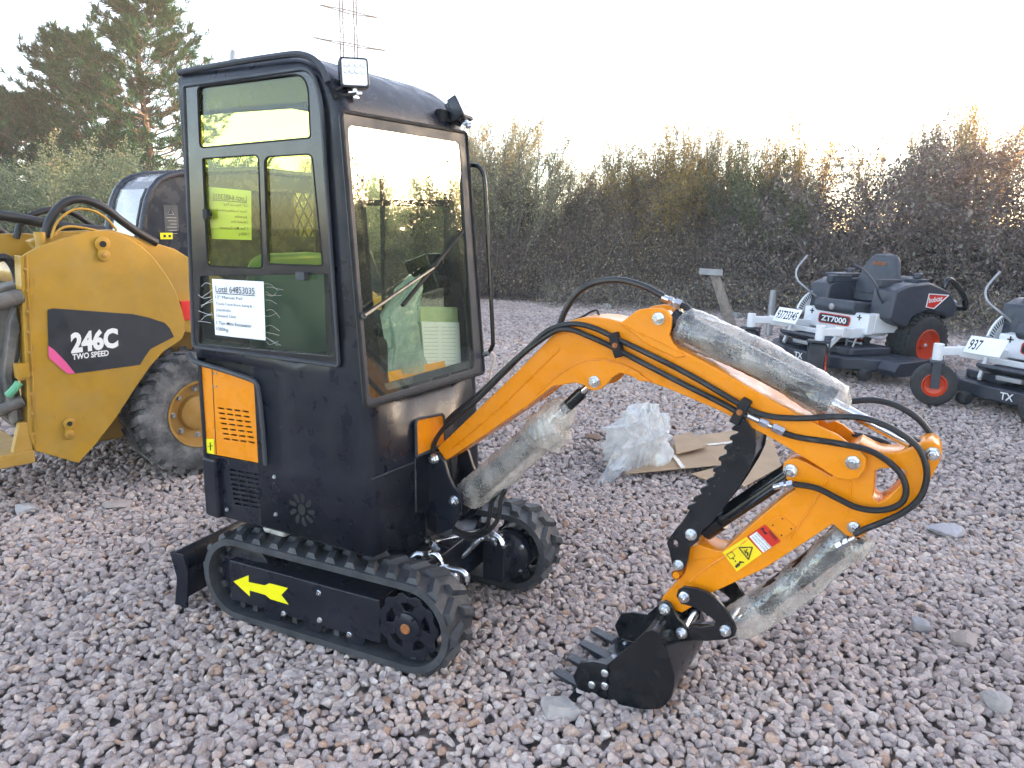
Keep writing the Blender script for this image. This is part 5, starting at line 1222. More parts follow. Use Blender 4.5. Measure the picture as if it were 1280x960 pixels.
# hoses looping over the arm
def khose(pts, y, r, m='hose', name='hydraulic_hose'):
    q = MB(); q.tube(smooth_line([KS(u, v, y + (0.0 if len(p_) < 3 else 0)) for (u, v), p_ in [(p, p) for p in pts]], 6), r, 10); return q.build(name, MAT[m], sk_root)
khose([(56, 296), (60, 280), (70, 263), (84, 252), (100, 249), (116, 253), (134, 262), (152, 276), (172, 290), (196, 304)], -0.10, 0.023)
khose([(64, 298), (70, 280), (84, 266), (100, 261), (118, 264), (134, 274), (146, 288)], -0.07, 0.007, 'catyel')
khose([(68, 294), (76, 286), (88, 283), (104, 285), (124, 289)], -0.07, 0.007, 'catyel')
khose([(20, 298), (26, 280), (42, 268), (66, 262), (90, 266), (110, 278), (128, 290)], -0.35, 0.018)
khose([(-10, 268), (20, 272), (50, 278), (90, 285), (130, 288)], -0.25, 0.028)
khose([(-10, 325), (6, 322), (16, 332), (22, 350), (20, 368)], -0.20, 0.022)
khose([(-12, 278), (6, 292), (20, 302)], -0.5, 0.018)
q = MB()
for (u, v, y) in [(51, 302, -0.10), (19, 305, -0.4), (31, 303, -0.38)]: p = KS(u, v, y); q.tube([p + Vector((0, 0, -0.07)), p + Vector((0, 0, 0.05))], 0.03, 12); 
q.tube([KS(52, 345, -0.06), KS(52, 345, -0.06) + Vector((0, -1.5, 0))], 0.07, 16)
q.obox(KS(28, 306, -0.38), (0.12, 0, 0), (0, 0.03, 0), (0, 0, 0.06)); q.build('arm_cross_tube', MAT['catyel'], sk_root, 0.004)
q = MB(); p = KS(42, 565, YA); q.obox(p + Vector((0.16, -0.4, -0.02)), (0.16, 0, 0), (0, 0.42, 0), (0, 0, 0.035)); q.prism([(p.x + 0.0, p.z), (p.x + 0.10, p.z), (p.x + 0.05, p.z + 0.17), (p.x + 0.0, p.z + 0.17)], YA - 0.05, YA - 0.0); q.build('coupler_foot', MAT['catdirty'], sk_root, 0.006)
# dark quick coupler in front of the arm
q = MB(); c_ = KS(14, 455, -0.15)
q.prism([(p.x, p.z) for p in (KS(u, v, -0.12) for u, v in [(34, 352), (26, 390), (27, 430), (22, 470), (30, 520), (37, 545), (20, 535), (4, 520), (-14, 470), (-20, 400), (0, 360)])], -0.30, -0.12)
q.prism([(p.x, p.z) for p in (KS(u, v, -0.09) for u, v in [(18, 380), (24, 410), (14, 470), (22, 525), (14, 530), (2, 470), (10, 400)])], -0.13, -0.06)
q.tube([KS(28, 370, -0.05), KS(-20, 382, -0.05)], 0.04, 12); q.tube([KS(30, 500, -0.05), KS(-15, 520, -0.1)], 0.03, 12); q.build('quick_coupler', M('worn_dark_steel', (0.075, 0.07, 0.066), 0.6, var=0.5, scale=10, dust=0.6, dcol=(0.26, 0.23, 0.19), bump=0.6, bscale=20, dscale=7), sk_root, 0.01)
q = MB(); q.obox(KS(27, 463, -0.03), (0.03, 0, 0), (0, 0.03, 0), (0, 0, 0.04)); q.tube([KS(27, 475, -0.03), KS(25, 455, -0.03)], 0.02, 8); q.build('coupler_latch', MAT['catyel'], sk_root, 0.004)
q = MB(); q.tube(smooth_line([KS(24, 478, -0.04), KS(18, 486, -0.04), KS(10, 494, -0.06)], 4), 0.02, 8); q.build('green_coupling', M('coupling_green', (0.10, 0.38, 0.22), 0.5), sk_root)

# ================================================================== zero-turn mowers
def make_mower(label, number, swivel=0):
    root = thing('mower', label, 'mower', group='zero-turn mowers parked by the hedge')
    def B(q, name, m, bev=0.006, par=None, smooth=40): return q.build(name, MAT[m], par or root, bev, smooth)
    def wheel(x, y, r, w, rr, name, lugs):
        q = MB(); s = 1 if y > 0 else -1
        q.lathe([(rr, 0.5 * w), (r * 0.80, 0.52 * w), (r * 0.94, 0.46 * w), (r * 0.995, 0.30 * w), (r, 0), (r * 0.995, -0.30 * w), (r * 0.94, -0.46 * w), (r * 0.80, -0.52 * w), (rr, -0.5 * w)], (x, y, r), (0, 1, 0), 40, close=True)
        if lugs:
            for i in range(34):
                for k_ in range(4):
                    a = 2 * math.pi * (i + 0.5 * (k_ % 2)) / 34; er = Vector((math.cos(a), 0, math.sin(a))); et = Vector((-er.z, 0, er.x)); q.obox(Vector((x, y + (k_ - 1.5) * w * 0.22, r)) + er * (r * 0.998), et * 0.017, (0, w * 0.085, 0), er * 0.010)
        o = B(q, name, 'turf', 0)
        q = MB()
        for sg in (s, -s): q.lathe([(rr + 0.004, 0.5 * w), (rr * 0.97, 0.5 * w + 0.004), (rr * 0.90, 0.5 * w - 0.01), (rr * 0.82, 0.30 * w), (rr * 0.3, 0.24 * w), (rr * 0.22, 0.36 * w), (0.0, 0.38 * w)], (x, y, r), (0, sg, 0), 28, caps=False)
        ri = B(q, 'rim', 'rimor', 0, o)
        q = MB(); q.bolt((x, y + s * 0.38 * w, r), (0, s, 0), 0.016, 0.014); B(q, 'hub_bolt', 'steel', 0, ri)
        return o
    wheel(0, 0.50, 0.325, 0.29, 0.175, 'wheel', True); wheel(0, -0.50, 0.325, 0.29, 0.175, 'wheel', True)
    for y in (0.52, -0.52):
        cw_ = wheel(1.42, y, 0.198, 0.165, 0.105, 'caster_wheel', False); turn = Matrix.Translation((1.42, y, 0)) @ Matrix.Rotation(R(swivel), 4, 'Z') @ Matrix.Translation((-1.42, -y, 0)); cw_.matrix_local = turn
        q = MB(); q.box(1.36, 1.48, y - 0.11, y + 0.11, 0.405, 0.425)
        for s in (-1, 1): q.bar((1.42, y + s * 0.100, 0.42), (1.42, y + s * 0.100, 0.17), 0.012, 0.075, (1, 0, 0))
        B(q, 'caster_fork', 'navy', 0.003).matrix_local = turn
    q = MB()
    for y in (0.52, -0.52):
        q.cut().tube([(1.42, y, 0.425), (1.42, y, 0.58)], 0.045, 16)
        q.bar((1.42, y, 0.51), (1.14, y * 0.98, 0.50), 0.075, 0.075); q.bar((1.16, y * 0.99, 0.50), (0.90, y * 0.75, 0.46), 0.085, 0.10)
        q.bar((0.93, y * 0.78, 0.46), (0.30, y * 0.62, 0.46), 0.07, 0.10)
    q.cut().bar((0.93, 0.36, 0.43), (0.93, -0.36, 0.43), 0.05, 0.05)
    B(q, 'front_frame', 'mwhite', 0.006)
    q = MB()
    for s in (-1, 1): q.cut().bar((0.98, 0.36 * s, 0.44), (1.12, 0.30 * s, 0.27), 0.03, 0.05)
    B(q, 'deck_lift_strut', 'mwhite', 0.004)
    # foot platform
    q = MB(); q.prism([(0.72, 0.36), (1.12, 0.35), (1.20, 0.40), (1.19, 0.43), (1.10, 0.39), (0.72, 0.40)], -0.30, 0.30); B(q, 'foot_platform', 'navy', 0.008)
    q = MB(); q.box(1.12, 1.17, -0.12, 0.12, 0.30, 0.345); B(q, 'platform_step', 'galv', 0.01)
    # white front panel with model plate
    q = MB(); q.prism([(0.62, 0.44), (0.72, 0.44), (0.70, 0.66), (0.60, 0.66)], -0.46, 0.46); q.prism([(0.1, 0.45), (0.62, 0.45), (0.60, 0.66), (0.1, 0.70)], 0.36, 0.46); q.prism([(0.1, 0.45), (0.62, 0.45), (0.60, 0.66), (0.1, 0.70)], -0.46, -0.36); fp = B(q, 'front_panel', 'mwhite', 0.012)
    def pt(y, z, o=0.0): return Vector((0.715 - (z - 0.50) * 0.077 + o, y, z))
    q = MB(); ring2 = rpoly([(-0.225, 0.50), (0.225, 0.50), (0.225, 0.61), (-0.225, 0.61)], 0.035, 4); q.extrude([pt(y, z, 0.004) for y, z in ring2], (0.004, 0, 0)); pl = B(q, 'model_plate', 'red', 0, fp, 0)
    q = MB(); q.extrude([pt(y * 0.95, 0.555 + (z - 0.555) * 0.82, 0.0085) for y, z in ring2], (0.001, 0, 0)); B(q, 'plate_field', 'ink', 0, pl, 0)
    q = MB(); lettering(q, 'ZT7000', pt(-0.18, 0.527, 0.012), pt(0.18, 0.527, 0.012), pt(-0.18, 0.585, 0.012), (0, 0, 0), 0.03); B(q, 'printed_text', 'white', 0, pl, 0)
    q = MB()
    for s in (-1, 1):
        q.cut().obox(pt(0.34 * s, 0.615, 0.004), (0.002, 0, 0), (0, 0.03, 0), (0, 0, 0.006)); q.obox(pt(0.34 * s, 0.615, 0.004), (0.002, 0, 0), (0, 0.006, 0), (0, 0, 0.03))
    B(q, 'panel_slot', 'ink', 0, fp)
    # linkages under the panel
    q = MB()
    for z, y0, y1, x in ((0.43, -0.42, 0.44, 0.80), (0.38, -0.30, 0.50, 0.86), (0.44, 0.1, 0.62, 0.70)): q.tube([(x, y0, z), (x - 0.05, y1, z - 0.02)], 0.012, 6)
    q.tube([(0.80, 0.30, 0.44), (0.84, 0.32, 0.30)], 0.012, 6); q.tube([(0.84, 0.45, 0.42), (0.88, 0.44, 0.29)], 0.012, 6)
    B(q, 'deck_linkage', 'galv', 0)
    # cutting deck
    q = MB(); dk = rpoly([(0.36, -0.80), (0.80, -0.80), (1.12, -0.52), (1.20, -0.20), (1.20, 0.20), (1.12, 0.52), (0.80, 0.82), (0.36, 0.80)], 0.10, 4)
    q.extrude([(x, y, 0.11) for x, y in dk], (0, 0, 0.13)); B(q, 'cutting_deck', 'navy', 0.02)
    q = MB(); q.extrude([(x, y, 0.243) for x, y in rpoly([(0.45, 0.10), (1.05, 0.10), (1.0, 0.55), (0.45, 0.60)], 0.08)], (0, 0, 0.08)); q.cut(); q.extrude([(x, y, 0.243) for x, y in rpoly([(0.45, -0.60), (1.0, -0.55), (1.05, -0.10), (0.45, -0.10)], 0.08)], (0, 0, 0.08)); B(q, 'belt_cover', 'navy', 0.015)
    q = MB(); q.prism([(0.42, 0.10), (0.86, 0.10), (0.90, 0.16), (0.84, 0.24), (0.42, 0.26)], 0.80, 1.02); B(q, 'discharge_chute', 'navy', 0.01)
    q = MB()
    for x, y in ((1.20, 0.34), (1.20, -0.34), (0.98, 0.76), (0.98, -0.76)): q.cut().lathe([(0.05, -0.05), (0.062, -0.03), (0.062, 0.03), (0.05, 0.05)], (x + 0.03, y, 0.09), (0, 1, 0), 16)
    B(q, 'anti_scalp_roller', 'turf', 0)
    q = MB(); lettering(q, 'TX', (1.21, -0.02, 0.15), (1.21, 0.10, 0.15), (1.21, -0.02, 0.215), (0.004, 0, 0), 0.02); B(q, 'deck_text', 'white', 0, None, 0)
    # side pods over the rear wheels, engine behind
    for s in (1, -1):
        q = MB(); q.prism(rpoly([(-0.42, 0.62), (-0.44, 0.74), (-0.30, 0.90), (0.02, 1.0), (0.34, 0.98), (0.52, 0.92), (0.56, 0.62), (0.44, 0.56), (0.30, 0.52), (0.22, 0.64), (0.0, 0.70), (-0.22, 0.66), (-0.30, 0.60)], 0.03), min(s * 0.30, s * 0.60), max(s * 0.30, s * 0.60))
        pod = B(q, 'side_pod', 'navy', 0.03)
        q = MB(); yy = s * 0.602; bx = [(-0.26, 0.86), (0.04, 0.88), (0.06, 0.74), (-0.06, 0.72)] if s > 0 else [(-0.26, 0.86), (0.04, 0.88), (0.06, 0.74), (-0.06, 0.72)]
        q.extrude([(x, yy, z) for x, z in bx], (0, s * 0.003, 0)); bd = B(q, 'badge', 'red', 0, pod, 0)
        q = MB(); P_ = [Vector((x, yy + s * 0.004, z)) for x, z in bx]; q.tube(P_ + [P_[0]], 0.006, 5, False)
        if s > 0: lettering(q, 'bobcat', (0.03, yy + 0.005, 0.785), (-0.17, yy + 0.005, 0.805), (0.03, yy + 0.005, 0.84), (0, 0, 0), 0.02)
        else: lettering(q, 'bobcat', (-0.17, yy - 0.005, 0.805), (0.03, yy - 0.005, 0.785), (-0.17, yy - 0.005, 0.86), (0, 0, 0), 0.02)
        B(q, 'badge_text', 'white', 0, bd, 0)
        q = MB(); q.box(-0.02, 0.14, s * 0.44 - 0.09, s * 0.44 + 0.09, 0.99, 1.03); q.lathe([(0.05, 0), (0.05, 0.05), (0.035, 0.06)], (0.06, s * 0.46, 1.03), (0, 0, 1), 16); B(q, 'fuel_cap', 'navy', 0.01, pod)
    q = MB(); q.box(-0.55, 0.0, -0.30, 0.30, 0.48, 0.86); q.lathe([(0.22, 0), (0.22, 0.12), (0.15, 0.16)], (-0.25, 0, 0.86), (0, 0, 1), 22); B(q, 'engine', 'navy', 0.03)
    q = MB(); q.tube(smooth_line([(-0.50, 0.22, 0.60), (-0.60, 0.30, 0.62), (-0.66, 0.36, 0.70)], 4), 0.03, 10); q.lathe([(0.045, 0), (0.05, 0.02), (0.045, 0.10), (0.02, 0.12)], (-0.66, 0.36, 0.66), (0, 0, 1), 14); B(q, 'exhaust', 'galv', 0)
    # roll bar folded back
    q = MB(); q.tube(smooth_line([(-0.28, 0.56, 0.60), (-0.24, 0.56, 0.95), (-0.32, 0.56, 1.02), (-0.55, 0.56, 0.85), (-0.62, 0.56, 0.70)], 6), 0.03, 10); q.tube(smooth_line([(-0.28, -0.56, 0.60), (-0.24, -0.56, 0.95), (-0.32, -0.56, 1.02), (-0.55, -0.56, 0.85), (-0.62, -0.56, 0.70)], 6), 0.03, 10); q.tube([(-0.62, -0.56, 0.70), (-0.62, 0.56, 0.70)], 0.03, 10); B(q, 'roll_bar', 'blackgloss', 0)
    made0 = set(root.children)
    # seat
    q = MB(); q.box(0.20, 0.48, -0.26, 0.26, 0.60, 0.69); B(q, 'seat_box', 'dark', 0.02)
    q = MB(); q.prism(rpoly([(0.08, 0.68), (0.64, 0.68), (0.68, 0.74), (0.64, 0.83), (0.45, 0.81), (0.08, 0.78)], 0.03), -0.28, 0.28); sc2 = B(q, 'seat_cushion', 'vinyl', 0.035)
    q = MB(); q.lathe([(0.035, 0), (0.035, 0.015), (0.02, 0.02)], (0.67, 0, 0.75), (1, 0, 0), 14); B(q, 'seat_knob', 'galv', 0, sc2)
    q = MB(); bk2 = rpoly([(-0.27, 0.78), (0.27, 0.78), (0.28, 1.02), (0.20, 1.25), (0.13, 1.31), (-0.13, 1.31), (-0.20, 1.25), (-0.28, 1.02)], 0.06, 5)
    q.extrude([(0.12 - (z - 0.78) * 0.22, y, z) for y, z in bk2], (-0.09, 0, 0.02)); sb2 = B(q, 'seat_back', 'vinyl', 0.035)
    q = MB(); q.extrude([(0.125 - (z - 0.78) * 0.22, y * 0.62, z) for y, z in [(-0.27, 0.88), (0.27, 0.88), (0.27, 0.89), (-0.27, 0.89)]], (0.004, 0, 0)); B(q, 'seat_seam', 'dark', 0, sb2)
    q = MB(); lettering(q, 'bobcat', (0.027, -0.09, 1.20), (0.027, 0.09, 1.20), (0.017, -0.09, 1.25), (0.012, 0, 0), 0.02); B(q, 'seat_text', 'rust', 0, sb2, 0)
    for s in (1, -1):
        q = MB(); q.obox((0.26, s * 0.34, 1.03), (0.15, 0, 0), (0, 0.045, 0), (0, 0, 0.038)); q.tube([(0.10, s * 0.34, 1.02), (0.06, s * 0.30, 0.88)], 0.02, 8); B(q, 'armrest', 'vinyl', 0.025)
        q = MB(); q.tube(smooth_line([(0.40, s * 0.46, 0.78), (0.52, s * 0.46, 0.92), (0.56, s * 0.45, 1.02), (0.58, s * 0.30, 1.16), (0.60, s * 0.16, 1.22)] if number == 1 and s > 0 else [(0.40, s * 0.46, 0.78), (0.56, s * 0.52, 0.90), (0.62, s * 0.62, 1.0), (0.60, s * 0.66, 1.12), (0.50, s * 0.62, 1.28)], 6), [0.012] * 6 * 4 + [0.012], 8); B(q, 'steering_lever', 'galv' if s < 0 else 'navy', 0)
    for ch in root.children:      # the seat sits well forward over the white panel
        if ch not in made0: ch.location.x += 0.09; ch.location.z -= 0.05
    q = MB(); q.box(0.05, 0.40, -0.52, -0.32, 0.99, 1.04); B(q, 'control_console', 'navy', 0.012)
    # fan of white height marks on the side quadrant
    q = MB(); cc_ = Vector((0.42, -0.50, 0.50)); arc1 = [(cc_.x + 0.34 * math.cos(a), cc_.z + 0.34 * math.sin(a)) for a in np.linspace(0.35, 1.75, 14)]; arc2 = [(cc_.x + 0.16 * math.cos(a), cc_.z + 0.16 * math.sin(a)) for a in np.linspace(1.75, 0.35, 10)]
    q.prism(arc1 + arc2, -0.56, -0.54); qd = B(q, 'height_quadrant', 'mwhite', 0.002)
    q = MB()
    for i in range(15): a = 0.42 + i * 0.09; q.bar((cc_.x + 0.27 * math.cos(a), -0.5385, cc_.z + 0.27 * math.sin(a)), (cc_.x + 0.325 * math.cos(a), -0.5385, cc_.z + 0.325 * math.sin(a)), 0.012, 0.002, (0, 1, 0))
    B(q, 'quadrant_slot', 'ink', 0, qd)
    return root
def lot_card(root, text, width):
    q = MB(); a = Vector((1.17, -0.46, 0.50)); dx = Vector((-0.02, 0.34, 0.0)); up = Vector((-0.09, 0.0, 0.15)); nr = Vector((0.85, 0, 0.52))
    q.extrude([a, a + dx, a + dx + up, a + up], nr * 0.003); c_ = q.build('lot_card', MAT['paper'], root, smooth=0)
    q = MB(); lettering(q, text, a + dx * 0.07 + up * 0.22 + nr * 0.0045, a + dx * (0.07 + width) + up * 0.22 + nr * 0.0045, a + dx * 0.07 + up * 0.80 + nr * 0.0045, (0, 0, 0), 0.015); q.build('printed_number', MAT['ink'], c_, smooth=0)
MA = R(-113); MF = Vector((math.sin(MA), math.cos(MA), 0)); ML = Vector((-MF.y, MF.x, 0)); mrot = math.atan2(MF.y, MF.x)
m1 = make_mower('white and charcoal ride-on mower seen whole, with its tall seat in view', 1, 39); lot_card(m1, '93723345', 0.86)
g1 = ground(1160, 468); o1 = Vector((g1[0], g1[1], 0)) - ML * 0.62
o1 = o1 + Vector((-0.10, -0.02, 0)); m1.scale = (1.04,) * 3; m1.location = o1; m1.rotation_euler = (0, 0, mrot)
g2 = ground(1166, 506); o2 = Vector((g2[0], g2[1], 0)) - MF * 1.42 + ML * 0.50
m2 = make_mower('white and charcoal ride-on mower cut off by the right edge behind its orange caster', 2, -48); lot_card(m2, '937', 0.33)
m2.location = o2; m2.rotation_euler = (0, 0, mrot)

# ================================================================== litter on the yard
def sheet(pts, hts, name, label, cat, m='card', th=0.006):
    P = [Vector(ground(u, v, h)) for (u, v), h in zip(pts, hts)]; q = MB(); q.extrude(P, (0, 0, -th)); o = q.build(name, MAT[m], None, 0.0015); return tag(o, label, cat, 'flattened cardboard boxes')
s1 = sheet([(781, 592), (840, 556), (880, 556), (900, 581)], [0.03, 0.055, 0.075, 0.06], 'flattened_box', 'flattened cardboard box with a strip of tape, lying under the edge of the plastic sheet', 'cardboard')
q = MB(); a, b = Vector(ground(842, 571, 0.056)), Vector(ground(854, 586, 0.058)); a.z += 0.012; b.z += 0.006; q.bar(a, b, 0.03, 0.001); q.build('tape_strip', MAT['tape'], s1)
s2 = sheet([(841, 545), (865, 540), (884, 558), (846, 567)], [0.085, 0.09, 0.105, 0.085], 'flattened_box', 'small torn cardboard flap resting on top of the flattened boxes', 'cardboard')
s3 = sheet([(868, 545), (924, 537), (962, 541), (977, 582), (930, 608), (884, 573)], [0.045, 0.04, 0.035, 0.03, 0.03, 0.05], 'flattened_box', 'widest flattened cardboard box, partly behind the serrated black thumb', 'cardboard')
q = MB(); a, b = Vector(ground(884, 556, 0.052)), Vector(ground(958, 548, 0.046)); q.bar(a, b, 0.04, 0.0015); q.build('tape_strip', MAT['tape'], s3)
s4 = sheet([(864, 592), (902, 582), (940, 590), (925, 606), (884, 600)], [0.03, 0.055, 0.04, 0.018, 0.02], 'flattened_box', 'bent cardboard piece poking out in front below the taped box', 'cardboard')
pc = ground(800, 594)
def drape(seed, R0, H_, m, name):
    """a heap of thin sheet: folds running down from a bunched top"""
    q = np.random.default_rng(seed); n1, n2 = 220, 70; th = np.linspace(0, 2 * math.pi, n1, endpoint=False)[None, :]; t_ = np.linspace(0, 1, n2)[:, None]
    fold = np.zeros((n2, n1)); 
    for f_, a_ in ((3, 0.30), (5, 0.22), (8, 0.17), (13, 0.09), (21, 0.045), (34, 0.02)):
        ph = q.uniform(0, 6.28); w_ = np.sin(t_ * q.uniform(2, 7) + q.uniform(0, 6)) * q.uniform(0.6, 2.2)
        fold += a_ * (1 - 2 * np.abs(np.sin(f_ * th / 2 * 1.0 + ph + w_)))
    for f_, g_, a_ in ((4, 9, 0.10), (7, 15, 0.07), (11, 24, 0.03), (17, 33, 0.015)):
        fold += a_ * (1 - 2 * np.abs(np.sin(f_ * th + g_ * t_ + q.uniform(0, 6) + 1.5 * np.sin(3 * th + 4 * t_))))
    prof = np.sin(np.minimum(t_ * 1.05, 1) * math.pi / 2) ** 0.7
    r_ = R0 * prof * (0.80 + 0.62 * fold * (0.35 + 0.65 * t_)) * (1 + 0.16 * np.cos(th - 2.6))
    z_ = H_ * (1 - t_ ** 1.7) * (1 + 0.14 * fold) + 0.05 * H_ * np.sin(5 * th + 2) * (1 - t_) ; z_ = np.maximum(z_, 0.004)
    V = np.stack([r_ * np.cos(th) + 0.05 * (1 - t_), r_ * np.sin(th), z_], -1).reshape(-1, 3)
    a = (np.arange(n2 - 1)[:, None] * n1 + np.arange(n1)[None, :]); b = (np.arange(n2 - 1)[:, None] * n1 + (np.arange(n1)[None, :] + 1) % n1)
    F_ = np.stack([a, b, b + n1, a + n1], -1).reshape(-1, 4); o = tri_mesh(name, V, F_, m, smooth=True); return o
pl_ = drape(8, 0.29, 0.40, MAT['poly'], 'plastic_sheet'); pl_.location = (pc[0] + 0.02, pc[1] + 0.20, 0.02)
tag(pl_, 'crumpled heap of clear white plastic sheeting beside the cardboard', 'plastic sheet')
q = MB(); tl_pts = [(792, 560), (780, 575), (768, 590), (756, 606)]; qr = np.random.default_rng(3); V = []
for i, (u, v) in enumerate(tl_pts * 1):
    c_ = Vector(ground(u, v, 0.08 - 0.025 * i))
    for j in range(9): V.append(c_ + Vector(((j - 4) * (0.024 - 0.004 * i), 0.01 * (j % 2), 0.022 * ((j + i) % 2) + qr.normal() * 0.008)))
q.add(V, [(i * 9 + j, i * 9 + j + 1, (i + 1) * 9 + j + 1, (i + 1) * 9 + j) for i in range(3) for j in range(8)]); q.build('plastic_tail', MAT['poly'], None, smooth=60)
to_ = bpy.data.objects['plastic_tail']; to_.parent = pl_; to_.location = -pl_.location
# leaning posts at the edge of the brush
def post(a, b, Y, r, m, label, name='post', plate_=None):
    A, B = Vector(at(*a, Y)), Vector(at(*b, Y)); B.z = min(B.z, -0.05); q = MB(); q.tube([A, A.lerp(B, 0.4), B], [r * 0.92, r, r * 1.05], 10); o = q.build(name, MAT[m], None, 0.004); tag(o, label, 'post'); return o
po1 = post((893, 342), (915, 404), 12.6, 0.085, 'wood', 'leaning weathered wooden post with a small board nailed on top')
q = MB(); a, b = Vector(at(874, 339, 12.5)), Vector(at(903, 341, 12.5)); q.bar(a, b, 0.05, 0.10); q.build('board', MAT['galv'], po1, 0.004)
post((967, 363), (962, 402), 11.5, 0.05, 'galv', 'short plain grey metal post standing left of the mower')
for i, (u, v, r, lab) in enumerate([(694, 374, 0.10, 'scrap of pale plastic film caught at the foot of the brush'), (672, 373, 0.11, 'grey crumpled plastic scrap at the foot of the brush left of the pale one')]):
    p = ground(u, v); o = crumple('litter', (0, 0, 0.05), r * 1.6, r, r * 0.8, MAT['poly'] if i == 0 else MAT['galv'], 40 + i, 24, 14, 0.5, -0.03); o.location = (p[0], p[1], 0); tag(o, lab, 'litter')
for i, (u, v, r, lab) in enumerate([(758, 385, 0.13, 'light stone lying beside the gravel edge behind the boom hose'), (921, 396, 0.12, 'pale stone at the foot of the leaning wooden post')]):
    big_rock(u, v, r, lab, (0.36, 0.34, 0.32), 0.6, 50 + i)

# ================================================================== power line far behind
pyl = thing('pylon', 'grey steel lattice pylon far away above the cab roof', 'pylon', tuple(at(442, 300, 160) * np.array([1, 1, 0]) * 0.375))
pyl.scale = (0.375,) * 3; px0 = Vector(pyl.location); Hp = 58.0; q = MB()
def wid(z): return 4.4 if z < 20 else 1.55 if z < 57 else 3.4
for sx in (-1, 1):
    for sy in (-1, 1):
        q.tube([(sx * 4.4, sy * 4.4, 0), (sx * 1.5, sy * 1.5, 24), (sx * 1.35, sy * 1.35, 46), (sx * 3.0, sy * 0.8, 58)], 0.13, 5)
zz = 0
lv_ = [0, 7, 13, 18, 22, 25, 28, 31, 34, 37, 40, 43, 46]
def ww(z): return float(np.interp(z, [0, 24, 46], [4.4, 1.5, 1.35]))
for z0_, z1_ in zip(lv_, lv_[1:]):
    a, b = ww(z0_), ww(z1_)
    for s in (-1, 1):
        q.tube([(-a, s * a, z0_), (b, s * b, z1_)], 0.06, 4); q.tube([(s * a, -a, z0_), (s * b, b, z1_)], 0.06, 4)
    q.tube([(-b, -b, z1_), (b, -b, z1_), (b, b, z1_), (-b, b, z1_), (-b, -b, z1_)], 0.06, 4)
q.build('lattice_mast', MAT['pylon'], pyl)
for z_, l_, d_ in (((at(442, 56, 60)[2] / 0.375), 7.2, 1), ((at(442, 15, 60)[2] / 0.375), 5.8, 1)):
    q = MB(); w_ = 1.4
    for s in (-1, 1): q.tube([(0, -w_, z_), (s * l_, 0, z_ + 0.1 - s * 1.1)], 0.13, 4); q.tube([(0, w_, z_), (s * l_, 0, z_ + 0.1 - s * 1.1)], 0.13, 4); q.tube([(0, 0, z_ + 1.3), (s * l_, 0, z_ + 0.1 - s * 1.1)], 0.06, 4)
    q.build('cross_arm', MAT['pylon'], pyl)
q = MB(); A, B = Vector(at(598, 30, 80)), Vector(at(668, -2, 55)); dd = B - A; q.tube([A - dd * 1.0, A, B, B + dd * 1.2], 0.02, 4); o = q.build('power_line', MAT['pylon']); tag(o, 'thin single overhead wire crossing the sky above the cab lamp', 'wire')

# ================================================================== plants
def tubes(PL, RAD, seg=3):
    N, n, _ = PL.shape; d = PL[:, -1] - PL[:, 0]; d /= np.linalg.norm(d, axis=1)[:, None] + 1e-9
    h = np.where(np.abs(d[:, 2:3]) > 0.9, np.array([[1.0, 0, 0]]), np.array([[0, 0, 1.0]]))
    e1 = np.cross(d, h); e1 /= np.linalg.norm(e1, axis=1)[:, None] + 1e-9; e2 = np.cross(d, e1)
    a = np.arange(seg) * 2 * math.pi / seg
    off = e1[:, None, None, :] * np.cos(a)[None, None, :, None] + e2[:, None, None, :] * np.sin(a)[None, None, :, None]
    V = PL[:, :, None, :] + off * RAD[:, :, None, None]
    i = np.arange(N)[:, None, None] * n * seg + np.arange(n - 1)[None, :, None] * seg; k = np.arange(seg)[None, None, :]; k2 = (k + 1) % seg
    F = np.stack([i + k, i + k2, i + seg + k2, i + seg + k], -1)
    return V.reshape(-1, 3), F.reshape(-1, 4)
def leafq(P, size, asp, q, dirs=None, spread=1.0):
    n = len(P); a = q.normal(size=(n, 3)); a /= np.linalg.norm(a, axis=1)[:, None]
    if dirs is not None: a = dirs + a * spread; a /= np.linalg.norm(a, axis=1)[:, None]
    b = np.cross(a, q.normal(size=(n, 3))); b /= np.linalg.norm(b, axis=1)[:, None] + 1e-9
    s = size * q.uniform(0.6, 1.35, n)[:, None]
    V = np.stack([P - a * 0 - b * s * asp * 0.2, P + a * s * 0.55 - b * s * asp * 0.5, P + a * s, P + a * s * 0.45 + b * s * asp * 0.5], 1)
    return V.reshape(-1, 3), np.arange(n * 4).reshape(n, 4)
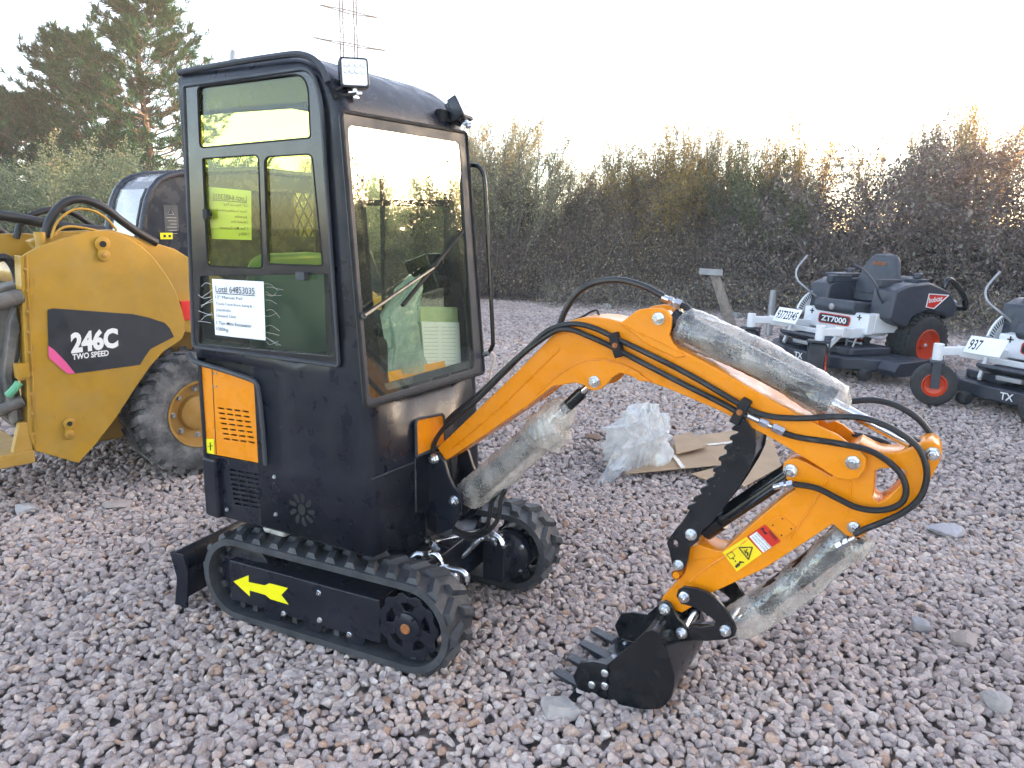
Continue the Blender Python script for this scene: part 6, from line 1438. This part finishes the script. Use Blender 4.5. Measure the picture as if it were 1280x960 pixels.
def shrub(seed, H, W, nst, ntw, nlf, leaf, lo=0.25, asp=0.5, twl=0.28, upr=0.8, rb=0.12, rs=0.022, flop=0.0):
    """many-stemmed shrub: returns twig verts/faces and leaf verts/faces, unit base at 0"""
    q = np.random.default_rng(seed); n = 7; t = np.linspace(0, 1, n)
    az = q.uniform(0, 6.283, nst); ln = np.sqrt(q.random(nst)) * W; hh = H * q.uniform(0.80, 1.0, nst) * (1 - 0.38 * (ln / max(W, 1e-3)) ** 2.2)
    base = np.stack([np.cos(az) * ln * rb, np.sin(az) * ln * rb, np.zeros(nst)], 1)
    rad = np.stack([np.cos(az), np.sin(az), np.zeros(nst)], 1)
    PL = base[:, None, :] + rad[:, None, :] * (ln[:, None] * t[None, :] ** 1.25)[:, :, None]
    PL[:, :, 2] += hh[:, None] * (t[None, :] - flop * t[None, :] ** 3)
    PL += np.cumsum(q.normal(0, 0.018 * H, (nst, n, 3)), 1) * np.array([1, 1, 0.4]); PL[:, 0, 2] = -0.05
    RAD = rs * q.uniform(0.6, 1.3, nst)[:, None] * (1 - 0.85 * t)[None, :]
    V1, F1 = tubes(PL, RAD, 4)
    si = q.integers(0, nst, nst * ntw); tt = lo + (1 - lo) * q.random(nst * ntw) ** 0.8
    fi = tt * (n - 1); i0 = np.minimum(fi.astype(int), n - 2); f = (fi - i0)[:, None]
    st = PL[si, i0] * (1 - f) + PL[si, i0 + 1] * f; ax = PL[si, i0 + 1] - PL[si, i0]; ax /= np.linalg.norm(ax, axis=1)[:, None]
    dr = ax * upr + q.normal(size=(len(si), 3)) * 0.6 + rad[si] * 0.15; dr /= np.linalg.norm(dr, axis=1)[:, None]
    L_ = H * twl * q.uniform(0.3, 1.0, len(si)) * (1.15 - 0.6 * tt); m = 4; s = np.linspace(0, 1, m)
    TW = st[:, None, :] + dr[:, None, :] * (L_[:, None] * s[None, :])[:, :, None] + np.cumsum(q.normal(0, 0.02, (len(si), m, 3)), 1) * L_[:, None, None]
    V2, F2 = tubes(TW, (0.35 * rs * q.uniform(0.5, 1.0, len(si)))[:, None] * (1 - 0.7 * s)[None, :], 3)
    k = q.integers(0, len(si), nlf); w = q.random(nlf) ** 0.7 * (m - 1); j = np.minimum(w.astype(int), m - 2); f = (w - j)[:, None]
    Pp = TW[k, j] * (1 - f) + TW[k, j + 1] * f + q.normal(0, 0.02 * H, (nlf, 3)) * 0.6
    V3, F3 = leafq(Pp, leaf, asp, q, dr[k], 1.3)
    return (np.concatenate([V1, V2]), np.concatenate([F1, F2 + len(V1)])), (V3, F3)
LEAF = dict(
    grey=leafmat('leaf_grey_green', [(0.137, 0.170, 0.096), (0.194, 0.234, 0.129), (0.252, 0.274, 0.163), (0.365, 0.364, 0.216)], 0.25),
    olive=leafmat('leaf_olive', [(0.206, 0.235, 0.131), (0.319, 0.325, 0.181), (0.450, 0.400, 0.240), (0.563, 0.458, 0.268)], 0.35),
    gold=leafmat('leaf_gold', [(0.224, 0.190, 0.076), (0.357, 0.258, 0.089), (0.446, 0.290, 0.089), (0.268, 0.224, 0.119)], 0.45),
    green=leafmat('leaf_dark_green', [(0.059, 0.085, 0.043), (0.090, 0.117, 0.054), (0.135, 0.149, 0.073), (0.191, 0.180, 0.097)], 0.25),
    brown=leafmat('leaf_dry_brown', [(0.242, 0.181, 0.134), (0.378, 0.278, 0.193), (0.242, 0.237, 0.144), (0.531, 0.409, 0.295)], 0.2),
    bramble=leafmat('leaf_bramble', [(0.118, 0.091, 0.091), (0.195, 0.144, 0.142), (0.258, 0.183, 0.160), (0.164, 0.174, 0.121), (0.332, 0.264, 0.230)], 0.15),
    pine=leafmat('pine_needle', [(0.009, 0.045, 0.025), (0.015, 0.068, 0.033), (0.025, 0.088, 0.041), (0.050, 0.107, 0.048)], 0.2),
)
KINDS = dict(
    broom=dict(W=0.30, nst=52, ntw=30, nlf=24000, leaf=0.042, lo=0.45, twl=0.26, upr=1.3, asp=0.55),
    bushy=dict(W=0.40, nst=36, ntw=34, nlf=28000, leaf=0.046, lo=0.35, twl=0.30, upr=0.7, asp=0.6),
    dense=dict(W=0.55, nst=40, ntw=30, nlf=46000, leaf=0.050, lo=0.05, twl=0.30, upr=0.6, asp=0.6),
    bare=dict(W=0.60, nst=26, ntw=26, nlf=2200, leaf=0.075, lo=0.2, twl=0.34, upr=0.6, asp=0.6, flop=0.25),
    wispy=dict(W=0.34, nst=34, ntw=28, nlf=11000, leaf=0.042, lo=0.42, twl=0.28, upr=1.1, asp=0.55),
)
CACHE = {}
def tree(kind, var, u, vtop, Y, wid, leafm, twm, label, cat='tree', name=None, group=None, rz=None):
    """stand a shrub on the line of sight u at distance Y, as tall as its top in view; wid stretches it sideways"""
    key = (kind, var, leafm, twm)
    if key not in CACHE:
        kw = dict(KINDS[kind]); W = kw.pop('W'); (a, b) = shrub(100 + var * 7 + len(kind), 4.0, W * 4.0, **kw)
        CACHE[key] = (a, b, [])
    a, b, made = CACHE[key]
    H = at(u, vtop, Y)[2]; x = at(u, 300, Y)[0]; s = 1.07 * H / 4.0
    root = thing(name or ('tree' if cat == 'tree' else 'shrub'), label, cat, (x, Y, 0), rz if rz is not None else (var * 1.7 + u * 0.01) % 6.28, group)
    root.scale = (s * wid, s * wid, s)
    if not made:
        t_ = tri_mesh('trunk' if cat == 'tree' else 'stems', a[0], a[1], MAT[twm], root); c_ = tri_mesh('crown' if cat == 'tree' else 'foliage', b[0], b[1], LEAF[leafm], root); made += [t_.data, c_.data]
    else:
        for nm, me_ in zip(('trunk', 'crown') if cat == 'tree' else ('stems', 'foliage'), made): o = bpy.data.objects.new(nm, me_); C.objects.link(o); o.parent = root
    return root
GT = 'thin trees and shrubs along the edge of the yard'
# left of the excavator
tree('dense', 1, 62, 178, 11.5, 1.15, 'grey', 'twiggrey', 'broad grey-green bush behind the yellow loader hoses', 'bush', group=GT)
tree('dense', 2, 176, 196, 12.5, 1.0, 'grey', 'twiggrey', 'grey-green bush between the pine trunks and the loader cab', 'bush', group=GT)
tree('dense', 1, -40, 200, 12.0, 1.1, 'grey', 'twiggrey', 'grey-green bush cut off by the left edge of the picture', 'bush', group=GT)
tree('dense', 3, 118, 190, 14.5, 1.1, 'grey', 'twiggrey', 'grey-green bush filling in between the two broad bushes behind the loader', 'bush', group=GT)
tree('dense', 2, 300, 250, 15.0, 1.3, 'olive', 'twig', 'olive bush seen through the left side window of the cab', 'bush', group=GT)
tree('dense', 3, 400, 256, 15.5, 1.3, 'olive', 'twig', 'olive bush hidden behind the cab, showing through its windows', 'bush', group=GT)
tree('bushy', 1, 530, 190, 17.0, 1.0, 'olive', 'twig', 'olive tree behind the windscreen of the cab', 'tree', group=GT)
# middle
tree('broom', 1, 636, 142, 17.0, 1.05, 'olive', 'twiggrey', 'rounded upright tree of pale fine stems right beside the cab hand rail', 'tree', group=GT)
tree('broom', 2, 598, 150, 17.8, 0.8, 'olive', 'twig', 'thin tree half hidden behind the far work lamp', 'tree', group=GT)
tree('wispy', 1, 704, 188, 17.5, 0.85, 'olive', 'twiggrey', 'low wispy tree left of the bright gap in the skyline', 'tree', group=GT)
tree('wispy', 2, 742, 212, 18.5, 0.9, 'gold', 'twig', 'lowest golden shrub in the bright gap of the skyline', 'bush', group=GT)
tree('wispy', 3, 768, 184, 17.5, 0.6, 'gold', 'twiggrey', 'slim golden sapling just right of the bright gap in the skyline', 'tree', group=GT)
tree('bushy', 2, 806, 160, 17.0, 0.85, 'gold', 'twiggrey', 'golden leafed tree above the highest point of the boom', 'tree', group=GT)
tree('broom', 3, 852, 156, 17.5, 0.85, 'gold', 'twig', 'straight golden tree right of the one above the boom', 'tree', group=GT)
tree('wispy', 4, 884, 152, 17.0, 0.75, 'olive', 'twiggrey', 'thin tall olive tree behind the leaning wooden post', 'tree', group=GT)
tree('broom', 1, 926, 172, 18.0, 0.8, 'olive', 'twiggrey', 'pale stemmed olive tree left of the dark green thicket bush', 'tree', group=GT)
tree('dense', 4, 946, 184, 15.6, 0.62, 'green', 'twig', 'tall dark green bush behind the grey metal post', 'bush', group=GT)
tree('bushy', 3, 992, 146, 17.0, 0.62, 'gold', 'twiggrey', 'rounded pale gold tree just left of the bare arching branches', 'tree', group=GT)
tree('bare', 1, 1058, 128, 14.2, 0.9, 'bramble', 'twig', 'nearly bare tree with dark arching branches against the sky', 'tree', group=GT)
tree('wispy', 2, 1110, 150, 16.0, 0.8, 'gold', 'twiggrey', 'wispy tree with orange leaves above the mower seat', 'tree', group=GT)
tree('wispy', 3, 1160, 132, 15.5, 0.6, 'olive', 'twiggrey', 'slender pale sapling left of the yellow topped tree', 'tree', group=GT)
tree('broom', 2, 1204, 122, 15.5, 0.7, 'gold', 'twiggrey', 'yellow topped slim tree, highest one at the right', 'tree', group=GT)
tree('bare', 2, 1268, 150, 13.0, 0.8, 'bramble', 'twig', 'dark leafed arching shrub at the right edge of the skyline', 'bush', group=GT)
# the hedge runs on round the right side of the yard
for i, (x, y, H) in enumerate([(12.6, 11.4, 4.2), (14.0, 9.0, 4.6), (14.6, 7.0, 4.0), (15.0, 5.0, 4.8), (15.4, 2.6, 4.4), (15.6, 0.2, 4.5), (16.2, 6.2, 5.0), (16.6, 3.6, 5.2), (15.6, 8.4, 5.0)]):
    key = ('dense', 2 if i % 2 else 3, 'olive', 'twig'); made = CACHE[key][2]
    r = thing('shrub', 'tall olive shrub of the hedge along the right side of the yard', 'bush', (x, y, 0), i * 1.3, 'hedge along the right side'); r.scale = (H / 4,) * 3
    for nm, me_ in zip(('stems', 'foliage'), made): o = bpy.data.objects.new(nm, me_); C.objects.link(o); o.parent = r

# pines
def pine(seed, H, spread, label, u, Y, rz=0.0):
    q = np.random.default_rng(seed); x = at(u, 300, Y)[0]; root = thing('pine_tree', label, 'pine tree', (x, Y, 0), rz, 'pine trees behind the bushes')
    n = 14; t = np.linspace(0, 1, n); tr = np.stack([0.012 * H * np.sin(t * 5 + seed), 0.012 * H * np.cos(t * 4), t * H], 1)[None]
    V0, F0 = tubes(tr, (0.020 * H * (1 - 0.93 * t))[None], 9)
    nb = 150; hb = 0.14 + 0.84 * (np.arange(nb) / nb) ** 0.92; az = np.arange(nb) * 2.4 + q.normal(0, 0.3, nb)
    Lb = spread * (1.04 - hb) ** 0.62 * q.uniform(0.55, 1.0, nb) * np.where(hb < 0.25, 0.8, 1); m = 7; s = np.linspace(0, 1, m)
    st = np.stack([0 * hb, 0 * hb, hb * H], 1); el = 0.02 + 0.62 * hb ** 1.5 + q.normal(0, 0.12, nb)
    dr = np.stack([np.cos(az) * np.cos(el), np.sin(az) * np.cos(el), np.sin(el)], 1)
    B = st[:, None] + dr[:, None] * (Lb[:, None] * s)[:, :, None]; B[:, :, 2] += (-0.12 * Lb[:, None] * s + 0.22 * Lb[:, None] * s ** 2.2); B += np.cumsum(q.normal(0, 0.022, (nb, m, 3)), 1) * Lb[:, None, None]
    V1, F1 = tubes(B, (0.0055 * H * (1.1 - hb))[:, None] * (1 - 0.8 * s)[None], 5)
    ns = 14; bi = np.repeat(np.arange(nb), ns); tt = 0.30 + 0.70 * q.random(nb * ns); fi = tt * (m - 1); i0 = np.minimum(fi.astype(int), m - 2); f = (fi - i0)[:, None]
    p0 = B[bi, i0] * (1 - f) + B[bi, i0 + 1] * f; side = np.cross(dr[bi], [0, 0, 1.0]); side /= np.linalg.norm(side, axis=1)[:, None]
    d2 = dr[bi] * 0.6 + side * q.choice([-1, 1], nb * ns)[:, None] * q.uniform(0.3, 1.0, nb * ns)[:, None] + np.array([0, 0, 0.35]) + q.normal(0, 0.2, (nb * ns, 3)); d2 /= np.linalg.norm(d2, axis=1)[:, None]
    L2 = (0.30 * Lb[bi] * q.uniform(0.3, 1.0, nb * ns) * (1.15 - 0.5 * tt)); m2_ = 4; s2 = np.linspace(0, 1, m2_)
    TW = p0[:, None] + d2[:, None] * (L2[:, None] * s2)[:, :, None]
    V2, F2 = tubes(TW, np.full((nb * ns, 1), 0.011) * (1 - 0.6 * s2)[None], 3)
    tri_mesh('trunk', np.concatenate([V0, V1, V2]), np.concatenate([F0, F1 + len(V0), F2 + len(V0) + len(V1)]), MAT['bark'], root)
    nn_ = 31; k = np.repeat(np.arange(nb * ns), nn_); w = q.uniform(0.35, 1.05, len(k))
    P = TW[k, 0] + (TW[k, -1] - TW[k, 0]) * w[:, None]
    V3, F3 = leafq(P, 0.22, 0.10, q, d2[k] * 0.9 + np.array([0, 0, 0.25]), 0.75)
    tri_mesh('crown', V3, F3, LEAF['pine'], root); return root
pine(1, 8.55, 4.2, 'tallest pine tree with two-toned needles cut off by the top of the picture', 196, 24)
pine(2, 7.0, 4.2, 'middle pine tree leaning out left of the tallest pine', 112, 25.5, 1.0)
pine(3, 5.0, 3.4, 'lowest pine tree at the far left behind the grey bush', 42, 25, 2.0)

# tangled brush: far too dense to count
def mass(name, label_unused, segs, n, leafm, leaf, ntw, twm, seed, depth=2.6, asp=0.6, twl=0.7, vert=1.0):
    """leafy thicket along a plan path; segs = [(x, y, height)]"""
    q = np.random.default_rng(seed); P = np.array(segs, float); d = np.hypot(*np.diff(P[:, :2], axis=0).T); cum = np.concatenate([[0], np.cumsum(d)])
    def on(s): return np.stack([np.interp(s, cum, P[:, i]) for i in range(3)], 1)
    def sample(n_, surf):
        s = q.random(n_) * cum[-1]; c = on(s); tn = on(np.minimum(s + 0.1, cum[-1]))[:, :2] - on(np.maximum(s - 0.1, 0))[:, :2]; tn /= np.linalg.norm(tn, axis=1)[:, None] + 1e-9
        nr = np.stack([-tn[:, 1], tn[:, 0]], 1); w = q.uniform(-1, 1, n_)
        lump = 1 + 0.16 * np.sin(s * 1.7 + 1) + 0.10 * np.sin(s * 4.1 + w * 3) + 0.07 * np.sin(s * 9.0 + w * 6)
        h = c[:, 2] * lump * (1 - np.abs(w) ** 2.6 * 0.85)
        z = h * (1 - surf * q.random(n_) ** 1.6)
        return np.stack([c[:, 0] + nr[:, 0] * w * depth, c[:, 1] + nr[:, 1] * w * depth, z], 1) + q.normal(0, 0.07, (n_, 3)), tn, s
    Pl, tn, _ = sample(n, 0.55); Pl[:, 2] = np.maximum(Pl[:, 2], 0.02); V3, F3 = leafq(Pl, leaf, asp, q)
    Pt, tn, _ = sample(ntw, 0.9); dr = np.stack([q.normal(size=ntw), q.normal(size=ntw), np.abs(q.normal(size=ntw)) * vert + 0.25 * vert], 1); dr /= np.linalg.norm(dr, axis=1)[:, None]
    m = 5; s = np.linspace(0, 1, m); L_ = twl * q.uniform(0.4, 1.6, ntw); TW = Pt[:, None] + dr[:, None] * (L_[:, None] * (s - 0.4))[:, :, None]; TW[:, :, 2] -= (0.18 * L_[:, None] * s ** 2); TW += np.cumsum(q.normal(0, 0.03, (ntw, m, 3)), 1) * L_[:, None, None]; TW[:, :, 2] = np.maximum(TW[:, :, 2], 0.0)
    V2, F2 = tubes(TW, q.uniform(0.003, 0.009, ntw)[:, None] * (1 - 0.6 * s)[None], 3)
    o = tri_mesh(name, V2, F2, MAT[twm]); o.data.materials.append(LEAF[leafm])
    # join leaves into the same object
    vv = np.concatenate([V2, V3]); ff = np.concatenate([F2, F3 + len(V2)]); me_old = o.data; bpy.data.objects.remove(o)
    o = tri_mesh(name, vv, ff, MAT[twm]); o.data.materials.append(LEAF[leafm]); mi = np.zeros(len(ff), np.int32); mi[len(F2):] = 1; o.data.polygons.foreach_set('material_index', mi); o['kind'] = 'stuff'; return o
mass('brush_undergrowth', '', [(-5, 18.2, 2.2), (-1.5, 18.0, 2.35), (2.0, 17.6, 2.15), (4.5, 17.0, 2.2), (6.2, 16.2, 2.1)], 110000, 'brown', 0.050, 18000, 'twig', 5, depth=2.0, twl=1.1, vert=2.2)
mass('bramble_thicket', '', [(4.6, 16.6, 1.7), (6.2, 15.6, 2.3), (7.8, 14.6, 2.75), (9.6, 13.4, 2.9), (11.2, 12.2, 2.8), (13.0, 10.2, 2.9), (14.6, 7.0, 3.4), (15.2, 3.5, 3.4), (15.2, 0, 3.2), (14.6, -4, 3.0)], 190000, 'bramble', 0.058, 14000, 'twig', 6, depth=2.2, twl=0.8, vert=0.6)
mass('dry_weeds', '', [(0.6, 15.7, 0.35), (3.0, 15.3, 0.45), (4.6, 14.4, 0.5), (6.4, 12.9, 0.5), (8.2, 11.4, 0.55), (10.0, 9.8, 0.5)], 9000, 'brown', 0.05, 2600, 'twiggrey', 7, depth=0.9, twl=0.45, vert=1.6)
# bank added inside the brush, raised out of view to block the sun
bk_ = MB(); path = [(-14, 19.5, 1.2), (-6, 19.8, 1.3), (-1, 19.4, 1.4), (3, 18.8, 1.3), (5.5, 17.6, 1.3), (8, 16.0, 1.7), (10.5, 14.0, 1.7), (13.4, 11.2, 2.4), (15.6, 7.5, 3.1), (16.4, 3.5, 3.1), (16.4, 0, 2.8), (15.8, -5, 1.6)]
vs = []
for i, (x, y, h) in enumerate(path):
    a = path[max(i - 1, 0)]; b = path[min(i + 1, len(path) - 1)]; tx, ty = b[0] - a[0], b[1] - a[1]; L_ = math.hypot(tx, ty); nx, ny = -ty / L_, tx / L_
    for w_, hh in ((-1.7, -0.1), (-1.1, 0.55), (-0.4, 0.95), (0.3, 1.0), (1.2, 0.7), (2.4, -0.1)): vs.append((x + nx * w_, y + ny * w_, h * hh if hh > 0 else -0.1))
bk_.add(vs, [(i * 6 + j, i * 6 + j + 1, (i + 1) * 6 + j + 1, (i + 1) * 6 + j) for i in range(len(path) - 1) for j in range(5)])
ob = bk_.build('sun_block_bank', M('leaf_litter', (0.050, 0.040, 0.032), 0.95, var=0.4, scale=5, bump=0.8, bscale=14), smooth=80); ob['kind'] = 'structure'

# nothing nests deeper than thing > part > sub-part
def depth(o):
    d = 0
    while o.parent is not None: o = o.parent; d += 1
    return d
for o in [o for o in C.objects if o.parent is not None]:
    while depth(o) > 2:
        p = o.parent; ml = p.matrix_basis @ o.matrix_basis; o.parent = p.parent; o.matrix_basis = ml
HAZE = 0.0022

# haze added over the yard to veil and lift the dark hedge
hz_ = MB(); hz_.box(-120, 120, -118, 122, -1.05, 36); ho = hz_.build('haze', None, smooth=0); ho['kind'] = 'stuff'
mh = bpy.data.materials.new('haze'); mh.use_nodes = True; nh = mh.node_tree; nh.nodes.clear(); oh = nh.nodes.new('ShaderNodeOutputMaterial'); vh = nh.nodes.new('ShaderNodeVolumePrincipled')
vh.inputs['Color'].default_value = (0.9, 0.9, 0.9, 1); vh.inputs['Density'].default_value = HAZE; nh.links.new(vh.outputs[0], oh.inputs['Volume']); ho.data.materials.append(mh)
